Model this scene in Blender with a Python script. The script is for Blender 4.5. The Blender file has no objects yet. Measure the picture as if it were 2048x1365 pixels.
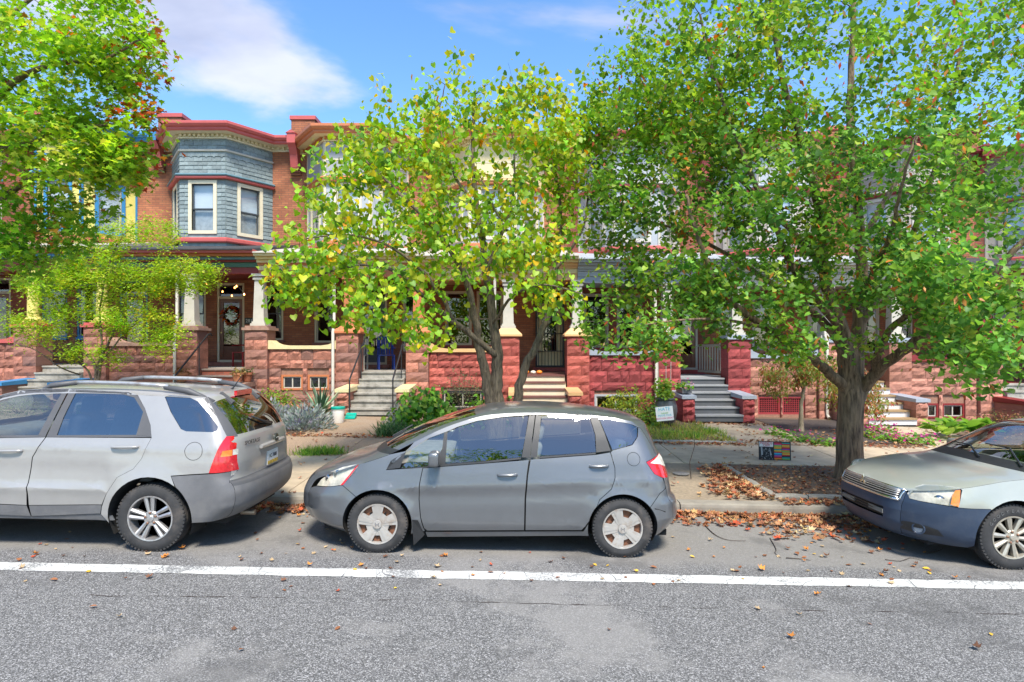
import bpy, bmesh, math, random
import numpy as np
from mathutils import Vector, Matrix, Euler
R = math.radians
sc = bpy.context.scene
C = sc.collection

# ---------------------------------------------------------------- camera
CAM_H, FOC, CXP, CYP = 2.1, 1250.0, 1024.0, 700.0      # eye height (m), focal length and principal point of the 2048 px photograph
cam_d = bpy.data.cameras.new('camera'); cam = bpy.data.objects.new('camera', cam_d); C.objects.link(cam)
cam.location = (0, 0, CAM_H); cam.rotation_euler = (R(90), 0, 0)
cam_d.sensor_width = 36.0; cam_d.lens = FOC / 2048 * 36.0
cam_d.shift_y = (CYP - 682.5) / 2048
cam_d.clip_start = 0.05; cam_d.clip_end = 2000
sc.camera = cam

# ---------------------------------------------------------------- world and sun
SUN_EL, SUN_AZ = 57.0, 165.0           # sun behind the camera, to the right, veiled by thin cloud
w = bpy.data.worlds.new('World'); sc.world = w; w.use_nodes = True
nt = w.node_tree; nd = nt.nodes; lk = nt.links
nd.clear()
out = nd.new('ShaderNodeOutputWorld'); bg = nd.new('ShaderNodeBackground')
sky = nd.new('ShaderNodeTexSky'); sky.sky_type = 'NISHITA'; sky.sun_disc = False
sky.sun_elevation = R(SUN_EL); sky.sun_rotation = R(SUN_AZ)
sky.air_density = 1.0; sky.dust_density = 0.4; sky.ozone_density = 2.5; sky.altitude = 100
bg.inputs['Strength'].default_value = 0.13
tc = nd.new('ShaderNodeTexCoord'); sep = nd.new('ShaderNodeSeparateXYZ'); lk.new(tc.outputs['Generated'], sep.inputs[0])
def wmath(op, a, b=None, clamp=False):
    n = nd.new('ShaderNodeMath'); n.operation = op; n.use_clamp = clamp
    for i, v in enumerate((a, b)):
        if v is None: continue
        if isinstance(v, (int, float)): n.inputs[i].default_value = v
        else: lk.new(v, n.inputs[i])
    return n.outputs[0]
zc = wmath('ADD', wmath('MAXIMUM', sep.outputs['Z'], 0.0), 0.22)
comb = nd.new('ShaderNodeCombineXYZ')
lk.new(wmath('DIVIDE', sep.outputs['X'], zc), comb.inputs[0]); lk.new(wmath('MULTIPLY', wmath('DIVIDE', sep.outputs['Y'], zc), 1.5), comb.inputs[1])
comb.inputs[2].default_value = 38.36
nz = nd.new('ShaderNodeTexNoise'); nz.inputs['Scale'].default_value = 0.85; nz.inputs['Detail'].default_value = 7; nz.inputs['Roughness'].default_value = 0.52
nz.inputs['Distortion'].default_value = 0.25
lk.new(comb.outputs[0], nz.inputs['Vector'])
cr = nd.new('ShaderNodeValToRGB'); cr.color_ramp.elements[0].position = 0.5; cr.color_ramp.elements[1].position = 0.6
cr.color_ramp.interpolation = 'EASE'
lk.new(nz.outputs['Fac'], cr.inputs[0])
nz2 = nd.new('ShaderNodeTexNoise'); nz2.inputs['Scale'].default_value = 2.1; nz2.inputs['Detail'].default_value = 5
lk.new(comb.outputs[0], nz2.inputs['Vector'])
cc = nd.new('ShaderNodeValToRGB'); cc.color_ramp.elements[0].color = (1.2, 1.3, 1.75, 1); cc.color_ramp.elements[1].color = (2.1, 2.15, 2.55, 1)
cc.color_ramp.elements[0].position = 0.35; cc.color_ramp.elements[1].position = 0.65
lk.new(nz2.outputs['Fac'], cc.inputs[0])
mx = nd.new('ShaderNodeMixRGB'); lk.new(wmath('MULTIPLY', cr.outputs[0], 0.86), mx.inputs[0])
hsk = nd.new('ShaderNodeHueSaturation'); hsk.inputs['Saturation'].default_value = 1.18; hsk.inputs['Value'].default_value = .66
lk.new(sky.outputs[0], hsk.inputs['Color']); lk.new(hsk.outputs[0], mx.inputs[1]); lk.new(cc.outputs[0], mx.inputs[2])
lk.new(mx.outputs[0], bg.inputs[0]); lk.new(bg.outputs[0], out.inputs[0])

sd = bpy.data.lights.new('sun', 'SUN'); sun = bpy.data.objects.new('sun', sd); C.objects.link(sun)
sd.energy = 2.0; sd.angle = R(13); sd.color = (1.0, 0.93, 0.82)
_az = R(SUN_AZ)
_dir = Vector((math.sin(_az) * math.cos(R(SUN_EL)), math.cos(_az) * math.cos(R(SUN_EL)), math.sin(R(SUN_EL))))
sun.rotation_euler = _dir.to_track_quat('Z', 'Y').to_euler()
vs = sc.view_settings
vs.view_transform = 'Standard'; vs.look = 'None'; vs.gamma = 1; vs.use_curve_mapping = False
vs.exposure = 1.85
sc.render.film_transparent = False
sc.cycles.use_denoising = True
sc.cycles.max_bounces = 8; sc.cycles.transparent_max_bounces = 24; sc.cycles.diffuse_bounces = 4
sc.cycles.glossy_bounces = 3; sc.cycles.transmission_bounces = 4
sc.cycles.caustics_reflective = False; sc.cycles.caustics_refractive = False
sc.cycles.sample_clamp_indirect = 6

# ---------------------------------------------------------------- ground heights, photo measures
GRADE = -0.019                                   # the street falls to the right
def gz(x): return GRADE * x
_ys = [-400, 8.15, 8.16, 10.9, 12.85, 15.2, 16.7, 400]
_zs = [0, 0, .14, .19, .25, .39, .43, .43]
def zg(x, y): return gz(x) + float(np.interp(y, _ys, _zs))
def at(px, py, d): return Vector(((px - CXP) * d / FOC, d, CAM_H + (CYP - py) * d / FOC))
def gp(px, py):                                  # where the line of sight to a photo point meets the ground
    d = 10.0
    for _ in range(40):
        X = (px - CXP) * d / FOC
        d2 = (CAM_H - zg(X, d)) * FOC / max(py - CYP, 1.0)
        d = .5 * d + .5 * d2
    return Vector(((px - CXP) * d / FOC, d, zg((px - CXP) * d / FOC, d)))

# ---------------------------------------------------------------- object helpers
WL = {}
def tag(o, label=None, cat=None, group=None, kind=None):
    if label: o['label'] = label
    if cat: o['category'] = cat
    if group: o['group'] = group
    if kind: o['kind'] = kind
    return o
def thing(name, label, cat, loc=(0, 0, 0), group=None, local=False, rot=None):
    o = bpy.data.objects.new(name, None); C.objects.link(o)
    o.empty_display_size = .1; o.location = loc
    if rot: o.rotation_euler = rot
    WL[o.name] = Vector((0, 0, 0)) if local else Vector(loc)
    return tag(o, label, cat, group)
def link(name, me, parent=None, origin=(0, 0, 0)):
    o = bpy.data.objects.new(name, me); C.objects.link(o)
    org = Vector(origin)
    if parent is not None:
        o.parent = parent; o.location = org - WL[parent.name]
    else: o.location = org
    WL[o.name] = org
    return o
class MB:
    def __init__(s): s.V = []; s.F = []
    def add(s, vs, fs):
        n = len(s.V); s.V += [tuple(v) for v in vs]; s.F += [tuple(i + n for i in f) for f in fs]; return s
    def box(s, x0, x1, y0, y1, z0, z1):
        return s.add([(x0,y0,z0),(x1,y0,z0),(x1,y1,z0),(x0,y1,z0),(x0,y0,z1),(x1,y0,z1),(x1,y1,z1),(x0,y1,z1)],
                     [(0,3,2,1),(4,5,6,7),(0,1,5,4),(1,2,6,5),(2,3,7,6),(3,0,4,7)])
    def obox(s, M):                              # unit box (-.5..+.5) through a matrix
        vs = [M @ Vector((x, y, z)) for z in (-.5, .5) for (x, y) in ((-.5,-.5),(.5,-.5),(.5,.5),(-.5,.5))]
        return s.add(vs, [(0,3,2,1),(4,5,6,7),(0,1,5,4),(1,2,6,5),(2,3,7,6),(3,0,4,7)])
    def bar(s, a, b, w_, h_):                    # rectangular bar from a to b
        a = Vector(a); b = Vector(b); d = b - a; L = d.length
        q = d.to_track_quat('X', 'Z').to_matrix().to_4x4()
        return s.obox(Matrix.Translation((a + b) / 2) @ q @ Matrix.Diagonal((L, w_, h_, 1)))
    def prism(s, poly, f, d0, d1):               # poly in (a,b); f(a,b,d) -> point
        n = len(poly)
        vs = [f(a, b, d0) for a, b in poly] + [f(a, b, d1) for a, b in poly]
        return s.add(vs, [tuple(range(n)), tuple(range(2*n-1, n-1, -1))] + [(i, i + n, (i+1) % n + n, (i+1) % n) for i in range(n)])
    def tube(s, pts, rad, n=8, cap=True):
        pts = [Vector(p) for p in pts]; m = len(pts)
        if isinstance(rad, (int, float)): rad = [rad] * m
        base = len(s.V); up = Vector((0, 0, 1)); prev = None
        for i, p in enumerate(pts):
            t = (pts[min(i+1, m-1)] - pts[max(i-1, 0)]);
            t = t.normalized() if t.length > 1e-9 else Vector((0, 0, 1))
            if prev is None:
                a = t.orthogonal().normalized()
            else:
                a = prev - t * prev.dot(t); a = a.normalized() if a.length > 1e-6 else t.orthogonal().normalized()
            prev = a; b = t.cross(a)
            for k in range(n):
                an = 2 * math.pi * k / n
                s.V.append(tuple(p + (a * math.cos(an) + b * math.sin(an)) * rad[i]))
        for i in range(m - 1):
            for k in range(n):
                k2 = (k + 1) % n
                s.F.append((base+i*n+k, base+i*n+k2, base+(i+1)*n+k2, base+(i+1)*n+k))
        if cap:
            s.F.append(tuple(base + k for k in range(n - 1, -1, -1))); s.F.append(tuple(base+(m-1)*n+k for k in range(n)))
        return s
    def lathe(s, prof, n=24, axis='Z', c=(0, 0, 0), cap=True):
        base = len(s.V); c = Vector(c)
        for r, h in prof:
            for k in range(n):
                a = 2 * math.pi * k / n; x, y = r * math.cos(a), r * math.sin(a)
                s.V.append(tuple(c + (Vector((x, y, h)) if axis == 'Z' else Vector((x, h, y)) if axis == 'Y' else Vector((h, x, y)))))
        for i in range(len(prof) - 1):
            for k in range(n):
                k2 = (k + 1) % n; f = (base+i*n+k, base+i*n+k2, base+(i+1)*n+k2, base+(i+1)*n+k)
                s.F.append(f if axis != 'Y' else f[::-1])
        if cap:
            f0 = tuple(base + k for k in range(n)); f1 = tuple(base+(len(prof)-1)*n+k for k in range(n))
            s.F.append(f0[::-1] if axis != 'Y' else f0); s.F.append(f1 if axis != 'Y' else f1[::-1])
        return s
    def build(s, name, mat, parent=None, smooth=False, origin=None, angle=None):
        if not s.V: return None
        A = np.array(s.V, dtype=np.float32)
        if origin is None: origin = (A.min(0) + A.max(0)) / 2
        me = bpy.data.meshes.new(name)
        me.from_pydata((A - np.array(origin, dtype=np.float32)).tolist(), [], s.F); me.materials.append(mat)
        if smooth:
            me.polygons.foreach_set('use_smooth', [True] * len(me.polygons))
            if angle is not None:
                try: me.set_sharp_from_angle(angle=R(angle))
                except Exception: pass
        me.update()
        return link(name, me, parent, [float(v) for v in origin])
def copy_tree(o, parent=None):
    c = o.copy(); C.objects.link(c)
    if parent is not None: c.parent = parent
    WL[c.name] = WL.get(o.name, Vector((0, 0, 0)))
    for ch in list(o.children): copy_tree(ch, c)
    return c
def text(name, body, size, mat, M, parent=None, extrude=.001, align='CENTER'):
    cu = bpy.data.curves.new(name, 'FONT'); cu.body = body; cu.size = size; cu.extrude = extrude
    cu.align_x = align; cu.align_y = 'CENTER'; cu.materials.append(mat); cu.resolution_u = 2
    tmp = bpy.data.objects.new(name, cu); C.objects.link(tmp)
    dg = bpy.context.evaluated_depsgraph_get(); me = bpy.data.meshes.new_from_object(tmp.evaluated_get(dg))
    bpy.data.objects.remove(tmp); bpy.data.curves.remove(cu); me.name = name
    if not me.materials: me.materials.append(mat)
    o = bpy.data.objects.new(name, me); C.objects.link(o)
    o.matrix_world = M
    if parent is not None:
        o.parent = parent; o.location = M.to_translation() - WL[parent.name]
    WL[o.name] = M.to_translation()
    return o

# ---------------------------------------------------------------- materials
MATS = {}
def newmat(name):
    m = bpy.data.materials.new(name); m.use_nodes = True
    n = m.node_tree.nodes; b = n['Principled BSDF']
    return m, n, m.node_tree.links, b
def M_(name, col, rough=.6, var=.18, scale=6, bump=0.0, bscale=60, metal=0, spec=.5, orand=0.0, coat=0, dirt=None, dscale=1.2, damt=.5, world=False):
    """procedural material: base colour broken by noise, optional dirt, fine relief and a value that differs from object to object"""
    if name in MATS: return MATS[name]
    m, n, l, b = newmat(name)
    tcn = n.new('ShaderNodeTexCoord')
    if world:
        g = n.new('ShaderNodeNewGeometry'); vec = g.outputs['Position']
    else: vec = tcn.outputs['Object']
    n1 = n.new('ShaderNodeTexNoise'); n1.inputs['Scale'].default_value = scale; n1.inputs['Detail'].default_value = 5; n1.inputs['Roughness'].default_value = .6
    l.new(vec, n1.inputs['Vector'])
    hs = n.new('ShaderNodeHueSaturation'); hs.inputs['Color'].default_value = (*col, 1)
    mr = n.new('ShaderNodeMapRange'); mr.inputs[1].default_value = .3; mr.inputs[2].default_value = .7
    mr.inputs[3].default_value = 1 - var; mr.inputs[4].default_value = 1 + var
    l.new(n1.outputs['Fac'], mr.inputs[0]); val = mr.outputs[0]
    if orand:
        oi = n.new('ShaderNodeObjectInfo'); m2 = n.new('ShaderNodeMapRange'); m2.inputs[3].default_value = 1 - orand; m2.inputs[4].default_value = 1 + orand
        l.new(oi.outputs['Random'], m2.inputs[0])
        mm = n.new('ShaderNodeMath'); mm.operation = 'MULTIPLY'; l.new(val, mm.inputs[0]); l.new(m2.outputs[0], mm.inputs[1]); val = mm.outputs[0]
    l.new(val, hs.inputs['Value']); colo = hs.outputs[0]
    if orand > .2 and dirt:                       # some pieces differ in kind, not only in value
        pw = n.new('ShaderNodeMath'); pw.operation = 'POWER'; pw.inputs[1].default_value = 2.5
        m7 = n.new('ShaderNodeMath'); m7.operation = 'MULTIPLY'; m7.inputs[1].default_value = 7.31; l.new(oi.outputs['Random'], m7.inputs[0])
        fr_ = n.new('ShaderNodeMath'); fr_.operation = 'FRACT'; l.new(m7.outputs[0], fr_.inputs[0]); l.new(fr_.outputs[0], pw.inputs[0])
        mq = n.new('ShaderNodeMixRGB'); l.new(pw.outputs[0], mq.inputs[0]); l.new(colo, mq.inputs[1]); mq.inputs[2].default_value = (dirt[0] * 1.5, dirt[1] * 1.5, dirt[2] * 1.5, 1); colo = mq.outputs[0]
    if dirt:
        n3 = n.new('ShaderNodeTexNoise'); n3.inputs['Scale'].default_value = dscale; n3.inputs['Detail'].default_value = 8; n3.inputs['Roughness'].default_value = .68
        l.new(vec, n3.inputs['Vector'])
        rp = n.new('ShaderNodeMapRange'); rp.inputs[1].default_value = .5; rp.inputs[2].default_value = .68; rp.inputs[4].default_value = damt
        l.new(n3.outputs['Fac'], rp.inputs[0])
        mxn = n.new('ShaderNodeMixRGB'); l.new(rp.outputs[0], mxn.inputs[0]); l.new(colo, mxn.inputs[1]); mxn.inputs[2].default_value = (*dirt, 1); colo = mxn.outputs[0]
    l.new(colo, b.inputs['Base Color'])
    b.inputs['Roughness'].default_value = rough; b.inputs['Metallic'].default_value = metal
    b.inputs['Specular IOR Level'].default_value = spec; b.inputs['Coat Weight'].default_value = coat
    b.inputs['Coat Roughness'].default_value = .12
    if bump:
        n2 = n.new('ShaderNodeTexNoise'); n2.inputs['Scale'].default_value = bscale; n2.inputs['Detail'].default_value = 6; l.new(vec, n2.inputs['Vector'])
        bp = n.new('ShaderNodeBump'); bp.inputs['Strength'].default_value = bump; bp.inputs['Distance'].default_value = .01
        l.new(n2.outputs['Fac'], bp.inputs['Height']); l.new(bp.outputs[0], b.inputs['Normal'])
    MATS[name] = m; return m
def paint(name, col, **k):                        # old exterior paint
    d = dict(rough=.5, var=.08, scale=5, bump=.08, bscale=25, dirt=(col[0]*.45, col[1]*.42, col[2]*.38), dscale=2.5, damt=.35); d.update(k)
    return M_(name, col, **d)
def brick_mat(name, c1, c2, mortar):
    m, n, l, b = newmat(name)
    g = n.new('ShaderNodeNewGeometry'); sp = n.new('ShaderNodeSeparateXYZ'); l.new(g.outputs['Position'], sp.inputs[0])
    cb = n.new('ShaderNodeCombineXYZ')
    ad = n.new('ShaderNodeMath'); ad.operation = 'ADD'; l.new(sp.outputs[0], ad.inputs[0]); l.new(sp.outputs[1], ad.inputs[1])
    l.new(ad.outputs[0], cb.inputs[0]); l.new(sp.outputs[2], cb.inputs[1])
    br = n.new('ShaderNodeTexBrick'); br.inputs['Scale'].default_value = 1; br.inputs['Brick Width'].default_value = .215; br.inputs['Row Height'].default_value = .069
    br.inputs['Mortar Size'].default_value = .006; br.inputs['Mortar Smooth'].default_value = .2; br.inputs['Bias'].default_value = -.1
    br.inputs['Color1'].default_value = (*c1, 1); br.inputs['Color2'].default_value = (*c2, 1); br.inputs['Mortar'].default_value = (*mortar, 1)
    l.new(cb.outputs[0], br.inputs['Vector'])
    nz_ = n.new('ShaderNodeTexNoise'); nz_.inputs['Scale'].default_value = 1.3; nz_.inputs['Detail'].default_value = 8; l.new(g.outputs['Position'], nz_.inputs['Vector'])
    mr = n.new('ShaderNodeMapRange'); mr.inputs[1].default_value = .3; mr.inputs[2].default_value = .7; mr.inputs[3].default_value = .72; mr.inputs[4].default_value = 1.22; l.new(nz_.outputs['Fac'], mr.inputs[0])
    hs = n.new('ShaderNodeHueSaturation'); l.new(br.outputs['Color'], hs.inputs['Color']); l.new(mr.outputs[0], hs.inputs['Value'])
    l.new(hs.outputs[0], b.inputs['Base Color']); b.inputs['Roughness'].default_value = .85
    bp = n.new('ShaderNodeBump'); bp.inputs['Strength'].default_value = .6; bp.inputs['Distance'].default_value = .008; bp.invert = True
    l.new(br.outputs['Fac'], bp.inputs['Height']); l.new(bp.outputs[0], b.inputs['Normal'])
    return m
def glass_mat(name, tint=(.75, .8, .78), refl=1.0, rough=.01, base=.04):
    m = bpy.data.materials.new(name); m.use_nodes = True
    n = m.node_tree.nodes; l = m.node_tree.links; n.clear()
    o = n.new('ShaderNodeOutputMaterial'); tr = n.new('ShaderNodeBsdfTransparent'); tr.inputs[0].default_value = (*tint, 1)
    gl = n.new('ShaderNodeBsdfGlossy'); gl.inputs['Roughness'].default_value = rough; gl.inputs[0].default_value = (1, 1, 1, 1)
    lw = n.new('ShaderNodeLayerWeight'); lw.inputs[0].default_value = .5
    p5 = n.new('ShaderNodeMath'); p5.operation = 'POWER'; p5.inputs[1].default_value = 4.0; l.new(lw.outputs['Facing'], p5.inputs[0])
    mu = n.new('ShaderNodeMath'); mu.operation = 'MULTIPLY_ADD'; mu.inputs[1].default_value = refl; mu.inputs[2].default_value = base; mu.use_clamp = True
    l.new(p5.outputs[0], mu.inputs[0])
    mxs = n.new('ShaderNodeMixShader'); l.new(mu.outputs[0], mxs.inputs[0]); l.new(tr.outputs[0], mxs.inputs[1]); l.new(gl.outputs[0], mxs.inputs[2])
    l.new(mxs.outputs[0], o.inputs[0]); return m
def leaf_mat(name, trans=.5, rough=.45, sat=1.0):
    m, n, l, b = newmat(name)
    at_ = n.new('ShaderNodeAttribute'); at_.attribute_name = 'Col'
    b.inputs['Roughness'].default_value = rough; b.inputs['Specular IOR Level'].default_value = .35
    l.new(at_.outputs['Color'], b.inputs['Base Color'])
    t = n.new('ShaderNodeBsdfTranslucent')
    hs = n.new('ShaderNodeHueSaturation'); hs.inputs['Value'].default_value = 1.25; hs.inputs['Saturation'].default_value = 1.05; hs.inputs['Hue'].default_value = .49
    l.new(at_.outputs['Color'], hs.inputs['Color']); l.new(hs.outputs[0], t.inputs[0])
    ms = n.new('ShaderNodeMixShader'); ms.inputs[0].default_value = trans
    l.new(b.outputs[0], ms.inputs[1]); l.new(t.outputs[0], ms.inputs[2])
    o = [x for x in n if x.type == 'OUTPUT_MATERIAL'][0]; l.new(ms.outputs[0], o.inputs[0])
    return m

# ================================================================ GROUND
def asphalt():
    m, n, l, b = newmat('asphalt')
    g = n.new('ShaderNodeNewGeometry'); P = g.outputs['Position']
    def noise(s, d=4, r=.6, vec=P):
        x = n.new('ShaderNodeTexNoise'); x.inputs['Scale'].default_value = s; x.inputs['Detail'].default_value = d; x.inputs['Roughness'].default_value = r; l.new(vec, x.inputs['Vector']); return x.outputs['Fac']
    def rng(v, a, b_, c, d):
        x = n.new('ShaderNodeMapRange'); x.inputs[1].default_value = a; x.inputs[2].default_value = b_; x.inputs[3].default_value = c; x.inputs[4].default_value = d; l.new(v, x.inputs[0]); return x.outputs[0]
    def mix(f, a, b_, t='MIX'):
        x = n.new('ShaderNodeMixRGB'); x.blend_type = t
        if isinstance(f, (int, float)): x.inputs[0].default_value = f
        else: l.new(f, x.inputs[0])
        for i, v in ((1, a), (2, b_)):
            if isinstance(v, tuple): x.inputs[i].default_value = (*v, 1)
            else: l.new(v, x.inputs[i])
        return x.outputs[0]
    vo = n.new('ShaderNodeTexVoronoi'); vo.inputs['Scale'].default_value = 140; l.new(P, vo.inputs['Vector'])
    sp = n.new('ShaderNodeSeparateColor'); l.new(vo.outputs['Color'], sp.inputs[0])
    stone = n.new('ShaderNodeValToRGB'); e = stone.color_ramp.elements
    e[0].position = 0; e[0].color = (.06, .059, .057, 1); e[1].position = 1; e[1].color = (.4, .39, .38, 1)
    for p, c in ((.35, (.095, .093, .09)), (.6, (.145, .142, .138)), (.82, (.24, .235, .23))):
        k = e.new(p); k.color = (*c, 1)
    l.new(sp.outputs[0], stone.inputs[0])
    worn = mix(rng(noise(.3, 7, .7), .5, .56, 0, .6), stone.outputs[0], (.25, .24, .225))          # dusty, worn smooth
    sy = n.new('ShaderNodeSeparateXYZ'); l.new(P, sy.inputs[0])
    wob = n.new('ShaderNodeMath'); wob.operation = 'MULTIPLY_ADD'; wob.inputs[1].default_value = 1.6; l.new(noise(.7, 5), wob.inputs[0]); l.new(sy.outputs[1], wob.inputs[2])
    lane = rng(wob.outputs[0], 6.9, 7.15, 0, .72)                                                       # silt in the parking lane
    worn = mix(lane, worn, mix(noise(30, 4), (.16, .15, .135), (.28, .265, .24)))
    dark = mix(rng(noise(.9, 7, .65), .55, .62, 0, .45), worn, (.075, .073, .07))                           # oil and damp stains
    l.new(dark, b.inputs['Base Color']); b.inputs['Roughness'].default_value = .8
    bp = n.new('ShaderNodeBump'); bp.inputs['Strength'].default_value = .55; bp.inputs['Distance'].default_value = .006
    l.new(vo.outputs['Distance'], bp.inputs['Height']); bp.invert = True; l.new(bp.outputs[0], b.inputs['Normal'])
    return m
def sheet(name, x0, x1, ys, mat, dz=0.0, kind='structure', nx=40, zf=None):
    mb = MB(); xs = np.linspace(x0, x1, nx + 1); zf = zf or zg
    vs = [(x, y, zf(x, y) + dz) for y in ys for x in xs]; m = nx + 1
    mb.add(vs, [(j*m+i, j*m+i+1, (j+1)*m+i+1, (j+1)*m+i) for j in range(len(ys)-1) for i in range(nx)])
    return tag(mb.build(name, mat), kind=kind)
concrete = M_('concrete', (.44, .35, .24), rough=.85, var=.16, scale=3, bump=.35, bscale=120, dirt=(.17, .14, .1), dscale=.9, damt=.6, orand=.1, world=True)
aggregate = M_('brown_aggregate', (.3, .21, .135), rough=.9, var=.35, scale=45, bump=.5, bscale=140, dirt=(.33, .29, .23), dscale=.8, damt=.5, orand=.06, world=True)
sandy = M_('sandy_dirt', (.27, .215, .15), rough=.95, var=.25, scale=25, bump=.5, bscale=90, dirt=(.15, .115, .08), dscale=1.3, damt=.6, world=True)
soil = M_('soil', (.13, .085, .055), rough=.95, var=.4, scale=30, bump=.9, bscale=60, dirt=(.2, .15, .09), dscale=1.5, damt=.6, world=True)
mulch = M_('mulch', (.05, .04, .035), rough=.95, var=.5, scale=35, bump=1.0, bscale=50, dirt=(.12, .08, .06), dscale=2, damt=.5, world=True)
kerbmat = M_('kerb_concrete', (.25, .225, .185), rough=.85, var=.2, scale=4, bump=.4, bscale=80, dirt=(.1, .085, .07), dscale=2, damt=.7, orand=.1, world=True)
granite = M_('edging_stone', (.26, .245, .21), rough=.85, var=.25, scale=14, bump=.5, bscale=60, orand=.15, dirt=(.2, .18, .15), damt=.5)

sheet('ground', -300, 300, [-300, -20, 0, 8.2, 9, 20, 300], M_('far_ground', (.12, .13, .07), var=.3, scale=.4, world=True), dz=-.06, zf=lambda x, y: gz(x) + (0 if y < 8.5 else .1))
sheet('road', -70, 70, list(np.linspace(-9, 8.149, 8)) + [8.19], asphalt(), nx=40, zf=lambda x, y: gz(x))
# lane line, worn and crazed
def line_mat():
    m, n, l, b = newmat('road_paint')
    g = n.new('ShaderNodeNewGeometry')
    mp = n.new('ShaderNodeMapping'); mp.inputs['Scale'].default_value = (1, .55, 1); l.new(g.outputs['Position'], mp.inputs[0])
    nz_ = n.new('ShaderNodeTexNoise'); nz_.inputs['Scale'].default_value = 3; l.new(mp.outputs[0], nz_.inputs['Vector'])
    ad = n.new('ShaderNodeMixRGB'); ad.blend_type = 'ADD'; ad.inputs[0].default_value = .25; l.new(mp.outputs[0], ad.inputs[1]); l.new(nz_.outputs['Color'], ad.inputs[2])
    v = n.new('ShaderNodeTexVoronoi'); v.feature = 'DISTANCE_TO_EDGE'; v.inputs['Scale'].default_value = 4.2; l.new(ad.outputs[0], v.inputs['Vector'])
    r1 = n.new('ShaderNodeMapRange'); r1.inputs[1].default_value = .004; r1.inputs[2].default_value = .014; l.new(v.outputs['Distance'], r1.inputs[0])
    n2 = n.new('ShaderNodeTexNoise'); n2.inputs['Scale'].default_value = 55; n2.inputs['Detail'].default_value = 6; l.new(g.outputs['Position'], n2.inputs['Vector'])
    n3 = n.new('ShaderNodeTexNoise'); n3.inputs['Scale'].default_value = 1.4; n3.inputs['Detail'].default_value = 3; l.new(g.outputs['Position'], n3.inputs['Vector'])
    sm = n.new('ShaderNodeMath'); sm.operation = 'ADD'; l.new(n2.outputs['Fac'], sm.inputs[0]); l.new(n3.outputs['Fac'], sm.inputs[1])
    r2 = n.new('ShaderNodeMapRange'); r2.inputs[1].default_value = 1.22; r2.inputs[2].default_value = 1.06; l.new(sm.outputs[0], r2.inputs[0])
    mu = n.new('ShaderNodeMath'); mu.operation = 'MULTIPLY'; l.new(r1.outputs[0], mu.inputs[0]); l.new(r2.outputs[0], mu.inputs[1])
    mxn = n.new('ShaderNodeMixRGB'); mxn.inputs[1].default_value = (.16, .16, .16, 1); mxn.inputs[2].default_value = (.55, .55, .52, 1); l.new(mu.outputs[0], mxn.inputs[0])
    l.new(mxn.outputs[0], b.inputs['Base Color']); b.inputs['Roughness'].default_value = .7
    return m
random.seed(2)
mb = MB(); xs = np.arange(-40, 40.01, .12); e0 = [5.695 + random.uniform(-.009, .009) for _ in xs]; e1 = [5.90 + random.uniform(-.009, .009) for _ in xs]
mb.add([(x, a, gz(x) + .004) for x, a in zip(xs, e0)] + [(x, a, gz(x) + .004) for x, a in zip(xs, e1)], [(i, i+1, len(xs)+i+1, len(xs)+i) for i in range(len(xs)-1)])
tag(mb.build('lane_line', line_mat()), kind='structure')
# crack along the lane, filled with dark grit
mb = MB(); xs = np.arange(-3.5, 9, .09); yc = 5.18; L = []
for x in xs:
    yc += random.uniform(-.012, .012) + (5.16 - yc) * .06; wd = max(0.0003, random.gauss(.0015, .003))
    L.append((x, yc, wd))
mb.add([(x, y - w_, gz(x) + .003) for x, y, w_ in L] + [(x, y + w_, gz(x) + .003) for x, y, w_ in L], [(i, i+1, len(L)+i+1, len(L)+i) for i in range(len(L)-1)])
tag(mb.build('road_crack', M_('crack_grit', (.035, .022, .018), rough=.95, var=.5, scale=30, world=True)), kind='structure')

# kerb of separate lengths
kerb = tag(MB().box(-30, 30, 8.2, 8.33, -.9, -.7).build('kerb', kerbmat, origin=(0, 8.2, 0)), kind='structure')
random.seed(5)
x = -24.0
while x < 24:
    Ln = random.uniform(2.3, 2.9); x1 = x + Ln - .012; mb = MB(); dy = random.uniform(-.008, .008)
    prof = [(8.15 + dy, -.12), (8.155 + dy, .09), (8.165 + dy, .122), (8.195 + dy, .138), (8.36, .142), (8.36, -.12)]
    mb.add([(xx, y, z + gz(xx)) for xx in (x, x1) for y, z in prof], [(i, i+1, i+7, i+6) for i in range(5)] + [(5, 0, 6, 11), (0, 5, 4, 3, 2, 1), (6, 7, 8, 9, 10, 11)])
    mb.build('kerbstone', kerbmat, kerb); x += Ln

# pavement: base of dirt, slabs on top
pave = sheet('pavement', -30, 30, [8.34, 9.5, 10.9, 12.0, 12.86], sandy, dz=-.012)
PITS = [(3.55, 7.4, 8.5, 10.75), (-1.5, 1.0, 8.9, 10.75)]
SANDY = (1.75, 3.55, 8.36, 10.2)
def slab(x0, x1, y0, y1, mat, z=0.0):
    g = .006; mb = MB()
    c = [(x0+g, y0+g), (x1-g, y0+g), (x1-g, y1-g), (x0+g, y1-g)]
    tl = random.uniform(-.003, .003)
    mb.add([(a, b, zg(a, b) + z - .02) for a, b in c] + [(a + (.006 if i in (0, 3) else -.006), b + (.006 if i < 2 else -.006), zg(a, b) + z + tl) for i, (a, b) in enumerate(c)] + [(a, b, zg(a, b) + z - .007) for a, b in c],
           [(4,5,6,7)] + [(i, (i+1) % 4, (i+1) % 4 + 8, i + 8) for i in range(4)] + [(i + 8, (i+1) % 4 + 8, (i+1) % 4 + 4, i + 4) for i in range(4)])
    return mb.build('slab', mat, pave)
random.seed(8)
def hit(x0, x1, y0, y1, r): return x0 < r[1] - .02 and x1 > r[0] + .02 and y0 < r[3] - .02 and y1 > r[2] + .02
x = -13.5
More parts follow.
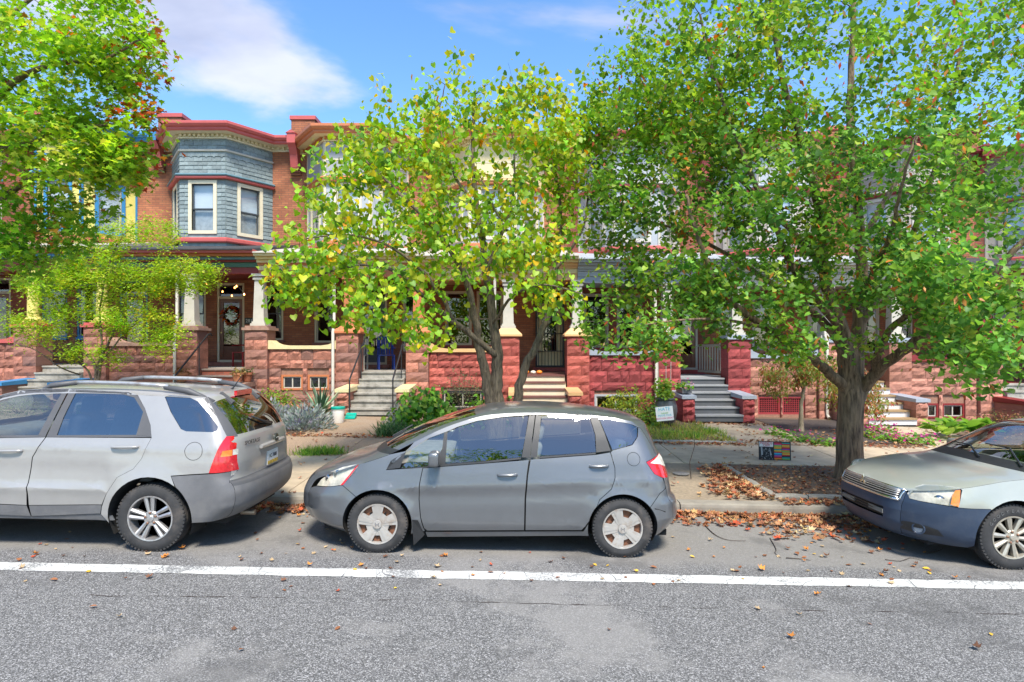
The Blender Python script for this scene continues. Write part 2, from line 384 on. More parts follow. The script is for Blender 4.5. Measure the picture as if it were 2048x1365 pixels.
while x < 13.5:
    x1 = x + 1.5
    for (y0, y1) in ((8.37, 9.55), (9.55, 10.88)):
        ok = not any(hit(x, x1, y0, y1, r) for r in PITS) and not hit(x, x1, y0, y1, SANDY)
        if ok: slab(x, x1, y0, y1, concrete)
        else:
            for (a, b) in ((x, max(x, min(x1, 3.55))), ):
                if b - a > .5 and not any(hit(a, b, y0, y1, r) for r in PITS) and not hit(a, b, y0, y1, SANDY): slab(a, b, y0, y1, concrete)
    slab(x, x1, 10.88, 12.85, aggregate if x < 0.2 else concrete)
    x = x1
# tree pits with leaf-strewn soil and a border of rough stones
for (a, b, c, d) in PITS:
    sheet('tree_pit_soil', a, b, [c, (c+d)/2, d], soil, dz=.012, nx=8)
def edge_stone(p0, p1, w_, h_, parent, sd):
    rr = random.Random(sd); mb = MB(); p0 = Vector(p0); p1 = Vector(p1); d = (p1 - p0); L_ = d.length; d.normalize(); s = Vector((-d.y, d.x, 0))
    prof = [(-.5, 0), (-.5, .6), (-.34, .95), (.05, 1), (.36, .93), (.5, .6), (.5, 0)]; n_ = 4; vs = []
    for i in range(n_):
        t = i / (n_ - 1); sh = .88 if i in (0, n_ - 1) else 1
        for (u, v) in prof:
            q = p0 + d * (L_ * (t * .97 + .015)) + s * (u * w_ * sh + rr.uniform(-.008, .008)) + Vector((0, 0, v * h_ * sh + rr.uniform(-.008, .008)))
            vs.append(q)
    m_ = len(prof)
    mb.add(vs, [(i*m_+j, i*m_+j+1, (i+1)*m_+j+1, (i+1)*m_+j) for i in range(n_-1) for j in range(m_-1)] + [tuple(range(m_-1, -1, -1)), tuple((n_-1)*m_+j for j in range(m_))])
    return mb.build('stone', granite, parent)
def border(name, label, pts, parent_loc, w_=.12, h_=.09, piece=.42, sd=1):
    t = thing(name, label, 'border', parent_loc); rr = random.Random(sd); k = 0
    for (a, b) in zip(pts, pts[1:]):
        a = Vector(a); b = Vector(b); L_ = (b - a).length; n_ = max(1, round(L_ / piece))
        for i in range(n_):
            p = a + (b - a) * (i / n_); q = a + (b - a) * ((i + 1) / n_)
            edge_stone((p.x, p.y, zg(p.x, p.y) - .02), (q.x, q.y, zg(q.x, q.y) - .02), w_, h_ + .02, t, sd * 100 + k); k += 1
    return t
border('stone_border', 'rough grey stone border round the leafy tree pit by the linden', [(3.58, 10.6, 0), (3.55, 8.52, 0), (7.3, 8.5, 0)], (3.55, 8.5, zg(3.55, 8.5)), piece=.5, w_=.12, h_=.065, sd=3)
border('stone_border', 'pale low stone edging in front of the yellowing grass patch', [(2.3, 12.9, 0), (4.75, 12.9, 0), (4.45, 14.6, 0)], (2.3, 12.9, zg(2.3, 12.9)), w_=.1, h_=.05, sd=4)
# front gardens and the paths through them
sheet('garden', -30, 30, [12.85, 13.6, 14.4, 15.2, 16.0, 16.75], soil, dz=-.01, nx=80)
sheet('garden_path', -4.35, -2.62, [12.85, 14, 15.3], aggregate, nx=6, dz=.006)
sheet('garden_path', -.15, 1.6, [12.85, 14, 15.3], aggregate, nx=6, dz=.006)
sheet('garden_path', 4.45, 6.25, [12.85, 14, 15.3], concrete, nx=6, dz=.006)
sheet('garden_path', 8.6, 10.2, [12.85, 14, 15.3], concrete, nx=6, dz=.006)
sheet('garden_path', -12.6, -11.2, [12.85, 14, 15.3], concrete, nx=6, dz=.006)
sheet('garden_path', -8.6, -7.0, [12.85, 14, 15.3], aggregate, nx=6, dz=.006)
sheet('mulch_bed', 6.3, 8.55, [13.2, 14, 15, 16.3], mulch, nx=8, dz=.004)

# ================================================================ ROW HOUSES
HW = 4.28                                        # frontage of one house
def XLk(k): return -6.8 + HW * (k - 2)
YP, YF = 16.6, 19.75                             # pier fronts, brick fronts
ZF = 1.42                                        # porch floor above the street datum
win_glass = glass_mat('window_glass', (.9, .93, .93), refl=1.0, base=.12)
dark_glass = glass_mat('dark_window_glass', (.35, .4, .4), refl=.8, base=.10)
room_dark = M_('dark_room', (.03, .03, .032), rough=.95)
blind_mat = M_('window_blind', (.6, .66, .72), rough=.8, var=.05, scale=2)
curtain_mat = M_('net_curtain', (.33, .36, .38), rough=.9, var=.25, scale=9)
iron = M_('black_iron', (.02, .021, .023), rough=.45, var=.2, bump=.1)
cream_trim = paint('cream_trim', (.68, .61, .44))
white_trim = paint('white_trim', (.52, .49, .42))
roofing = M_('black_roofing', (.035, .037, .04), rough=.75, var=.4, scale=3, bump=.4, bscale=20, dirt=(.09, .09, .09), dscale=2, world=True)
mortar = M_('stone_mortar', (.3, .16, .11), rough=.9, var=.2, scale=20, bump=.3)
gutter_mat = M_('gutter_metal', (.6, .62, .62), rough=.4, var=.1)
# --- rock-faced blocks: eight shapes shared by all stones
def rock_mesh(name, bulge, sd, mat, nx=5, nz_=4):
    rr = random.Random(sd); mb = MB(); V = []
    for j in range(nz_):
        for i in range(nx):
            u = i / (nx - 1) - .5; v = j / (nz_ - 1) - .5
            edge = i in (0, nx - 1) or j in (0, nz_ - 1)
            y = -bulge * (rr.uniform(.08, .25) if edge else rr.uniform(.45, 1.25))
            if not edge: u += rr.uniform(-.07, .07); v += rr.uniform(-.08, .08)
            V.append((u, y, v))
    F = [(j*nx+i, j*nx+i+1, (j+1)*nx+i+1, (j+1)*nx+i) for j in range(nz_-1) for i in range(nx-1)]
    n0 = len(V); V += [(-.5, 1, -.5), (.5, 1, -.5), (.5, 1, .5), (-.5, 1, .5)]
    F += [(0, n0, n0 + 1) + tuple(range(nx - 1, 0, -1)), tuple(range((nz_-1)*nx, nz_*nx)) + (n0 + 2, n0 + 3)]
    F += [tuple(j*nx for j in range(nz_)) + (n0 + 3, n0), (n0 + 1, n0 + 2) + tuple(j*nx + nx - 1 for j in range(nz_ - 1, -1, -1))]
    me = bpy.data.meshes.new(name); me.from_pydata(V, [], F); me.materials.append(mat); me.update(); return me
ROCKS = {}
def rock(kind, mat, i):
    key = (kind, mat.name, i)
    if key not in ROCKS: ROCKS[key] = rock_mesh('stone', .42 if kind == 'wall' else .07, hash(kind) % 7 + i * 13 + 1 if False else i * 13 + (1 if kind == 'wall' else 5), mat)
    return ROCKS[key]
def put(me, name, parent, x0, x1, y0, y1, z0, z1, rz=0.0):
    o = bpy.data.objects.new(name, me); C.objects.link(o); o.parent = parent
    o.location = Vector(((x0 + x1) / 2, y0, (z0 + z1) / 2)) - WL[parent.name]; o.scale = (x1 - x0, y1 - y0, z1 - z0); o.rotation_euler = (0, 0, rz)
    WL[o.name] = Vector(((x0 + x1) / 2, y0, (z0 + z1) / 2)); return o
def stone_wall(parent, x0, x1, z0, z1, y, mat, sd, course=.235, holes=(), depth=.1):
    rr = random.Random(sd); n = max(1, round((z1 - z0) / course)); cu = [rr.choice((.8, .95, 1.0, 1.25)) for _ in range(n)]; tot = sum(cu); acc = [0]
    for c_ in cu: acc.append(acc[-1] + c_ / tot * (z1 - z0))
    for j in range(n):
        a, b = z0 + acc[j], z0 + acc[j + 1]; x = x0
        segs = [(x0, x1)]
        for (hx0, hx1, hz0, hz1) in holes:
            if a < hz1 - .03 and b > hz0 + .03:
                segs = [s for (p, q) in segs for s in ((p, min(q, hx0)), (max(p, hx1), q)) if s[1] - s[0] > .05]
        for (p, q) in segs:
            x = p
            while x < q - .01:
                w_ = rr.choice((.24, .34, .46, .62)) * rr.uniform(.9, 1.1)
                if q - (x + w_) < .22: w_ = q - x
                put(rock('wall', mat, rr.randrange(8)), 'stone', parent, x + .005, x + w_ - .005, y, y + depth, a + .005, b - .005); x += w_
def stone_pier(parent, x0, x1, y0, y1, z0, z1, mat, sd, course=.27):
    rr = random.Random(sd); n = max(1, round((z1 - z0) / course)); h = (z1 - z0) / n
    for j in range(n):
        a, b = z0 + j * h, z0 + (j + 1) * h
        cuts = [x0, x1] if j % 2 else [x0, x0 + (x1 - x0) * rr.choice((.4, .55, .62)), x1]
        for p, q in zip(cuts, cuts[1:]):
            put(rock('pier', mat, rr.randrange(8)), 'stone', parent, p + .004, q - .004, y0, y1, a + .004, b - .004)
def wall_holes(mb, f, u0, u1, z0, z1, holes, depth):
    """front sheet with rectangular openings and their reveals; f(u, z, d) gives a point, d inwards"""
    us = sorted({u0, u1, *[h[0] for h in holes], *[h[1] for h in holes]}); zs = sorted({z0, z1, *[h[2] for h in holes], *[h[3] for h in holes]})
    for a, b in zip(us, us[1:]):
        for c, d in zip(zs, zs[1:]):
            mu, mz = (a + b) / 2, (c + d) / 2
            if any(h[0] < mu < h[1] and h[2] < mz < h[3] for h in holes): continue
            mb.add([f(a, c, 0), f(b, c, 0), f(b, d, 0), f(a, d, 0)], [(0, 1, 2, 3)])
    for (a, b, c, d) in holes:
        q = [(a, c), (b, c), (b, d), (a, d)]
        for (p, r) in zip(q, q[1:] + q[:1]):
            mb.add([f(*p, 0), f(*p, depth), f(*r, depth), f(*r, 0)], [(0, 1, 2, 3)])
def frame_ring(mb, f, u0, u1, z0, z1, w_, d0, d1):
    for (a, b, c, d) in ((u0, u0 + w_, z0, z1), (u1 - w_, u1, z0, z1), (u0 + w_, u1 - w_, z0, z0 + w_), (u0 + w_, u1 - w_, z1 - w_, z1)):
        mb.prism([(a, c), (b, c), (b, d), (a, d)], f, d0, d1)
def sash_window(parent, f, u0, u1, z0, z1, casing, sash, blind=.55, bm=None, glass=None, sill=None, cw=.1, proud=.035):
    mb = MB(); frame_ring(mb, f, u0 - cw, u1 + cw, z0 - .02, z1 + cw, cw, -proud, .06)
    win = mb.build('window', casing, parent)
    if sill: MB().prism([(u0 - cw - .04, z0 - .1), (u1 + cw + .04, z0 - .1), (u1 + cw + .04, z0 - .022), (u0 - cw - .04, z0 - .022)], f, -.09, .05).build('sill', sill, win)
    zm = (z0 + z1) / 2
    m1 = MB(); frame_ring(m1, f, u0 + .002, u1 - .002, zm - .02, z1 - .002 + 0, .035, .03, .06); m1.build('upper_sash', sash, win)
    m2 = MB(); frame_ring(m2, f, u0 + .002, u1 - .002, z0 + .0, zm + .018, .038, .065, .095); m2.build('lower_sash', sash, win)
    g = glass or win_glass
    MB().add([f(u0+.03, zm, .045), f(u1-.03, zm, .045), f(u1-.03, z1-.03, .045), f(u0+.03, z1-.03, .045)], [(0,1,2,3)]).build('pane', g, win)
    MB().add([f(u0+.03, z0+.03, .08), f(u1-.03, z0+.03, .08), f(u1-.03, zm, .08), f(u0+.03, zm, .08)], [(0,1,2,3)]).build('pane', g, win)
    if blind > 0:
        zb_ = z1 - (z1 - z0) * blind
        MB().add([f(u0, zb_, .13), f(u1, zb_, .13), f(u1, z1, .13), f(u0, z1, .13)], [(0,1,2,3)]).build('blind', bm or blind_mat, win)
        if blind > .4: MB().add([f(u0, z0, .15), f(u1, z0, .15), f(u1, zb_, .15), f(u0, zb_, .15)], [(0,1,2,3)]).build('curtain', curtain_mat, win)
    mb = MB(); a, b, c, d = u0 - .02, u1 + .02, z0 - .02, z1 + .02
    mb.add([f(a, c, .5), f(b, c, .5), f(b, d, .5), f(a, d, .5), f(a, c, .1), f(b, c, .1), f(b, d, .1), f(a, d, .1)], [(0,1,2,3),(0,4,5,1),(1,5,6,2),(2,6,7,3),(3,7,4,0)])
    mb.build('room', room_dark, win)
    return win
def sweep(mb, plan, prof):
    """profile of (outward, z) swept along a plan line (x, y) whose outside lies on its right, mitred at the corners"""
    n = len(plan); N = []
    for i in range(n - 1):
        d = (Vector(plan[i+1]) - Vector(plan[i])).normalized(); N.append(Vector((d.y, -d.x)))
    off = []
    for i in range(n):
        if i == 0: off.append(N[0])
        elif i == n - 1: off.append(N[-1])
        else:
            b = (N[i-1] + N[i]).normalized(); off.append(b / max(.3, b.dot(N[i])))
    m = len(prof); vs = [(plan[i][0] + off[i].x * o, plan[i][1] + off[i].y * o, z) for i in range(n) for (o, z) in prof]
    mb.add(vs, [(i*m+j, i*m+(j+1) % m, (i+1)*m+(j+1) % m, (i+1)*m+j)[::-1] for i in range(n-1) for j in range(m)] + [tuple(range(m)), tuple((n-1)*m+j for j in range(m-1, -1, -1))])
    return mb
_sh = {}
def shingle_mesh(mat, pointed=False):
    key = (mat.name, pointed)
    if key in _sh: return _sh[key]
    # unit: width 1 (x), height 1 (z, hung from the top), thickness in y: lower edge proud
    lo = [(-.5, -.5), (.5, -.5)] if not pointed else [(-.5, -.28), (-.2, -.28), (0, -.62), (.2, -.28), (.5, -.28)]
    P = lo + [(.5, .5), (-.5, .5)]; n = len(P)
    V = [(x, -1.0 if z < 0 else -.25, z) for x, z in P] + [(x, -.0 if z < 0 else .2, z) for x, z in P]
    F = [tuple(range(n)), tuple(range(2*n-1, n-1, -1))] + [(i, i+n, (i+1) % n+n, (i+1) % n) for i in range(n)]
    me = bpy.data.meshes.new('shingle'); me.from_pydata(V, [], F); me.materials.append(mat); me.update(); _sh[key] = me; return me

def row_house(k, P):
    XL = XLk(k); XR = XL + HW; Xc = (XL + XR) / 2; zb = gz(Xc)
    ho = thing('row_house', P['label'], 'house', (Xc, YF, zb + .43), group='brick row houses along the street')
    Z = lambda z: z + zb
    near = P.get('near', True)
    trim, stone, cap = P['trim'], P['stone'], P['cap']
    rr = random.Random(k * 7 + 3)
    # ---- brick front with door and windows
    fF = lambda u, z, d: (XL + u, YF + d, Z(z))
    holes = [(d[0], d[1], d[2], d[3]) for d in P['wins']] + [(P['door'][0], P['door'][1], ZF + .12, ZF + 2.62)]
    mb = MB(); wall_holes(mb, fF, .0, HW, .3, 8.32, holes + [(.5, 3.36, 5.2, 8.25)], .14)
    mb.box(XL + .002, XR - .002, YF + .6, YF + 9, Z(.3), Z(8.3))
    wall = mb.build('wall', P['brick'], ho)
    mb = MB(); mb.box(XL + .004, XR - .004, YF - .1, YF + 9, Z(8.34), Z(8.42)); mb.build('roof', roofing, ho)
    for wdw in P['wins']:
        sash_window(ho, fF, wdw[0] + .06, wdw[1] - .06, wdw[2] + .06, wdw[3] - .08, P['casing'], P['sash'], blind=rr.choice((0, .15, 0)), glass=dark_glass, sill=P.get('sillm', stone), cw=.058, proud=-.02)
    # ---- door: frame, panel, glass, transom
    a, b = P['door'][:2]; D = MB(); frame_ring(D, fF, a, b, ZF + .12, ZF + 2.62, .07, .02, .12)
    D.prism([(a + .07, ZF + 2.12), (b - .07, ZF + 2.12), (b - .07, ZF + 2.2), (a + .07, ZF + 2.2)], fF, .03, .11)
    df = D.build('door_frame', P['casing'], ho)
    MB().add([fF(a+.07, ZF+2.2, .08), fF(b-.07, ZF+2.2, .08), fF(b-.07, ZF+2.55, .08), fF(a+.07, ZF+2.55, .08)], [(0,1,2,3)]).build('transom_pane', dark_glass, df)
    D = MB(); frame_ring(D, fF, a + .075, b - .075, ZF + .16, ZF + 2.115, .11, .055, .1)
    D.prism([(a + .185, ZF + .27), (b - .185, ZF + .27), (b - .185, ZF + .62), (a + .185, ZF + .62)], fF, .07, .1)
    door = D.build('door', P['doorm'], ho)
    D = MB(); frame_ring(D, fF, a + .2, b - .2, ZF + .3, ZF + .59, .03, .055, .069); D.build('panel_moulding', P['doorm'], door)
    MB().add([fF(a+.185, ZF+.62, .08), fF(b-.185, ZF+.62, .08), fF(b-.185, ZF+2.0, .08), fF(a+.185, ZF+2.0, .08)], [(0,1,2,3)]).build('pane', dark_glass, door)
    MB().tube([fF(a + .14, ZF + 1.05, .05), fF(a + .14, ZF + 1.05, -.0)], [.012, .028], 10).build('handle', M_('brass', (.4, .28, .1), rough=.3, metal=1), door)
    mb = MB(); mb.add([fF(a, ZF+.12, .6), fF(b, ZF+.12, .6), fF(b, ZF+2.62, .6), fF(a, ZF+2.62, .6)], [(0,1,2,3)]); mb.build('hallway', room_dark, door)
    MB().box(XL + a - .12, XL + b + .12, YF - .3, YF + .1, Z(ZF + .004), Z(ZF + .118)).build('door_step', P.get('stepm', stone), ho)
    # ---- porch floor, ceiling, roof
    MB().box(XL + .01, XR - .01, YP + .62, YF - .01, Z(ZF - .16), Z(ZF)).build('porch_floor', P['floor'], ho)
    MB().box(XL + .01, XR - .01, YP + .3, YF - .01, Z(4.14), Z(4.19)).build('porch_ceiling', P['ceil'], ho)
    mb = MB(); mb.add([(XL+.006, YP-.26, Z(4.58)), (XR-.006, YP-.26, Z(4.58)), (XR-.006, YF-.003, Z(5.24)), (XL+.006, YF-.003, Z(5.24)), (XL+.006, YP-.26, Z(4.55)), (XR-.006, YP-.26, Z(4.55)), (XR-.006, YF-.003, Z(4.2)), (XL+.006, YF-.003, Z(4.2))],
                        [(0,1,2,3),(4,7,6,5),(0,4,5,1),(1,5,6,2),(2,6,7,3),(3,7,4,0)])
    mb.build('porch_roof', P['roof'], ho)
    ent = MB().box(XL + .004, XR - .004, YP + .16, YP + .5, Z(3.97), Z(4.139)).build('entablature', P['ent'][0][3], ho)
    for (z0, z1, out_, mt) in P['ent'][1:]:
        sweep(MB(), [(XL + .004, YP + .16), (XR - .004, YP + .16)], [(-.3, Z(z0)), (out_, Z(z0)), (out_ + .012, Z(z1 - .012)), (out_ + .004, Z(z1)), (-.3, Z(z1))]).build('moulding', mt, ent)
    # ---- piers and columns
    def pier(x, nm, z1=2.45):
        pr = MB().box(x - .28, x + .28, YP + .025, YP + .58, Z(.2), Z(z1 - .005)).build('pier', mortar, ho)
        stone_pier(pr, x - .3, x + .3, YP, YP + .6, Z(.38), Z(z1), stone, k * 31 + int(x * 10))
        mb = MB()
        if P['gable_cap']:
            s = .37; mb.add([(x-s, YP-.07, Z(z1)), (x+s, YP-.07, Z(z1)), (x+s, YP+.67, Z(z1)), (x-s, YP+.67, Z(z1)), (x-s, YP-.07, Z(z1+.05)), (x+s, YP-.07, Z(z1+.05)), (x+s, YP+.67, Z(z1+.05)), (x-s, YP+.67, Z(z1+.05)),
                             (x-.2, YP+.1, Z(z1+.22)), (x+.2, YP+.1, Z(z1+.22)), (x+.2, YP+.5, Z(z1+.22)), (x-.2, YP+.5, Z(z1+.22))],
                            [(0,3,2,1),(0,1,5,4),(1,2,6,5),(2,3,7,6),(3,0,4,7),(4,5,9,8),(5,6,10,9),(6,7,11,10),(7,4,8,11),(8,9,10,11)]); top = z1 + .22
        else:
            mb.box(x - .36, x + .36, YP - .06, YP + .66, Z(z1), Z(z1 + .07)); mb.box(x - .3, x + .3, YP - .0, YP + .6, Z(z1 + .068), Z(z1 + .12)); top = z1 + .12
        mb.build('cap', cap, pr)
        cm = P['col']; r0, r1 = .145, .11; h0 = top; h1 = 3.97
        cb = MB()
        if P['square_col']:
            for (s, za, zz) in ((.2, h0, h0 + .07), (.17, h0 + .07, h0 + .12), (.15, h1 - .16, h1 - .1), (.18, h1 - .07, h1)):
                cb.box(x - s, x + s, YP + .3 - s, YP + .3 + s, Z(za), Z(zz))
            cb.add([(x + sx * s, YP + .3 + sy * s, Z(z)) for (s, z) in ((.145, h0 + .12), (.112, h1 - .07)) for sx, sy in ((-1,-1),(1,-1),(1,1),(-1,1))], [(0,1,5,4),(1,2,6,5),(2,3,7,6),(3,0,4,7)])
            cb.build('column', cm, ho)
        else:
            cb.box(x - .21, x + .21, YP + .09, YP + .51, Z(h0), Z(h0 + .06)); cb.box(x - .2, x + .2, YP + .1, YP + .5, Z(h1 - .06), Z(h1))
            cb.lathe([(.2, Z(h0 + .06)), (.205, Z(h0 + .09)), (.175, Z(h0 + .13)), (r0, Z(h0 + .17)), (r0 * .985, Z(h0 + .5)), (r1, Z(h1 - .2)), (.15, Z(h1 - .19)), (.15, Z(h1 - .15)), (r1, Z(h1 - .14)), (r1 + .01, Z(h1 - .1)), (.185, Z(h1 - .06))], 24, c=(x, YP + .3, 0))
            cb.build('column', cm, ho, smooth=True, angle=35)
    pier(XR, 'r'); pier(XL + 2.42, 'm')
    # ---- parapet wall between the piers, basement lights in it
    bh = [(XL + c[0], XL + c[1], Z(c[2]), Z(c[3])) for c in P['base']]
    pw = MB(); fW = lambda u, z, d: (XL + u, YP + .16 + d, Z(z))
    wall_holes(pw, fW, .3, 2.12, .2, 2.03, P['base'], .2); pw.box(XL + .3, XL + 2.12, YP + .36, YP + .6, Z(1.0), Z(2.02))
    par = pw.build('parapet', mortar, ho)
    stone_wall(par, XL + .305, XL + 2.115, Z(.36), Z(2.03), YP + .12, stone, k * 17 + 5, course=.238, holes=bh)
    pr = [(.28, 2.03), (2.14, 2.03), (2.14, 2.26), (2.1, 2.265), (2.02, 2.2), (1.9, 2.15), (1.7, 2.125), (.72, 2.125), (.52, 2.15), (.4, 2.2), (.32, 2.265), (.28, 2.26)]
    MB().prism([(a_ + (.02 if a_ < 1 else -.0), b_) for a_, b_ in pr], lambda u, z, d: (XL + u, YP + .04 + d, Z(z)), 0, .5).build('coping', P.get('coping', cap), par)
    for (a_, b_, c_, d_) in P['base']:
        fB = lambda u, z, d: (XL + u, YP + .16 + d, Z(z))
        if P.get('lattice'):
            f_ = MB(); frame_ring(f_, fB, a_, b_, c_, d_, .045, .0, .05); o = f_.build('lattice_panel', P['lattice'], par)
            g_ = MB(); n_ = 12
            for i in range(1, n_):
                u = a_ + (b_ - a_) * i / n_; g_.prism([(u - .007, c_ + .045), (u + .007, c_ + .045), (u + .007, d_ - .045), (u - .007, d_ - .045)], fB, .02, .032)
            for i in range(1, 9):
                z = c_ + (d_ - c_) * i / 9; g_.prism([(a_ + .045, z - .007), (b_ - .045, z - .007), (b_ - .045, z + .007), (a_ + .045, z + .007)], fB, .033, .045)
            g_.build('lattice', P['lattice'], o)
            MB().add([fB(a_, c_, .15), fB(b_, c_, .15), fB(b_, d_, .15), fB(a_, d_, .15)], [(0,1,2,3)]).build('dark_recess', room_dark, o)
        else:
            f_ = MB(); frame_ring(f_, fB, a_, b_, c_, d_, .05, -.02, .06); o = f_.build('basement_window', P['bframe'], par)
            f_ = MB(); frame_ring(f_, fB, a_ + .052, b_ - .052, c_ + .052, d_ - .052, .025, .01, .05); m_ = (a_ + b_) / 2
            f_.prism([(m_ - .015, c_ + .07), (m_ + .015, c_ + .07), (m_ + .015, d_ - .07), (m_ - .015, d_ - .07)], fB, .012, .045); f_.build('sash', white_trim, o)
            MB().add([fB(a_+.05, c_+.05, .04), fB(b_-.05, c_+.05, .04), fB(b_-.05, d_-.05, .04), fB(a_+.05, d_-.05, .04)], [(0,1,2,3)]).build('pane', dark_glass, o)
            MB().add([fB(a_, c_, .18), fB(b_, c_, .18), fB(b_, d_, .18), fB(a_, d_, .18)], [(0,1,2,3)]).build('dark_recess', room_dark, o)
    # ---- steps with cheek walls
    sx0, sx1 = XL + 2.76, XL + 3.94; ns = 6; rise = (ZF - .40) / ns; run = .275; y_top = YP + .42
    st = MB().box(sx0 + .01, sx1 - .01, y_top - run * 2, YP + .61, Z(.3), Z(.42)).build('steps', P['riser'], ho)
    for i in range(ns):
        zt = ZF - rise * i; y1 = y_top - run * i + (.2 if i == 0 else 0); y0 = y_top - run * (i + 1)
        if i < ns - 0:
            MB().box(sx0, sx1, y0 + .03, y_top + .19, Z(zt - rise), Z(zt - .04)).build('riser', P['riser'], st)
            MB().box(sx0 - .0, sx1 + .0, y0, y1 + .03, Z(zt - .04), Z(zt - .0005)).build('tread', P['tread'], st)
    yb = y_top - run * ns
    for sx, sg in ((sx0 - .3, 0), (sx1, 1)):
        ck = MB(); ck.box(sx + .03, sx + .27, yb + .12, YP + .02, Z(.2), Z(.94)); o = ck.build('cheek_wall', mortar, st)
        rr2 = random.Random(k * 5 + sg)
        for j in range(3):
            zz = .36 + j * .2
            put(rock('pier', stone, rr2.randrange(8)), 'stone', o, sx + .004, sx + .296, yb + .08, YP - .0, Z(zz + .003), Z(zz + .197))
        MB().add([(sx - .03, yb + .02, Z(.96)), (sx + .33, yb + .02, Z(.96)), (sx + .33, YP - .01, Z(.97)), (sx - .03, YP - .01, Z(.97)), (sx - .03, yb + .02, Z(1.04)), (sx + .33, yb + .02, Z(1.04)), (sx + .33, YP - .01, Z(1.1)), (sx - .03, YP - .01, Z(1.1))],
                 [(0,3,2,1),(4,5,6,7),(0,1,5,4),(1,2,6,5),(2,3,7,6),(3,0,4,7)]).build('cheek_cap', P.get('cheekcap', cap), o)
    if P.get('rail'):
        for x_ in ((sx0 + .06, sx1 - .06) if P['rail'] == 2 else (sx0 + .06,)):
            rl = MB(); pa = [(x_, yb - .06, zg(x_, yb) - .01), (x_, yb - .06, Z(1.25)), (x_, yb - .03, Z(1.3)), (x_, y_top - .05, Z(ZF + .92)), (x_, y_top + .1, Z(ZF + .95)), (x_, y_top + .18, Z(ZF + .9))]
            rl.tube(pa[:2], .018, 8); rl.tube(pa[1:], .022, 8)
            rl.tube([(x_, YP - .1, Z(1.2)), (x_, YP - .1, Z(ZF + .72))], .014, 6)
            rl.build('handrail', P.get('railm', iron), ho)
    # ---- the upper bay
    bp = [(XL + .35, YF), (XL + 1.25, YF - 1.25), (XL + 2.61, YF - 1.25), (XL + 3.51, YF)]
    z0b, zw0, zw1, ztop = 5.2, 5.36, 6.86, 8.28
    mb = MB(); facets = []
    for i in range(3):
        A = Vector(bp[i]); B = Vector(bp[i+1]); L_ = (B - A).length; d = (B - A) / L_; nrm = Vector((d.y, -d.x))
        f = (lambda A, d, nrm: (lambda u, z, dd: (A.x + d.x * u - nrm.x * dd, A.y + d.y * u - nrm.y * dd, Z(z))))(A, d, nrm)
        wc = L_ / 2; hol = (wc - .32, wc + .32, zw0 + .02, zw1 - .02); facets.append((f, L_, hol, math.atan2(d.y, d.x)))
        wall_holes(mb, f, 0, L_, z0b - .2, ztop, [hol], .12)
    mb.add([(x, y, Z(z0b - .2)) for x, y in bp], [(3, 2, 1, 0)])
    bay = mb.build('bay', P['baym'], ho)
    for (f, L_, hol, ang) in facets:
        sash_window(bay, f, hol[0], hol[1], hol[2], hol[3], P['casing'], P['sash'], blind=P.get('blind', .5), cw=.1)
    sweep(MB(), bp, [(-.02, Z(5.1)), (.07, Z(5.1)), (.09, Z(5.14)), (.09, Z(5.22)), (.05, Z(5.25)), (-.02, Z(5.25))]).build('bay_sill', P['accent'], bay)
    sweep(MB(), bp, [(-.02, Z(6.975)), (.1, Z(6.975)), (.13, Z(7.0)), (.13, Z(7.05)), (-.02, Z(7.07))]).build('head_band', P['accent'], bay)
    sweep(MB(), bp, [(-.02, Z(7.052)), (.15, Z(7.052)), (.17, Z(7.08)), (.11, Z(7.13)), (-.02, Z(7.15))]).build('head_moulding', P['accent2'], bay)
    if P['slate']:
        sm, sp_ = shingle_mesh(P['slate']), shingle_mesh(P['slate'], True); hgt = .118
        sweep(MB(), bp, [(-.02, Z(7.80)), (.05, Z(7.80)), (.06, Z(7.84)), (.02, Z(7.87)), (-.02, Z(7.87))]).build('band', white_trim, bay)
        r3 = random.Random(9)
        def hang(f, ang, u0, u1, z, pt=False):
            p = Vector(f((u0 + u1) / 2, z, 0)); o = bpy.data.objects.new('shingle', sp_ if pt else sm); C.objects.link(o); o.parent = bay
            o.location = p - WL[bay.name]; o.rotation_euler = (r3.uniform(-.02, .02), r3.uniform(-.012, .012), ang); o.scale = (u1 - u0 - .008, .022 + r3.uniform(-.004, .006), hgt * 1.18)
        for (f, L_, hol, ang) in facets:
            for j in range(10):
                z = 7.17 + hgt * .45 + j * hgt
                if 7.76 < z < 7.9: continue
                pt = j in (4, 8); n_ = 6 if pt else max(4, round(L_ / .25)); w_ = L_ / n_; sh = (j % 2) * w_ * .5
                cuts = [0] + [w_ * i + sh for i in range(1 if not sh else 0, n_ + 1) if .06 < w_ * i + sh < L_ - .06] + [L_]
                for a_, b_ in zip(cuts, cuts[1:]): hang(f, ang, a_, b_, z, pt)
            for j in range(14):
                z = 5.27 + hgt * .5 + j * .121
                for (a_, b_) in ((0, hol[0] - .105), (hol[1] + .105, L_)):
                    if j % 2: hang(f, ang, a_, b_, z)
                    else:
                        m_ = a_ + (b_ - a_) * .55; hang(f, ang, a_, m_, z); hang(f, ang, m_, b_, z)
    else:
        for (f, L_, hol, ang) in facets:
            for (c_, d_) in ((7.17, 7.62), (7.66, 8.2)):
                pnl = MB(); pnl.prism([(.06, c_), (L_ - .06, c_), (L_ - .06, d_), (.06, d_)], f, -.02, .01); pnl.build('panel', P['panel'], bay)
            cs = MB()
            for u in (.0, L_ - .05): cs.prism([(u, 5.26), (u + .05, 5.26), (u + .05, 8.25), (u, 8.25)], f, -.03, .01)
            cs.prism([(.05, 7.615), (L_ - .05, 7.615), (L_ - .05, 7.665), (.05, 7.665)], f, -.03, .01)
            cs.build('batten', P['casing'], bay)
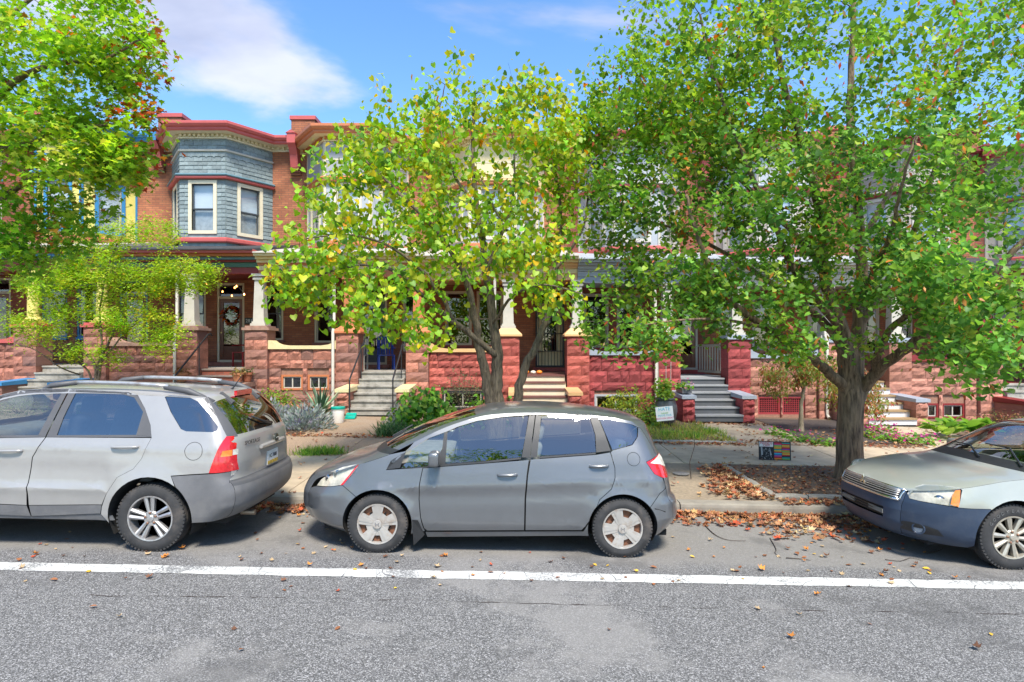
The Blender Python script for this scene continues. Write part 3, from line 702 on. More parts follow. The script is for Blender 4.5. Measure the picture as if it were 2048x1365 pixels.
    # ---- main cornice
    pl = [(XL + .004, YF)] + bp + [(XR - .004, YF)]
    cor = sweep(MB(), pl, [(-.05, Z(8.3)), (.34, Z(8.3)), (.34, Z(8.335)), (-.05, Z(8.37))]).build('cornice', P['soffit'], ho)
    sweep(MB(), pl, [(-.02, Z(8.17)), (.07, Z(8.17)), (.075, Z(8.2)), (.05, Z(8.22)), (.05, Z(8.3)), (-.02, Z(8.3))]).build('frieze', P['soffit'], cor)
    dt = MB()
    for (a_, b_) in zip(pl, pl[1:]):
        A = Vector(a_); B = Vector(b_); L_ = (B - A).length; d = (B - A) / L_; nrm = Vector((d.y, -d.x)); n_ = max(1, int(L_ / .13))
        for i in range(n_):
            c_ = A + d * ((i + .5) * L_ / n_) + nrm * .085
            dt.obox(Matrix.Translation((c_.x, c_.y, Z(8.262))) @ Matrix.Rotation(math.atan2(d.y, d.x), 4, 'Z') @ Matrix.Diagonal((.065, .07, .07, 1)))
    tag(dt.build('dentil_band', P['dentil'], cor), kind='stuff')
    sweep(MB(), pl, [(.2, Z(8.33)), (.36, Z(8.30)), (.40, Z(8.34)), (.40, Z(8.39)), (.46, Z(8.41)), (.50, Z(8.47)), (.50, Z(8.54)), (.46, Z(8.56)), (.2, Z(8.56))]).build('crown_moulding', P['crown'], cor)
    MB().add([(x, y, Z(8.555)) for x, y in [(p_[0], p_[1] - .25) for p_ in pl]] + [(XR - .004, YF + 1, Z(8.5)), (XL + .004, YF + 1, Z(8.5))], [tuple(range(8))]).build('roof_edge', roofing, cor)
    # ---- party wall: corbel, finial block, chimney
    x = XR; cb = MB()
    for i, (w_, za, zz, o_) in enumerate(((.15, 7.42, 7.48, .1), (.15, 7.49, 7.55, .16), (.15, 7.56, 7.62, .22))): cb.box(x - w_, x + w_, YF - o_, YF + .02, Z(za), Z(zz))
    co = cb.build('corbel', P['brick'], ho)
    MB().prism([(-.22, 7.63), (-.26, 7.8), (-.3, 8.0), (-.42, 8.2), (-.52, 8.3), (.0, 8.3), (.0, 7.63)], lambda a_, b_, d: (x + d, YF + a_, Z(b_)), -.12, .12).build('bracket', P['accent'], co)
    MB().box(x - .13, x + .13, YF - .54, YF + .1, Z(8.302), Z(8.6)).build('bracket_block', P['crown'], co)
    pm = MB(); pm.add([(x-.16, YF-.57, Z(8.6)), (x+.16, YF-.57, Z(8.6)), (x+.16, YF+.1, Z(8.6)), (x-.16, YF+.1, Z(8.6)), (x, YF-.57, Z(8.7)), (x, YF+.1, Z(8.7))], [(0,3,2,1),(0,1,4),(1,2,5,4),(2,3,5),(3,0,4,5)]); pm.build('block_cap', P['crown'], co)
    ch = MB().box(x - .3, x + .45, YF + .35, YF + 1.3, Z(8.3), Z(9.33)).build('chimney', P['brick'], ho)
    MB().box(x - .34, x + .49, YF + .31, YF + 1.34, Z(9.33), Z(9.45)).build('chimney_cap', P['accent'], ch)
    # downpipe
    if P.get('pipe'):
        xp = XL + P['pipe']; mb = MB(); mb.tube([(xp, YP + .06, Z(4.0)), (xp, YP + .06, Z(2.65)), (xp, YP - .06, Z(2.5)), (xp, YP - .06, Z(.55)), (xp, YP - .16, Z(.46))], .04, 10); mb.build('downpipe', white_trim, ho, smooth=True, angle=40)
    return ho

B_or = brick_mat('brick_orange', (.4, .15, .07), (.28, .092, .046), (.17, .09, .06))
B_red = brick_mat('brick_red', (.31, .085, .05), (.21, .055, .035), (.17, .1, .08))
def stonem(name, c, d=(.1, .05, .04)): return M_(name, c, rough=.9, var=.35, scale=3, bump=.7, bscale=14, orand=.3, dirt=d, dscale=2.2, damt=.55)
brown_stone = stonem('brown_sandstone', (.39, .16, .11), (.15, .08, .065)); red_stone = stonem('red_painted_stone', (.4, .1, .075), (.22, .05, .04))
dred_stone = stonem('dark_red_painted_stone', (.3, .055, .055), (.16, .03, .03)); pink_stone = stonem('pink_sandstone', (.46, .21, .155), (.2, .09, .06))
pk = paint('rose_paint', (.5, .1, .09)); og = paint('terracotta_paint', (.52, .17, .065)); bl = paint('slate_blue_paint', (.1, .19, .23)); gn = paint('green_paint', (.05, .13, .09)); dr = paint('dark_red_paint', (.22, .02, .02))
crm = paint('cream_paint', (.72, .6, .33)); pch = paint('peach_paint', (.72, .43, .2)); gry = paint('grey_paint', (.32, .36, .42)); lgr = paint('pale_grey_paint', (.38, .41, .44)); yel = paint('yellow_paint', (.7, .6, .16))
blu = paint('bright_blue_paint', (.04, .22, .45)); wht = white_trim; slate = M_('slate_tile', (.2, .245, .245), rough=.6, var=.25, scale=5, bump=.25, bscale=25, orand=.22)
tpe = paint('taupe_paint', (.36, .31, .27)); dgr = paint('charcoal_paint', (.1, .105, .115), rough=.4); wood = M_('varnished_wood', (.17, .055, .022), rough=.35, var=.3, scale=4, bump=.1)
concs = M_('step_concrete', (.34, .32, .28), rough=.9, var=.2, scale=6, bump=.4, bscale=70, dirt=(.1, .09, .075), dscale=4, damt=.75, world=True)
black_sash = paint('dark_sash', (.06, .07, .08)); tan = paint('tan_tread', (.22, .11, .07)); plum = paint('plum_tread', (.17, .07, .06)); tc_ = paint('tan_paint', (.36, .24, .12))
bay_side = lambda c: paint('bay_' + c.name, (.3, .3, .3))
def ent(*cols):                                   # bottom beam, then mouldings upward
    zs = [(3.97, 4.139, 0), (4.14, 4.27, .03), (4.272, 4.33, .08), (4.332, 4.41, .14), (4.412, 4.48, .24), (4.482, 4.578, .36)]
    return [(*z, c) for z, c in zip(zs, cols)]
W_ = lambda a, b: (a, b, ZF + .78, ZF + 2.55)
HOUSES = {
 -1: dict(label='red brick row house with pale bay at the far end behind the maple', trim=wht, stone=pink_stone, cap=pk, coping=pk, brick=B_red, wins=[W_(.6, 1.5)], door=(2.9, 3.8), casing=wht, sash=black_sash, doorm=wood, floor=concs, ceil=wht, roof=roofing,
          ent=ent(dr, wht, pk, wht, wht, wht), col=wht, square_col=False, gable_cap=False, base=[(.7, 1.25, .5, .85)], bframe=wht, riser=concs, tread=concs, baym=wht, panel=wht, slate=None, accent=pk, accent2=blu, soffit=wht, dentil=wht, crown=pk),
 0: dict(label='row house with yellow bay, bright blue window trim and yellow porch columns', trim=yel, stone=brown_stone, cap=pk, coping=pk, cheekcap=blu, brick=B_or, wins=[W_(.5, 1.3), W_(1.6, 2.4)], door=(2.95, 3.85), casing=blu, sash=lgr, doorm=dr, floor=concs, ceil=dr, roof=wht,
          ent=ent(dr, dr, gn, blu, pk, pch), col=yel, square_col=False, gable_cap=False, base=[(.7, 1.25, .5, .85)], bframe=wht, riser=concs, tread=concs, baym=yel, panel=yel, slate=None, accent=pk, accent2=blu, soffit=yel, dentil=yel, crown=blu, blind=.45, sillm=blu),
 1: dict(label='row house with grey slate-shingled bay, rose cornice and wreath on the door', trim=cream_trim, stone=brown_stone, cap=M_('weathered_cap_stone', (.33, .2, .15), rough=.9, var=.25, bump=.4, orand=.1), brick=B_or, wins=[W_(.5, 1.4), W_(3.1, 3.85)], door=(1.75, 2.62), casing=cream_trim, sash=black_sash, doorm=wood, floor=concs, ceil=dr, roof=roofing,
          ent=ent(dr, gn, dr, bl, og, pk), col=wht, square_col=True, gable_cap=False, base=[(1.0, 1.7, .5, .82)], bframe=gn, riser=B_red, tread=M_('step_stone', (.25, .2, .17), rough=.9, var=.2, bump=.4), baym=slate, panel=slate, slate=slate, accent=pk, accent2=bl, soffit=cream_trim, dentil=cream_trim, crown=pk, rail=1, pipe=2.15),
 2: dict(label='row house with cream porch entablature, grey panelled bay and concrete steps', trim=crm, stone=brown_stone, cap=og, coping=crm, cheekcap=crm, brick=B_or, wins=[W_(.55, 1.2), (3.35, 3.9, ZF + .5, ZF + 2.55)], door=(1.95, 2.85), casing=cream_trim, sash=wht, doorm=dgr, floor=concs, ceil=dr, roof=wht,
          ent=ent(og, crm, og, crm, crm, crm), col=og, square_col=True, gable_cap=True, base=[(.62, 1.2, .93, 1.34), (1.33, 1.9, .93, 1.34)], bframe=og, riser=concs, tread=concs, baym=lgr, panel=paint('grey_panel', (.33, .335, .345)), slate=None, accent=og, accent2=og, soffit=crm, dentil=og, crown=og, rail=2, pipe=2.06),
 3: dict(label='row house with peach porch trim, red stone and cream steps with brown treads', trim=pch, stone=red_stone, cap=pch, coping=pch, cheekcap=pch, brick=B_or, wins=[W_(.4, 1.25), W_(1.4, 2.25)], door=(3.3, 4.12), casing=cream_trim, sash=wht, doorm=crm, floor=plum, ceil=pch, roof=wht,
          ent=ent(pch, crm, pch, pch, crm, crm), col=wht, square_col=True, gable_cap=True, base=[(.65, 1.75, .5, 1.0)], bframe=iron, riser=paint('cream_riser', (.72, .63, .46)), tread=plum, baym=lgr, panel=crm, slate=None, accent=og, accent2=pch, soffit=crm, dentil=crm, crown=og, pipe=2.06),
 4: dict(label='row house with grey-blue porch cornice, dark red stone and charcoal steps', trim=gry, stone=dred_stone, cap=gry, coping=gry, brick=B_red, wins=[W_(.5, 1.3), W_(1.55, 2.35)], door=(3.3, 4.12), casing=wht, sash=wht, doorm=wood, floor=lgr, ceil=lgr, roof=lgr,
          ent=ent(gry, lgr, gry, lgr, gry, lgr), col=wht, square_col=True, gable_cap=False, base=[(.45, 1.6, .52, .98)], bframe=lgr, riser=dgr, tread=paint('grey_tread', (.3, .31, .32), rough=.45), baym=lgr, panel=lgr, slate=None, accent=pk, accent2=wht, soffit=wht, dentil=wht, crown=pk, pipe=2.06),
 5: dict(label='row house with pink sandstone porch, red lattice panels and white steps', trim=wht, stone=pink_stone, cap=gry, coping=gry, brick=B_or, wins=[W_(.5, 1.3), W_(1.55, 2.35)], door=(3.3, 4.12), casing=wht, sash=wht, doorm=wht, floor=lgr, ceil=wht, roof=lgr,
          ent=ent(wht, wht, gry, wht, wht, wht), col=wht, square_col=True, gable_cap=False, base=[(.55, 1.15, .52, 1.0), (1.2, 1.8, .52, 1.0)], bframe=dr, lattice=paint('lattice_red', (.33, .04, .045)), riser=paint('white_riser', (.66, .65, .66)), tread=tc_, baym=tpe, panel=lgr, slate=None, accent=pk, accent2=gry, soffit=wht, dentil=wht, crown=pk, pipe=2.3),
 6: dict(label='row house with dark red porch rails behind the hanging linden leaves', trim=dr, stone=pink_stone, cap=dr, coping=dr, brick=B_or, wins=[W_(.5, 1.3), W_(1.55, 2.35)], door=(3.3, 4.12), casing=wht, sash=wht, doorm=dr, floor=dr, ceil=wht, roof=roofing,
          ent=ent(dr, dr, wht, dr, dr, wht), col=dr, square_col=True, gable_cap=False, base=[(.6, 1.1, .5, .9), (1.2, 1.8, .5, .9)], bframe=dr, riser=concs, tread=concs, baym=tpe, panel=tpe, slate=None, accent=dr, accent2=wht, soffit=wht, dentil=wht, crown=dr),
}
HOUSES[7] = dict(HOUSES[-1], label='red brick row house beyond the dark red porch at the end of the row')
HO = {k: row_house(k, P) for k, P in HOUSES.items()}

# ================================================================ CARS
def car_paint(name, col, metal=.5, rough=.3, flake=.06):
    m = M_(name, col, rough=rough, var=flake, scale=2.5, metal=metal, coat=.8, dirt=(col[0]*.75, col[1]*.72, col[2]*.66), dscale=3, damt=.12)
    return m
rubber = M_('tyre_rubber', (.035, .035, .036), rough=.85, var=.25, scale=9, bump=.25, bscale=90, dirt=(.12, .1, .085), dscale=5, damt=.6)
black_plastic = M_('black_plastic', (.022, .023, .025), rough=.45, var=.2, bump=.1, bscale=150)
shut = M_('shut_line_dark', (.006, .006, .006), rough=.9)
under = M_('underbody', (.012, .012, .012), rough=.95)
car_glass = glass_mat('car_glass', (.72, .77, .72), refl=1.0, base=.16)
tint_glass = glass_mat('tinted_car_glass', (.34, .37, .4), refl=1.0, base=.22)
lamp_clear = glass_mat('lamp_lens', (.93, .91, .85), refl=.9, base=.06)
lamp_back = M_('lamp_reflector', (.66, .63, .55), rough=.35, var=.35, scale=14, metal=.2)
red_lens = M_('red_lens', (.55, .012, .018), rough=.12, var=.25, scale=22, coat=1)
amber_lens = M_('amber_lens', (.8, .22, .03), rough=.15, var=.2, scale=20, coat=1)
chrome = M_('chrome', (.75, .75, .75), rough=.12, metal=1, var=.05)
seat_cloth = M_('seat_cloth', (.16, .17, .18), rough=.95, var=.2, scale=12)
seat_light = M_('seat_cloth_pale', (.32, .31, .28), rough=.95, var=.2, scale=12)
alloy = M_('alloy', (.5, .49, .48), rough=.38, metal=.7, var=.12, dirt=(.2, .12, .08), dscale=9, damt=.5)
beige_cover = M_('wheel_cover', (.46, .435, .4), rough=.4, metal=.35, var=.1, dirt=(.3, .18, .1), dscale=10, damt=.5)
rusty = M_('rusty_steel', (.2, .085, .045), rough=.8, var=.5, scale=20)
def crom(P, n=5):
    """Catmull-Rom through P (tuples), n steps per span"""
    P = [np.array(p, float) for p in P]; out_ = []
    for i in range(len(P) - 1):
        p0 = P[max(i-1, 0)]; p1 = P[i]; p2 = P[i+1]; p3 = P[min(i+2, len(P)-1)]
        for k in range(n):
            t = k / n
            out_.append(.5 * (2*p1 + (p2-p0)*t + (2*p0-5*p1+4*p2-p3)*t*t + (3*p1-p0-3*p2+p3)*t**3))
    out_.append(P[-1]); return out_
def arc(cx, cz, r, a0, a1, n=14): return [(cx + r * math.cos(R(a0 + (a1 - a0) * i / n)), cz + r * math.sin(R(a0 + (a1 - a0) * i / n))) for i in range(n + 1)]
def offset_poly(P, d):
    n = len(P); A = sum(P[i][0]*P[(i+1) % n][1] - P[(i+1) % n][0]*P[i][1] for i in range(n)); sg = 1 if A > 0 else -1; out_ = []
    for i in range(n):
        a = Vector(P[i-1]); b = Vector(P[i]); c = Vector(P[(i+1) % n]); e1 = (b - a); e2 = (c - b)
        if e1.length < 1e-6 or e2.length < 1e-6: out_.append(tuple(b)); continue
        e1.normalize(); e2.normalize(); n1 = Vector((-e1.y, e1.x)) * sg; n2 = Vector((-e2.y, e2.x)) * sg
        m = n1 + n2
        if m.length < .2: out_.append(tuple(b)); continue
        m.normalize(); out_.append(tuple(b + m * (d / max(.45, m.dot(n1)))))
    return out_
from mathutils.geometry import delaunay_2d_cdt
def inside(p, P):
    c = False; n = len(P)
    for i in range(n):
        (x1, y1), (x2, y2) = P[i], P[(i + 1) % n]
        if (y1 > p[1]) != (y2 > p[1]) and p[0] < (x2 - x1) * (p[1] - y1) / (y2 - y1) + x1: c = not c
    return c
class Car:
    def __init__(s, name, label, X0, Yc, base, front, rear, Lf, Lr, pf, pr, wb, rw, Cc, Ec, bumps=None, crop=None):
        s.X0, s.Yc, s.base, s.front, s.rear, s.Lf, s.Lr, s.pf, s.pr, s.wb, s.rw, s.bumps = X0, Yc, base, front, rear, Lf, Lr, pf, pr, wb, rw, bumps
        s.crop = crop; s.n = 5
        s.C = crom(Cc, s.n); s.E = crom(Ec, s.n)
        z0 = gz(X0 + wb / 2)
        s.root = thing(name, label, 'car', (X0, Yc, gz(X0)), group='cars parked along the kerb', local=True, rot=(0, -math.atan(GRADE), 0))
    def hw(s, x, z):
        b = float(np.interp(z, [p[0] for p in s.base], [p[1] for p in s.base]))
        xn = float(np.interp(z, [p[0] for p in s.front], [p[1] for p in s.front])); xr = float(np.interp(z, [p[0] for p in s.rear], [p[1] for p in s.rear]))
        d = min(1, max(0.0, (x - xn) / s.Lf)); f = (1 - (1 - d) ** s.pf) ** (1 / s.pf)
        d = min(1, max(0.0, (xr - x) / s.Lr)); g = (1 - (1 - d) ** s.pr) ** (1 / s.pr)
        if s.bumps: b += s.bumps(x, z)
        return max(.05, b * f * g)
    def conv(s, *uv):
        ox, oy, k = s.crop; out_ = []
        for (u, v) in uv:
            px, py = ox + u / k, oy + v / k; y = .8
            for _ in range(8):
                d = s.Yc - y; X = (px - CXP) * d / FOC; Zw = CAM_H - (py - CYP) * d / FOC; x = X - s.X0; z = Zw - gz(X); y = .5 * y + .5 * s.hw(x, z)
            out_.append((x, z))
        return out_
    def Ep(s, i0, i1):
        a, b = i0 * s.n, i1 * s.n
        r = s.E[a:b+1] if b >= a else s.E[b:a+1][::-1]
        return [tuple(p) for p in r]
    def panel(s, name, mat, poly, off=0.0, inset=.003, step=.045, parent=None, sides=(-1, 1), smooth=True, hole=None):
        made = []
        poly = offset_poly(poly, inset) if inset else poly
        for sg in sides:
            bm = bmesh.new()
            loops = [poly] + ([hole] if hole else []); cs = []; es = []
            for lp in loops:
                k0 = len(cs); cs += [Vector((p[0], p[1])) for p in lp]; es += [(k0 + i, k0 + (i + 1) % len(lp)) for i in range(len(lp))]
            vo_, _, fo_, _, _, _ = delaunay_2d_cdt(cs, es, [], 0, 1e-5)
            bv = [bm.verts.new((v[0], 0, v[1])) for v in vo_]
            for tri in fo_:
                m_ = sum((vo_[i] for i in tri), Vector((0, 0))) / len(tri)
                if inside(m_, poly) and not (hole and inside(m_, hole)): bm.faces.new([bv[i] for i in tri])
            for v in [v for v in bm.verts if not v.link_faces]: bm.verts.remove(v)
            bm.normal_update()
            xs = [p[0] for p in poly]; zs = [p[1] for p in poly]
            for ax, lo, hi in ((0, min(xs), max(xs)), (2, min(zs), max(zs))):
                v = math.floor(lo / step) * step + step
                while v < hi:
                    fine = [v]
                    if ax == 0 and (v < -.2 or v > s.wb + .35): fine = [v, v + step / 2]
                    for q in fine:
                        no = [0, 0, 0]; no[ax] = 1; co = [0, 0, 0]; co[ax] = q
                        bmesh.ops.bisect_plane(bm, geom=bm.verts[:] + bm.edges[:] + bm.faces[:], plane_co=co, plane_no=no, dist=1e-5)
                    v += step
            for v in bm.verts:
                v.co.y = sg * (s.hw(v.co.x, v.co.z) + off)
            bmesh.ops.recalc_face_normals(bm, faces=bm.faces[:])
            nm = sum((f_.normal * f_.calc_area() for f_ in bm.faces), Vector())
            if nm.y * sg < 0: bmesh.ops.reverse_faces(bm, faces=bm.faces[:])
            c = sum((v.co for v in bm.verts), Vector()) / len(bm.verts)
            for v in bm.verts: v.co -= c
            me = bpy.data.meshes.new(name); bm.to_mesh(me); bm.free(); me.materials.append(mat)
            if smooth: me.polygons.foreach_set('use_smooth', [True] * len(me.polygons))
            made.append(link(name, me, parent or s.root, c))
        return made
    def surf(s, i, t):
        c, e = s.C[i], s.E[i]; ye = s.hw(e[0], e[1]); a = abs(t); g = .3 * a * a + .7 * a ** 6
        return Vector((c[0] + (e[0] - c[0]) * g, ye * t, c[1] + (e[1] - c[1]) * g))
    def loft(s, name, mat, i0, i1, t0=-1.0, t1=1.0, off=0.0, parent=None, nt=26, sub=None, fi=None):
        a, b = (int(round(i0 * s.n)), int(round(i1 * s.n))); mb = MB()
        ts = [math.sin(math.pi / 2 * q) for q in np.linspace(math.asin(t0) / (math.pi / 2), math.asin(t1) / (math.pi / 2), nt)]
        for i in range(a, b + 1):
            for t in ts:
                p = s.surf(i, t)
                if off:
                    du = s.surf(min(i + 1, len(s.C) - 1), t) - s.surf(max(i - 1, 0), t); dv = s.surf(i, min(1, t + .02)) - s.surf(i, max(-1, t - .02))
                    p += dv.cross(du).normalized() * -off
                mb.V.append(tuple(p))
        m = len(ts); mb.F = [(i*m+j, (i+1)*m+j, (i+1)*m+j+1, i*m+j+1) for i in range(b - a) for j in range(m - 1)]
        return mb.build(name, mat, parent or s.root, smooth=True)
    def liners(s, r, hubz):
        for x in (0, s.wb):
            for sg in (-1, 1):
                mb = MB(); A = arc(x, hubz, r, -25, 205, 20); vs = []
                for (a, b) in A:
                    y1 = s.hw(a, max(b, .2)) - .004; vs += [(a, sg * y1, b), (a, sg * (y1 - .34), b)]
                mb.add(vs, [(2*i, 2*i+1, 2*i+3, 2*i+2) for i in range(len(A) - 1)])
                mb.add([(a, sg * .5, b) for a, b in A], [tuple(range(len(A)))])
                mb.build('wheel_well', under, s.root)
    def floor(s, x0, x1, w_, z0, z1): MB().box(x0, x1, -w_, w_, z0, z1).build('floor_pan', under, s.root)

def wheel(car, x, sg, r, wd, style, y_out, spin=0, steer=0.0):
    """tyre, rim and cap; outer face looks along -Y before turning"""
    w_ = bpy.data.objects.new('wheel', None); C.objects.link(w_); w_.parent = car.root; w_.location = (x, sg * y_out, r - .008); WL[w_.name] = Vector((0, 0, 0))
    w_.rotation_euler = (0, 0, (0 if sg < 0 else math.pi) + steer)
    rr_ = style['rim']
    prof = [(rr_ - .004, .03), (rr_ + .002, .012), (rr_ + .02, .004), (rr_ + .045, .0), (r - .05, .002), (r - .022, .012), (r - .008, .024), (r - .002, .036)]
    n_g = 4; wi = wd - .072
    for g in range(n_g):
        a = .036 + wi * g / n_g; b = .036 + wi * (g + 1) / n_g
        prof += [(r, a + .004), (r, b - .006)] + ([(r - .009, b - .004), (r - .009, b + .002)] if g < n_g - 1 else [])
    prof += [(r - .002, wd - .036), (r - .02, wd - .014), (r - .05, wd), (rr_, wd - .02)]
    t = MB().lathe(prof, 56, 'Y', cap=False)
    # shoulder blocks of the tread
    for k in range(56):
        a = 2 * math.pi * k / 56
        t.obox(Matrix.Rotation(-a, 4, 'Y') @ Matrix.Translation((r - .014, .03, 0)) @ Matrix.Diagonal((.03, .03, .020, 1)))
    t.build('tyre', rubber, w_, smooth=True, angle=40)
    rim = MB().lathe([(rr_ - .002, .14), (rr_ - .004, .035), (rr_ + .003, .014), (rr_ + .001, .006), (rr_ - .012, .008), (rr_ - .018, .03), (rr_ - .022, .14)], 48, 'Y', cap=False)
    P = lambda a, b, d: (a, d, b)
    if style['kind'] == 'cover':
        for k in range(5):
            a0 = 2 * math.pi * k / 5 + math.pi / 2 + spin
            def q(rad, off): c_, s_ = math.cos(a0), math.sin(a0); return (rad * c_ - off * s_, rad * s_ + off * c_)
            A_ = [q(.03, -.03), q(rr_ - .012, -.064), q(rr_ - .012, .064), q(.03, .03)]
            vs = [(a, .012, b) for a, b in A_] + [(a, .03, b) for a, b in A_]
            vs[0] = (A_[0][0], .022, A_[0][1]); vs[3] = (A_[3][0], .022, A_[3][1])
            rim.add(vs, [(0,1,2,3), (0,4,5,1), (1,5,6,2), (2,6,7,3), (3,7,4,0)])
            B_ = [q(.05, -.012), q(rr_ - .014, -.026), q(rr_ - .014, .026), q(.05, .012)]
            rim.add([(a, .006 if i in (1, 2) else .018, b) for i, (a, b) in enumerate(B_)] + [(a, .02, b) for a, b in B_], [(0,1,2,3), (0,4,5,1), (1,5,6,2), (2,6,7,3)])
            # broad web towards the hub
            a1 = a0 + math.pi / 5
            W = [(.025 * math.cos(a0 + .3), .025 * math.sin(a0 + .3)), (.125 * math.cos(a1 - .34), .125 * math.sin(a1 - .34)), (.125 * math.cos(a1 + .34), .125 * math.sin(a1 + .34))]
            rim.add([(a, .024, b) for a, b in W], [(0, 1, 2)])
        rim.build('wheel_cover', beige_cover, w_)
        MB().lathe([(rr_ - .02, .05), (.02, .055)], 32, 'Y').build('steel_rim', rusty, w_)
        nb = MB()
        for k in range(10):
            a = 2 * math.pi * (k + .5) / 10; nb.lathe([(.012, .03), (.012, .05)], 8, 'Y', c=(.125 * math.cos(a), 0, .125 * math.sin(a)))
        nb.build('wheel_hole', shut, w_)
        MB().lathe([(.042, .012), (.045, .004), (.043, 0), (.005, -.002)], 24, 'Y').build('hub_cap', beige_cover, w_, smooth=True, angle=40)
        hb = MB()
        for (a, b, c, d) in ((-.02, -.012, -.018, .018), (.012, .02, -.018, .018), (-.012, .012, -.004, .004)): hb.box(a, b, -.0045, .002, c, d)
        hb.build('emblem', chrome, w_)
    else:
        ns = style['n']; pairs = style.get('pair', 0)
        for k in range(ns):
            a0 = 2 * math.pi * k / ns + math.pi / 2 + spin
            for off in ((-pairs, pairs) if pairs else (0,)):
                ws0, ws1 = style['w']
                def q(rad, o): c_, s_ = math.cos(a0), math.sin(a0); return (rad * c_ - o * s_, rad * s_ + o * c_)
                A_ = [q(.05, off * .55 - ws0), q(rr_ - .012, off * 1.15 - ws1), q(rr_ - .012, off * 1.15 + ws1), q(.05, off * .55 + ws0)]
                c_ = [q(.05, off * .55), q(rr_ - .012, off * 1.15)]
                rim.add([(a, .03 if i in (0, 3) else .018, b) for i, (a, b) in enumerate(A_)] + [(a, .06, b) for a, b in A_] + [(c_[0][0], .018, c_[0][1]), (c_[1][0], .008, c_[1][1])],
                        [(0, 1, 9, 8), (8, 9, 2, 3), (0, 4, 5, 1), (2, 6, 7, 3)])
        rim.lathe([(.075, .05), (.075, .028), (.066, .02), (.03, .018)], 28, 'Y')
        rim.build('rim', style['mat'], w_, smooth=True, angle=30)
        MB().lathe([(rr_ - .03, .12), (.02, .12)], 32, 'Y').build('brake_disc', M_('brake_dark', (.03, .028, .026), rough=.8, var=.4), w_)
        nb = MB()
        for k in range(5):
            a = 2 * math.pi * k / 5 + math.pi / 2 + spin; nb.lathe([(.013, .03), (.012, .01), (.006, .006)], 8, 'Y', c=(.055 * math.cos(a), 0, .055 * math.sin(a)))
        nb.build('lug_nut', M_('lug_nut_brown', (.22, .12, .08), rough=.5, metal=.6), w_)
        MB().lathe([(.034, .02), (.034, .012), (.028, .006), (.004, .005)], 20, 'Y').build('hub_cap', style['mat'], w_, smooth=True, angle=40)
    return w_
def rbox(name, mat, parent, c, size, b=.04, seg=3, rot=None):
    bm = bmesh.new(); bmesh.ops.create_cube(bm, size=1.0)
    bmesh.ops.scale(bm, vec=size, verts=bm.verts[:])
    bmesh.ops.bevel(bm, geom=bm.edges[:], offset=b, segments=seg, affect='EDGES', profile=.6)
    if rot: bmesh.ops.rotate(bm, cent=(0, 0, 0), matrix=Euler(rot).to_matrix(), verts=bm.verts[:])
    me = bpy.data.meshes.new(name); bm.to_mesh(me); bm.free(); me.materials.append(mat)
    me.polygons.foreach_set('use_smooth', [True] * len(me.polygons))
    return link(name, me, parent, c)
def seats(car, rows, mat, w_=.5):
    for (x, z, ys, full) in rows:
        for y in ys:
            s_ = rbox('seat', mat, car.root, (x, y, z + .06), (.5, w_, .16), .06)
            rbox('backrest', mat, s_, (x + .3, y, z + .4), (.14, w_ * .94, .62), .06, rot=(0, .25, 0))
            for hy in ((y,) if not full else (y - .36, y + .36)):
                rbox('headrest', mat, s_, (x + .4, hy, z + .8), (.1, .26, .18), .045, rot=(0, .2, 0))
def handle(car, x, z, L_, mat, capm=None):
    for sg in (-1, 1):
        y = car.hw(x, z)
        cup = MB(); 
        cup.lathe([(.0005, -.004), (.048, 0), (.05, .002)], 20, 'Y')
        pts = [(x - L_/2, sg * (y + .004), z), (x - L_/2 + .025, sg * (y + .028), z + .003), (x, sg * (y + .036), z + .006), (x + L_/2 - .025, sg * (y + .028), z + .008), (x + L_/2, sg * (y + .004), z + .008)]
        m = MB(); m.tube([tuple(p) for p in crom(pts, 4)], .014, 8); m.build('door_handle', mat, car.root, smooth=True, angle=60)
def mirror(car, x, z, mat, size=(.11, .19, .15)):
    for sg in (-1, 1):
        y = car.hw(x, z - .04)
        m = rbox('wing_mirror', mat, car.root, (x, sg * (y + .12), z + .02), size, .045, 4)
        MB().bar((x, sg * (y - .02), z - .05), (x, sg * (y + .08), z - .02), .05, .04).build('mirror_arm', black_plastic, m)
        a = [(x + size[0] * .5 + .001, sg * (y + .12) + q * size[1] * .4, z + .02 + p * size[2] * .38) for q, p in ((-1,-1),(1,-1),(1,1),(-1,1))]
        MB().add(a, [(0, 1, 2, 3)]).build('mirror_glass', chrome, m)
def ring_on(car, x, z, r, name='fuel_flap', mat=shut, w_=.004, sides=(-1,)):
    for sg in sides:
        mb = MB(); n = 36
        A = [(x + r * math.cos(2*math.pi*k/n), z + r * math.sin(2*math.pi*k/n)) for k in range(n)]; B = [(x + (r - w_) * math.cos(2*math.pi*k/n), z + (r - w_) * math.sin(2*math.pi*k/n)) for k in range(n)]
        mb.add([(a, sg * (car.hw(a, b) + .0015), b) for a, b in A] + [(a, sg * (car.hw(a, b) + .0015), b) for a, b in B], [(k, (k+1) % n, n + (k+1) % n, n + k) for k in range(n)])
        mb.build(name, mat, car.root)

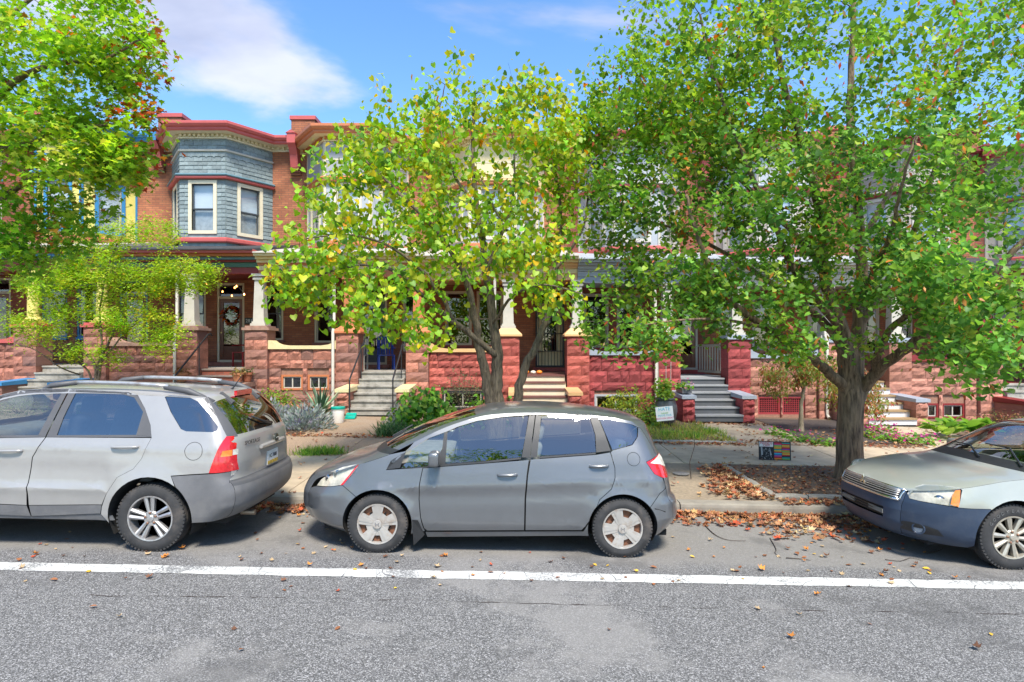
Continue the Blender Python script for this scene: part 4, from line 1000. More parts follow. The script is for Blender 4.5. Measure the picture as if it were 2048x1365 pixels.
# ---------------------------------------------------------------- grey hatchback
def hatchback():
    def bumps(x, z):
        r1 = math.hypot(x, z - .305); r2 = math.hypot(x - 2.5, z - .305); b = 0
        for r in (r1, r2):
            if .34 < r < .47: b += .022 * (1 - (r - .34) / .13) ** 2
        zc_ = .66 + .045 * x; b += .010 * math.exp(-((z - zc_) / .03) ** 2) * (1 if 0 < x < 3 else 0) - .012 * math.exp(-((z - zc_ + .1) / .09) ** 2) * (1 if .3 < x < 2.2 else .2)
        b += .012 * math.exp(-((z - .335) / .028) ** 2) * (1 if .4 < x < 2.1 else 0)
        return b
    body = car_paint('grey_metallic', (.16, .168, .178), metal=.55, rough=.36)
    Cc = [(-.66,.19),(-.80,.24),(-.86,.36),(-.87,.5),(-.84,.62),(-.76,.73),(-.52,.86),(-.27,.94),(-.13,1.0),(.17,1.155),(.55,1.31),(.93,1.425),(1.2,1.475),(1.55,1.497),(1.9,1.49),(2.3,1.455),(2.68,1.395),(2.84,1.345),(2.88,1.30),(2.98,1.1),(3.07,.94),(3.13,.84),(3.17,.7),(3.2,.6),(3.25,.55),(3.27,.4),(3.2,.28),(3.05,.22)]
    Ec = [(-.55,.19),(-.70,.23),(-.745,.36),(-.755,.5),(-.73,.6),(-.66,.70),(-.42,.805),(-.2,.895),(.1,1.0),(.34,1.12),(.66,1.275),(1.0,1.385),(1.25,1.42),(1.58,1.435),(1.9,1.43),(2.25,1.40),(2.56,1.35),(2.70,1.31),(2.76,1.27),(2.88,1.1),(2.95,.95),(2.985,.84),(3.02,.7),(3.05,.6),(3.1,.545),(3.12,.4),(3.07,.28),(2.92,.22)]
    fx_ = lambda x: 2.6 + (x - 2.6) * .84 if x > 2.6 else (-.5 + (x + .5) * 1.17 if x < -.5 else x)
    Cc = [(fx_(a), b) for a, b in Cc]; Ec = [(fx_(a), b) for a, b in Ec]
    c = Car('hatchback', 'dark grey five-door hatchback with dull beige wheel covers, parked between two other cars', -1.378, 7.2,
            [(.12,.76),(.2,.80),(.28,.825),(.4,.838),(.55,.845),(.68,.842),(.8,.822),(.95,.782),(1.05,.748),(1.2,.69),(1.35,.62),(1.43,.575),(1.5,.54)],
            [(z, fx_(x)) for z, x in ((.15,-.6),(.25,-.8),(.4,-.87),(.55,-.87),(.65,-.82),(.75,-.76),(2,-.76))], [(z, fx_(x)) for z, x in ((.2,3.1),(.4,3.27),(.55,3.25),(.62,3.2),(.8,3.16),(1.0,3.07),(1.2,2.97),(1.35,2.87))], .72, .4, 2.3, 3.0, 2.5, .305, Cc, Ec, bumps, (580, 780, 2.56))
    cv = c.conv; rt = c.root; hz = .30; ra = .352
    light = cv((128,492),(150,462),(200,422),(260,397),(345,380),(322,422),(262,488),(200,496))
    # loft: bumper, grille, bonnet, windscreen, roof, tailgate
    c.loft('front_bumper', body, 0, 4); c.loft('grille', black_plastic, 4, 5, -.8, .8); 
    for a, b in ((-1, -.8), (.8, 1)): c.loft('grille_surround', body, 4, 5, a, b)
    c.loft('bonnet', body, 5, 8); c.loft('scuttle', black_plastic, 8, 8.4)
    c.loft('windscreen', car_glass, 8.4, 11, -.9, .9)
    for a, b in ((-1, -.9), (.9, 1)): c.loft('windscreen_pillar', body, 8.4, 11, a, b)
    c.loft('roof', body, 11, 17.2); c.loft('rear_window', tint_glass, 18, 20, -.86, .86); c.loft('rear_header', body, 17.2, 18)
    for a, b in ((-1, -.86), (.86, 1)): c.loft('tailgate_pillar', body, 18, 20, a, b)
    c.loft('tailgate', body, 20, 23); c.loft('rear_bumper', body, 23, 27)
    # sides
    archF = lambda a, b: arc(0, hz, ra, a, b); archR = lambda a, b: arc(2.5, hz, ra, a, b)
    sF = cv((330, 547))[0]; aF = math.degrees(math.atan2(sF[1] - hz, sF[0]))
    inv = lambda a: a
    fb = c.Ep(0, 4.0.__int__()) + [light[0], light[7], light[6]] + archF(min(aF, 128), 200)[:] + [(-.35, .185)]
    c.panel('front_bumper_corner', body, fb)
    c.panel('headlight_housing', lamp_back, light, off=-.02, inset=0); hl = c.panel('headlight', lamp_clear, light, inset=.001)
    for (u, v, r_) in ((180, 455, .045), (225, 435, .05)):
        (x, z), = cv((u, v)); 
        for sg in (-1, 1): MB().lathe([(r_, .0), (r_ * .7, .03), (.004, .04)], 20, 'Y', c=(x + .03, sg * (c.hw(x + .03, z) - .03) - (0 if sg < 0 else .0), z)).build('lamp_bowl', chrome, rt, smooth=True)
    c.panel('side_marker', red_lens, cv((330, 392), (345, 382), (268, 485), (250, 490), (300, 430)), off=.002, inset=0)
    e_h = c.Ep(5, 8); dfront = cv((672,398),(656,480),(655,560),(664,650),(680,705),(690,722))
    sail = cv((485,408),(508,362),(585,316),(555,400))
    fend = [light[5], light[4]] + [p for p in e_h if p[0] > light[4][0] + .02] + cv((590, 312), (485, 410)) + dfront + [(.42, .2), (ra * math.cos(R(-15)), .2)] + archF(-5, min(aF, 128)) + [light[6]]
    c.panel('front_wing', body, fend)
    c.panel('sail_panel', black_plastic, sail, inset=0)
    ft = cv((560,402),(590,368),(612,300+6),(700,250),(778,220),(770,300),(745,340),(690,392))
    c.panel('quarter_light', car_glass, ft, inset=.001)
    g1 = cv((792,222),(850,192),(950,162),(1080,142),(1208,136),(1192,250),(1174,345),(1000,363),(787,378)); g2 = cv((1276,136),(1518,133),(1550,230),(1556,320),(1257,341),(1266,230))
    g3 = cv((1566,137),(1650,146),(1735,164),(1766,190),(1766,240),(1742,280),(1642,308),(1602,220))
    belt = cv((672,398),(1000,366),(1215,350),(1255,346),(1625,318))
    c.panel('door_glass', car_glass, g1, inset=0, off=-.006); c.panel('door_glass', car_glass, g2, inset=0, off=-.006); c.panel('quarter_glass', tint_glass, g3, inset=0, off=-.004)
    # window surround and pillars
    top = [p for p in c.Ep(8, 17)]
    c.panel('door_pillar', black_plastic, cv((1210,134),(1243,126),(1218,349),(1176,347)), inset=.002); c.panel('door_pillar', black_plastic, cv((1246,126),(1274,133),(1256,344),(1222,348)), inset=.002)
    c.panel('door_pillar', black_plastic, cv((1520,132),(1562,134),(1600,222),(1632,312),(1558,322),(1552,230)), inset=.001)
    c.panel('window_strip', black_plastic, cv((560,402),(690,393),(787,379),(1000,364),(1174,346),(1172,356),(1000,374),(787,390),(672,400)), inset=0); c.panel('window_strip', black_plastic, cv((1257,342),(1556,321),(1556,330),(1257,352)), inset=0)
    c.panel('quarter_pillar', black_plastic, cv((778,220),(795,214),(787,380),(690,394),(745,342),(770,300)), inset=0)
    roofside = [p for p in c.Ep(9, 17) if p[0] > .3]
    lower = cv((612,304),(700,248),(790,214),(850,188),(950,158),(1080,138),(1243,126),(1520,131),(1562,134),(1650,144),(1738,162),(1768,188))
    c.panel('roof_rail', body, [cv((585, 318))[0]] + roofside + [(2.6, 1.27)] + lower[::-1], inset=.0)
    c.panel('front_door', body, cv((672,401),(787,392),(1000,376),(1215,358)) + cv((1205,440),(1197,560),(1197,720)) + cv((700,722),(684,710),(665,650),(656,560),(657,480)))
    c.panel('rear_door', body, cv((1222,357),(1255,354),(1556,332),(1630,320)) + cv((1655,400),(1657,450),(1640,508),(1580,563)) + archR(140, 168) + cv((1508,702),(1490,720),(1202,720),(1202,560),(1210,440)))
    tl = cv((1815,370),(1878,322),(1905,350)) + [(2.985, .84)] + cv((1860,432))
    tl = cv((1815,370),(1880,322),(1903,350),(1922,400),(1926,448),(1900,450),(1858,430))
    q = cv((1632,320),(1642,310),(1742,282),(1768,240),(1770,190)) + [p for p in c.Ep(16, 20) if p[0] > 2.6] + [tl[1], tl[0], tl[6], tl[5], (fx_(3.012), .74), (fx_(3.01), .70), (fx_(2.93), .66)] + archR(40, 140) + cv((1580,563),(1640,508),(1657,450),(1655,400))
    c.panel('rear_wing', body, q)
    c.panel('tail_light', red_lens, tl, inset=.001, off=.004); c.panel('tail_light_lens', lamp_back, cv((1862,352),(1880,325),(1902,352),(1915,392),(1885,380),(1835,375)), off=.007, inset=0)
    rb = [(fx_(2.93), .66), (fx_(3.01), .70)] + c.Ep(22, 27) + [(2.84, .22)] + archR(-10, 40)
    c.panel('rear_bumper_corner', body, rb)
    sill = cv((690,728),(1500,726)) + archR(172, 190) + cv((1530,752),(700,756))
    c.panel('sill', body, sill, off=-.012)
    for side in (-1, 1):
        for (pts) in (cv((622,665),(652,668),(688,742),(636,790)), cv((1862,606),(1918,622),(1925,722),(1886,748))):
            m = MB(); n = len(pts); m.add([(a, side * (c.hw(a, max(b, .2)) + .006), b) for a, b in pts] + [(a, side * (c.hw(a, max(b, .2)) - .2), b) for a, b in pts], [tuple(range(n)), tuple(range(2*n-1, n-1, -1))] + [(i, i+n, (i+1) % n+n, (i+1) % n) for i in range(n)])
            m.build('mud_flap', black_plastic, rt)
    back = [(-.5,.2)] + archF(195, 0)[::1] + [(.4,.2),(2.1,.2)] + archR(180, -15) + [(2.82,.26),(2.86,.55),(2.8,.9),(2.3,.98),(1.2,.94),(.3,.92),(-.2,.82),(-.6,.62)]
    c.panel('inner_body', shut, back, off=-.05, inset=0, step=.05)
    c.liners(.35, hz); c.floor(-.6, 3.0, .62, .18, .24)
    for x in (0, 2.5):
        for sg in (-1, 1): wheel(c, x, sg, .305, .18, dict(kind='cover', rim=.204), .845, spin=.0 if x == 0 else .35)
    (hx, hz_), (hx2, hz2) = cv((1105, 438), (1573, 393)); handle(c, hx, hz_, .19, body); handle(c, hx2, hz2, .185, body)
    (fx, fz), = cv((1750, 355)); ring_on(c, fx, fz, .068)
    (mx_, mz_), = cv((748, 352)); mirror(c, mx_ - .02, mz_ + .0, body)
    seats(c, [(1.25, .42, (-.36, .36), False), (2.1, .48, (0,), True)][:1], seat_light); seats(c, [(2.15, .46, (0,), True)], seat_light, 1.2)
    rbox('dashboard', seat_light, rt, (.42, 0, .86), (.55, 1.3, .2), .08)
    MB().tube([(.78 + .02*math.cos(a), -.36 + .18*math.cos(a), .93 + .17*math.sin(a)) for a in np.linspace(0, 2*math.pi, 25)], .014, 6).build('steering_wheel', black_plastic, rt)
    for (y0, y1) in ((-.55, .0), (.05, .55)):
        wp = MB(); pts = [c.surf(int(8.5 * 5), y0) + Vector((0, 0, .02)), c.surf(int(9.0 * 5), (y0 + y1) / 2) + Vector((0, 0, .03)), c.surf(int(8.9 * 5), y1) + Vector((0, 0, .03))]; wp.tube(pts, .009, 6); wp.build('wiper', black_plastic, rt)
    return c
hb = hatchback()

# ---------------------------------------------------------------- silver-white estate car (sport utility)
def suv():
    def bumps(x, z):
        b = 0
        for wx in (0, 2.63):
            r = math.hypot(x - wx, z - .34)
            if .40 < r < .58: b += .03 * (1 - (r - .40) / .18) ** 1.5
        b += .008 * math.exp(-((z - 1.02) / .02) ** 2); b += (.02 * math.exp(-((z - .62) / .035) ** 2) - .012 * math.exp(-((z - .8) / .12) ** 2)) * (1 if .5 < x < 2.2 else 0)
        return b
    body = car_paint('silver_white', (.355, .345, .33), metal=.25, rough=.36); grey = M_('grey_cladding', (.13, .13, .135), rough=.55, var=.12, bump=.1, bscale=120, dirt=(.2, .185, .165), dscale=3, damt=.3)
    dk = M_('charcoal_trim', (.085, .085, .09), rough=.55, var=.1)
    Cc = [(-.70,.28),(-.84,.34),(-.88,.5),(-.88,.68),(-.84,.8),(-.75,.9),(-.45,1.0),(-.1,1.07),(.1,1.1),(.4,1.28),(.75,1.48),(1.0,1.57),(1.3,1.615),(1.8,1.635),(2.3,1.63),(2.8,1.605),(3.0,1.59),(3.12,1.57),(3.2,1.53),(3.4,1.36),(3.52,1.17),(3.55,1.1),(3.57,.9),(3.56,.72),(3.63,.69),(3.66,.6),(3.64,.45),(3.5,.33),(3.35,.3)]
    Ec = [(-.58,.28),(-.72,.32),(-.76,.5),(-.76,.66),(-.72,.77),(-.62,.86),(-.33,.96),(.0,1.05),(.25,1.1),(.55,1.27),(.85,1.43),(1.08,1.51),(1.35,1.548),(1.8,1.565),(2.3,1.56),(2.75,1.545),(2.95,1.535),(3.06,1.52),(3.12,1.46),(3.3,1.3),(3.42,1.16),(3.445,1.08),(3.465,.9),(3.465,.72),(3.49,.69),(3.53,.6),(3.51,.45),(3.4,.33),(3.25,.3)]
    fx_ = lambda x: 2.95 + (x - 2.95) * .86 if x > 2.95 else x
    Cc = [(fx_(a), b) for a, b in Cc]; Ec = [(fx_(a), b) for a, b in Ec]
    c = Car('sport_utility_car', 'silver-white sport utility car with roof rails and grey bumper, seen from its tail', -6.27, 7.15,
            [(.2,.82),(.35,.86),(.55,.885),(.75,.888),(.9,.88),(1.05,.86),(1.2,.81),(1.4,.735),(1.55,.675),(1.65,.63)],
            [(.2,-.7),(.4,-.86),(.7,-.88),(.85,-.82),(.95,-.72),(2,-.72)], [(z, fx_(x)) for z, x in ((.25,3.4),(.45,3.64),(.6,3.66),(.69,3.62),(.75,3.57),(.9,3.57),(1.1,3.55),(1.2,3.5),(1.4,3.38),(1.55,3.22),(1.65,3.12))], .8, .32, 2.3, 3.2, 2.63, .343, Cc, Ec, bumps, (0, 730, 3.303))
    cv = c.conv; rt = c.root; hz = .34; ra = .42
    aF = lambda a, b: arc(0, hz, ra, a, b); aR = lambda a, b: arc(2.63, hz, ra, a, b)
    c.loft('front_bumper', grey, 0, 3); c.loft('grille', black_plastic, 3, 5, -.8, .8)
    for a, b in ((-1, -.8), (.8, 1)): c.loft('grille_surround', body, 3, 5, a, b)
    c.loft('bonnet', body, 5, 8); c.loft('scuttle', black_plastic, 8, 8.4); c.loft('windscreen', car_glass, 8.4, 11, -.9, .9)
    for a, b in ((-1, -.9), (.9, 1)): c.loft('windscreen_pillar', body, 8.4, 11, a, b)
    c.loft('roof', body, 11, 17.2); c.loft('rear_window', glass_mat('rear_glass', (.12, .13, .13), refl=1.0, base=.3), 17.9, 20, -.9, .9)
    for a, b in ((-1, -.9), (.9, 1)): c.loft('tailgate_pillar', dk, 17.2, 20.2, a, b)
    c.loft('spoiler', body, 17.2, 17.9, -.9, .9)
    tg = c.loft('tailgate', body, 20, 23); c.loft('bumper_step', dk, 23, 24.4); c.loft('rear_bumper', grey, 24.4, 28)
    # tailgate furniture: handle bar, badge, plate, brake light, wiper
    def onrear(i, t, off): 
        p = c.surf(int(round(i * 5)), t); return Vector((p.x + off, p.y, p.z))
    hbm = MB(); P_ = [onrear(21.55, t, .022) for t in np.linspace(-.38, .52, 9)]
    hbm.tube(P_, [.022] + [.026] * 7 + [.022], 8); hbm.build('tailgate_handle', body, tg, smooth=True, angle=50)
    p = onrear(21.45, .14, .045); MB().lathe([(.055, -.02), (.055, .0), (.048, .006), (.02, .008)], 28, 'X', c=p).build('badge', M_('badge_dark', (.12, .12, .1), rough=.3, metal=.8), tg, smooth=True, angle=40)
    text('badge_lettering', 'KIA', .035, chrome, Matrix.Translation(p + Vector((.0095, 0, 0))) @ Euler((R(90), 0, R(90))).to_matrix().to_4x4(), tg)
    p0 = onrear(22.35, .1, .012)
    MB().box(p0.x - .012, p0.x, p0.y - .155, p0.y + .155, p0.z - .078, p0.z + .078).build('number_plate', M_('plate_white', (.72, .7, .66), rough=.5, var=.12), tg)
    text('plate_lettering', '1C 7008', .062, M_('plate_ink', (.02, .02, .02)), Matrix.Translation((p0.x + .002, p0.y, p0.z + .015)) @ Euler((R(90), 0, R(90))).to_matrix().to_4x4(), tg)
    MB().box(p0.x - .001, p0.x + .002, p0.y - .15, p0.y + .15, p0.z - .074, p0.z - .035).build('plate_band', M_('plate_band', (.6, .38, .05), rough=.5, var=.6, scale=30), tg)
    text('model_lettering', 'SPORTAGE', .062, M_('lettering_dark', (.05, .05, .055), rough=.3, metal=.6), Matrix.Translation(onrear(21.25, -.6, .014)) @ Euler((R(90), 0, R(83))).to_matrix().to_4x4(), tg)
    q = onrear(17.55, 0, .03); MB().box(q.x - .01, q.x + .02, -.2, .2, q.z - .025, q.z + .028).build('brake_light', red_lens, rt)
    wm = MB(); wm.tube([onrear(19.8, .18, .02), onrear(19.55, -.1, .035), onrear(19.3, -.42, .03)], [.02, .014, .008], 8); wm.build('rear_wiper', black_plastic, rt, smooth=True)
    for y in (-.55, .42):
        sm_ = onrear(18.05, y, .03); MB().bar(sm_ + Vector((-.1, 0, .05)), sm_ + Vector((.04, 0, -.05)), .05, .03).build('hinge', dk, rt)
    an = c.surf(int(16.2 * 5), .05); MB().tube([an, an + Vector((.02, 0, .02)), an + Vector((.12, 0, .17))], [.018, .008, .003], 6).build('aerial', black_plastic, rt)
    # sides
    S = cv((290,478),(205,610),(172,800),(185,960),(205,1002)); S2 = cv((288,478),(203,610),(170,800),(183,960),(203,1002))
    bot = cv((660,985))[0]
    rear = cv((668,940),(698,850),(765,745),(870,690),(925,620),(988,482))
    low = cv((184,928),(668,925))
    c.panel('rear_door', body, S[:3] + [low[0], low[1]] + rear[1:])
    c.panel('door_cladding', grey, [low[0], S[4], bot, low[1]])
    c.panel('door_frame', dk, cv((447,160),(830,180),(892,203),(942,290),(980,400),(988,478),(885,463),(928,312),(868,217),(780,192),(482,182)), inset=.001)
    c.panel('door_frame', dk, cv((292,478),(988,478),(885,463),(362,465)), inset=0); c.panel('door_pillar', dk, cv((447,160),(482,182),(402,350),(362,465),(292,478)), inset=.0)
    c.panel('door_glass', tint_glass, cv((482,182),(780,192),(868,217),(928,312),(885,463),(362,465),(402,350)), inset=-.004, off=-.006)
    c.panel('door_pillar', dk, cv((437,160),(283,478),(238,466),(390,182)), inset=0)
    c.panel('door_frame', dk, cv((-400,482),(-240,330),(-100,240),(0,197),(120,170),(250,160),(437,160),(390,182),(200,186),(100,197),(0,219),(-80,255),(-210,345),(-320,470)), inset=0)
    c.panel('door_frame', dk, cv((-400,484),(283,478),(238,464),(-330,470)), inset=0)
    c.panel('door_glass', car_glass, cv((-325,472),(-210,345),(-80,255),(0,219),(100,197),(200,186),(390,182),(238,466)), inset=-.004, off=-.006)
    fdl = cv((-470,490))[0]; fdx = fdl[0]
    l2 = cv((172,928))[0]
    c.panel('front_door', body, [fdl] + S2[:3] + [l2, (fdx + .02, .47), (fdx - .04, .6), (fdx - .04, .9)])
    c.panel('door_cladding', grey, [(fdx + .02, .465), l2, S2[4], (fdx + .1, .36), (fdx + .05, .38)])
    c.panel('front_wing', body, [p for p in c.Ep(5, 9)] + [(fdl[0] + .02, fdl[1]), (fdx - .046, .9), (fdx - .046, .6), (fdx + .0, .38)] + aF(5, 150) + [(-.5, .7), (-.6, .8)])
    c.panel('front_bumper_corner', grey, c.Ep(0, 3) + [(-.62, .75), (-.5, .7)] + aF(150, 190) + [(-.45, .26)])
    c.panel('headlight', lamp_back, [(-.74, .7), (-.71, .78), (-.6, .87), (-.35, .93), (-.42, .84), (-.6, .74)], off=.004)
    c.panel('sill', grey, [(.42, .36), (fdx, .375), S2[4], bot, (2.24, .36), (2.26, .3), (.42, .3)], off=-.01)
    # roof side
    up = [p for p in c.Ep(9, 17) if p[0] < 2.5]
    fo = cv((-400,482),(-240,328),(-100,238),(0,195),(120,168),(250,158),(440,158),(830,178),(892,201))
    c.panel('roof_rail_panel', body, [fo[0]] + up + [(2.5, c.Ep(14, 15)[2][1]), fo[-1]] + fo[:-1][::-1], inset=0)
    dtrim = cv((1350,205),(1395,300),(1440,385),(1485,470)); tl = cv((1483,472),(1570,464),(1573,690),(1370,716),(1408,605),(1440,535))
    qo = cv((892,201)) + [p for p in c.Ep(14, 17) if p[0] >= 2.5] + dtrim + [tl[5], tl[4], tl[3]] + cv((1118,733)) + aR(52, 188) + cv((664,985)) + rear + cv((980,400),(942,290))
    qw = cv((1070,212),(1100,204),(1230,214),(1290,242),(1370,330),(1425,410),(1420,435),(1390,445),(1215,440),(1180,425),(1110,310))
    c.panel('rear_wing', body, qo, inset=0, hole=qw)
    c.panel('quarter_glass', tint_glass, qw, inset=-.003, off=-.008)
    c.panel('tailgate_trim', dk, dtrim + [tl[0], tl[1]] + [p for p in c.Ep(20, 17)], inset=.001)
    c.panel('tail_light', red_lens, tl, inset=.001, off=.006); c.panel('turn_signal', amber_lens, cv((1460,570),(1525,560),(1525,600),(1447,608)), off=.009, inset=0); c.panel('reversing_light', lamp_back, cv((1528,560),(1565,553),(1565,590),(1528,596)), off=.009, inset=0)
    c.panel('tail_edge', body, [tl[1]] + c.Ep(20, 23) + [tl[2]], inset=0)
    c.panel('rear_bumper_corner', grey, cv((1120,737),(1368,722)) + [tl[2]] + c.Ep(23, 28) + [(3.02, .30)] + aR(-5, 50), inset=.002)
    c.panel('inner_body', shut, [(-.5,.3)] + aF(190, 0) + [(.5,.32),(2.1,.32)] + aR(180, -8) + [(3.1,.36),(3.25,.6),(3.24,1.0),(2.5,1.06),(.6,1.08),(-.2,.9),(-.6,.75)], off=-.06, inset=0, step=.05)
    c.liners(.418, hz); c.floor(-.6, 3.3, .66, .24, .32)
    for x in (0, 2.63):
        for sg in (-1, 1): wheel(c, x, sg, .343, .215, dict(kind='alloy', rim=.226, n=5, pair=.032, w=(.014, .022), mat=alloy), .885, spin=.1)
    (hx, hz1), (hx2, hz2) = cv((815, 545), (50, 570)); handle(c, hx, hz1, .26, body); handle(c, hx2, hz2, .26, body)
    (fx, fz), = cv((1265, 572)); ring_on(c, fx, fz, .09)
    mirror(c, .6, 1.2, body, (.13, .22, .17))
    for sg in (-1, 1):
        y = .6; zt = lambda x: float(np.interp(x, [1.2, 1.8, 2.3, 2.8, 3.1], [1.575, 1.6, 1.595, 1.565, 1.525]))
        a = MB(); a.tube([(1.25, sg * y, zt(1.25) - .03), (1.42, sg * y, zt(1.42) + .05), (1.68, sg * y, zt(1.68) + .075)], [.015, .03, .026], 8); a.build('rail_foot', dk, rt, smooth=True); a = MB(); a.tube([(2.6, sg * y, zt(2.6) + .06), (2.85, sg * y, zt(2.85) + .045), (3.12, sg * y, zt(3.1) - .03)], [.026, .034, .02], 8)
        rl = a.build('rail_foot', dk, rt, smooth=True)
        MB().tube([(x, sg * y, zt(x) + .075) for x in np.linspace(1.66, 2.64, 8)], .022, 8).build('roof_rail', alloy, rt, smooth=True)
    MB().tube([(3.5, -.42, .3), (3.35, -.42, .3)], .03, 10).build('exhaust_pipe', M_('exhaust_steel', (.3, .25, .2), rough=.4, metal=.9), rt)
    seats(c, [(1.3, .62, (-.38, .38), False)], seat_cloth); seats(c, [(2.25, .66, (0,), True)], seat_cloth, 1.25); rbox('dashboard', seat_cloth, rt, (.5, 0, 1.0), (.5, 1.4, .22), .08)
    return c
suv_c = suv()

# ---------------------------------------------------------------- beige saloon with primer-dark bumper
def saloon():
    def bumps(x, z):
        b = 0
        for wx in (0, 2.75):
            r = math.hypot(x - wx, z - .33)
            if .36 < r < .48: b += .02 * (1 - (r - .36) / .12) ** 2
        return b
    body = car_paint('beige_metallic', (.38, .395, .345), metal=.3, rough=.4); dark = M_('blue_black_primer', (.024, .042, .078), rough=.5, var=.12, scale=4, coat=.1, dirt=(.09, .1, .115), dscale=3.5, damt=.3)
    Cc = [(-.85,.2),(-.98,.24),(-1.04,.36),(-1.05,.5),(-1.04,.59),(-1.0,.70),(-.95,.74),(-.6,.83),(-.2,.905),(.18,.955),(.5,1.14),(.8,1.31),(1.0,1.38),(1.4,1.425),(1.9,1.43),(2.3,1.38),(2.6,1.25),(2.9,1.08),(3.2,1.04),(3.6,1.0),(3.75,.95),(3.8,.85),(3.82,.6),(3.78,.4),(3.6,.25)]
    Ec = [(-.72,.2),(-.86,.23),(-.92,.36),(-.93,.5),(-.92,.585),(-.885,.68),(-.84,.715),(-.47,.80),(-.1,.87),(.32,.93),(.62,1.1),(.9,1.26),(1.1,1.32),(1.45,1.36),(1.9,1.36),(2.25,1.31),(2.5,1.2),(2.78,1.02),(3.1,.97),(3.5,.93),(3.65,.89),(3.7,.8),(3.72,.6),(3.68,.4),(3.5,.25)]
    c = Car('saloon_car', 'beige saloon car with an unpainted dark blue front bumper beside the linden trunk', 4.99, 7.12,
            [(.18,.84),(.3,.88),(.5,.91),(.65,.92),(.75,.905),(.85,.87),(.95,.83),(1.1,.75),(1.3,.66),(1.42,.6)],
            [(.15,-.8),(.25,-.98),(.36,-1.04),(.5,-1.05),(.6,-1.04),(.7,-1.0),(.75,-.96),(2,-.96)], [(.2,3.6),(.4,3.78),(.6,3.82),(.85,3.8),(1.0,3.72),(1.6,3.72)], .75, .5, 2.4, 3, 2.75, .33, Cc, Ec, bumps, (1640, 840, 4.265))
    cv = c.conv; rt = c.root; hz = .325; ra = .375
    aF = lambda a, b: arc(0, hz, ra, a, b); aR = lambda a, b: arc(2.75, hz, ra, a, b)
    c.loft('front_bumper', dark, 0, 2.2); c.loft('air_intake', black_plastic, 2.2, 3.0, -.72, .72, off=-.03); 
    fbm = c.loft('front_bumper', dark, 3.0, 4.2)
    for a, b in ((-1, -.72), (.72, 1)): c.loft('front_bumper', dark, 2.2, 3.0, a, b)
    for i in (2.4, 2.6, 2.8):
        MB().tube([c.surf(int(i * 5), t) + Vector((.02, 0, 0)) for t in np.linspace(-.7, .7, 15)], .006, 6).build('intake_bar', black_plastic, rt)
    for t in (-.5, .45): 
        p = c.surf(13, t); MB().box(p.x + .012, p.x + .03, p.y - .13, p.y + .13, p.z - .022, p.z + .022).build('bumper_bracket', M_('bare_bracket', (.17, .165, .15), rough=.7, var=.2), rt)
    gr = c.loft('grille', shut, 4.2, 5.8, -.93, .93, off=-.03)
    for a, b in ((-1, -.93), (.93, 1)): c.loft('grille_surround', dark, 4.2, 5.8, a, b)
    for i in range(21, 29):
        MB().tube([c.surf(i, t) + Vector((.006, 0, 0)) for t in np.linspace(-.92, .92, 21)], .0065, 6).build('grille_bar', alloy, gr, smooth=True)
    su = MB(); su.tube([c.surf(21, t) for t in np.linspace(-.95, .95, 21)], .014, 8); su.tube([c.surf(29, t) for t in np.linspace(-.98, .98, 21)], .008, 8)
    for sgn in (-1, 1): su.tube([c.surf(i, sgn * (.95 + .004 * (i - 21))) for i in range(21, 30)], .012, 8)
    su.build('grille_chrome', chrome, gr, smooth=True)
    e = c.surf(25, 0) + Vector((-.012, 0, 0)); em = MB()
    for a in (90, 210, 330):
        d = Vector((0, math.cos(R(a)), math.sin(R(a)))); s_ = Vector((0, -d.z, d.y))
        q = [e + d * .004, e + d * .034 + s_ * .019, e + d * .064, e + d * .034 - s_ * .019]
        em.add([v for v in q] + [v + Vector((.012, 0, 0)) for v in q], [(0,1,2,3),(0,4,5,1),(1,5,6,2),(2,6,7,3),(3,7,4,0)])
    em.build('emblem', M_('worn_chrome_gold', (.72, .66, .5), rough=.2, metal=1), gr)
    c.loft('bonnet', body, 5.8, 9); c.loft('scuttle', black_plastic, 9, 9.4); c.loft('windscreen', car_glass, 9.4, 12, -.92, .92)
    for a, b in ((-1, -.92), (.92, 1)): c.loft('windscreen_pillar', black_plastic, 9.4, 12, a, b)
    c.loft('roof', body, 12, 15); c.loft('rear_window', car_glass, 15, 17, -.9, .9)
    for a, b in ((-1, -.9), (.9, 1)): c.loft('rear_pillar', body, 15, 17, a, b)
    c.loft('boot_lid', body, 17, 21); c.loft('rear_bumper', body, 21, 24)
    hl = cv((745,640),(765,605),(810,575),(880,557),(1000,560),(1180,582),(1199,602),(1190,650),(1165,746),(1000,722),(850,696),(757,672))
    c.panel('headlight_housing', lamp_back, hl, off=-.03, inset=0)
    for (u, v, r_) in ((870, 620, .06), (1050, 610, .05), (1010, 690, .05)):
        (x, z), = cv((u, v))
        for sg in (-1, 1):
            rn = math.atan2(c.hw(x + .02, z) - c.hw(x - .02, z), .04)
            b_ = MB().lathe([(r_, .0), (r_ * .75, .025), (r_ * .2, .034)], 24, 'Y'); o = b_.build('lamp_bowl', chrome, rt, smooth=True, origin=(0, 0, 0)); o.location = (x + .015, sg * (c.hw(x, z) - .03), z); o.rotation_euler = (0, 0, -rn if sg < 0 else math.pi + rn)
    c.panel('headlight', lamp_clear, hl, inset=.001, off=.003)
    c.panel('turn_signal', amber_lens, cv((1140,600),(1182,597),(1168,742),(1100,722),(1112,650)), off=.006, inset=0)
    am = [(h[0], h[1]) for h in hl]
    wing = [hl[0], hl[1], hl[2], hl[3], hl[4], hl[5], hl[6], hl[7], hl[8]]
    edge = [p for p in c.Ep(6, 9)]
    # wing: from lamp top along bonnet edge to the door, back along the arch and the bumper line
    bl_ = cv((1165,750),(1300,760),(1445,764))
    aa = math.degrees(math.atan2(bl_[2][1] - hz, bl_[2][0]))
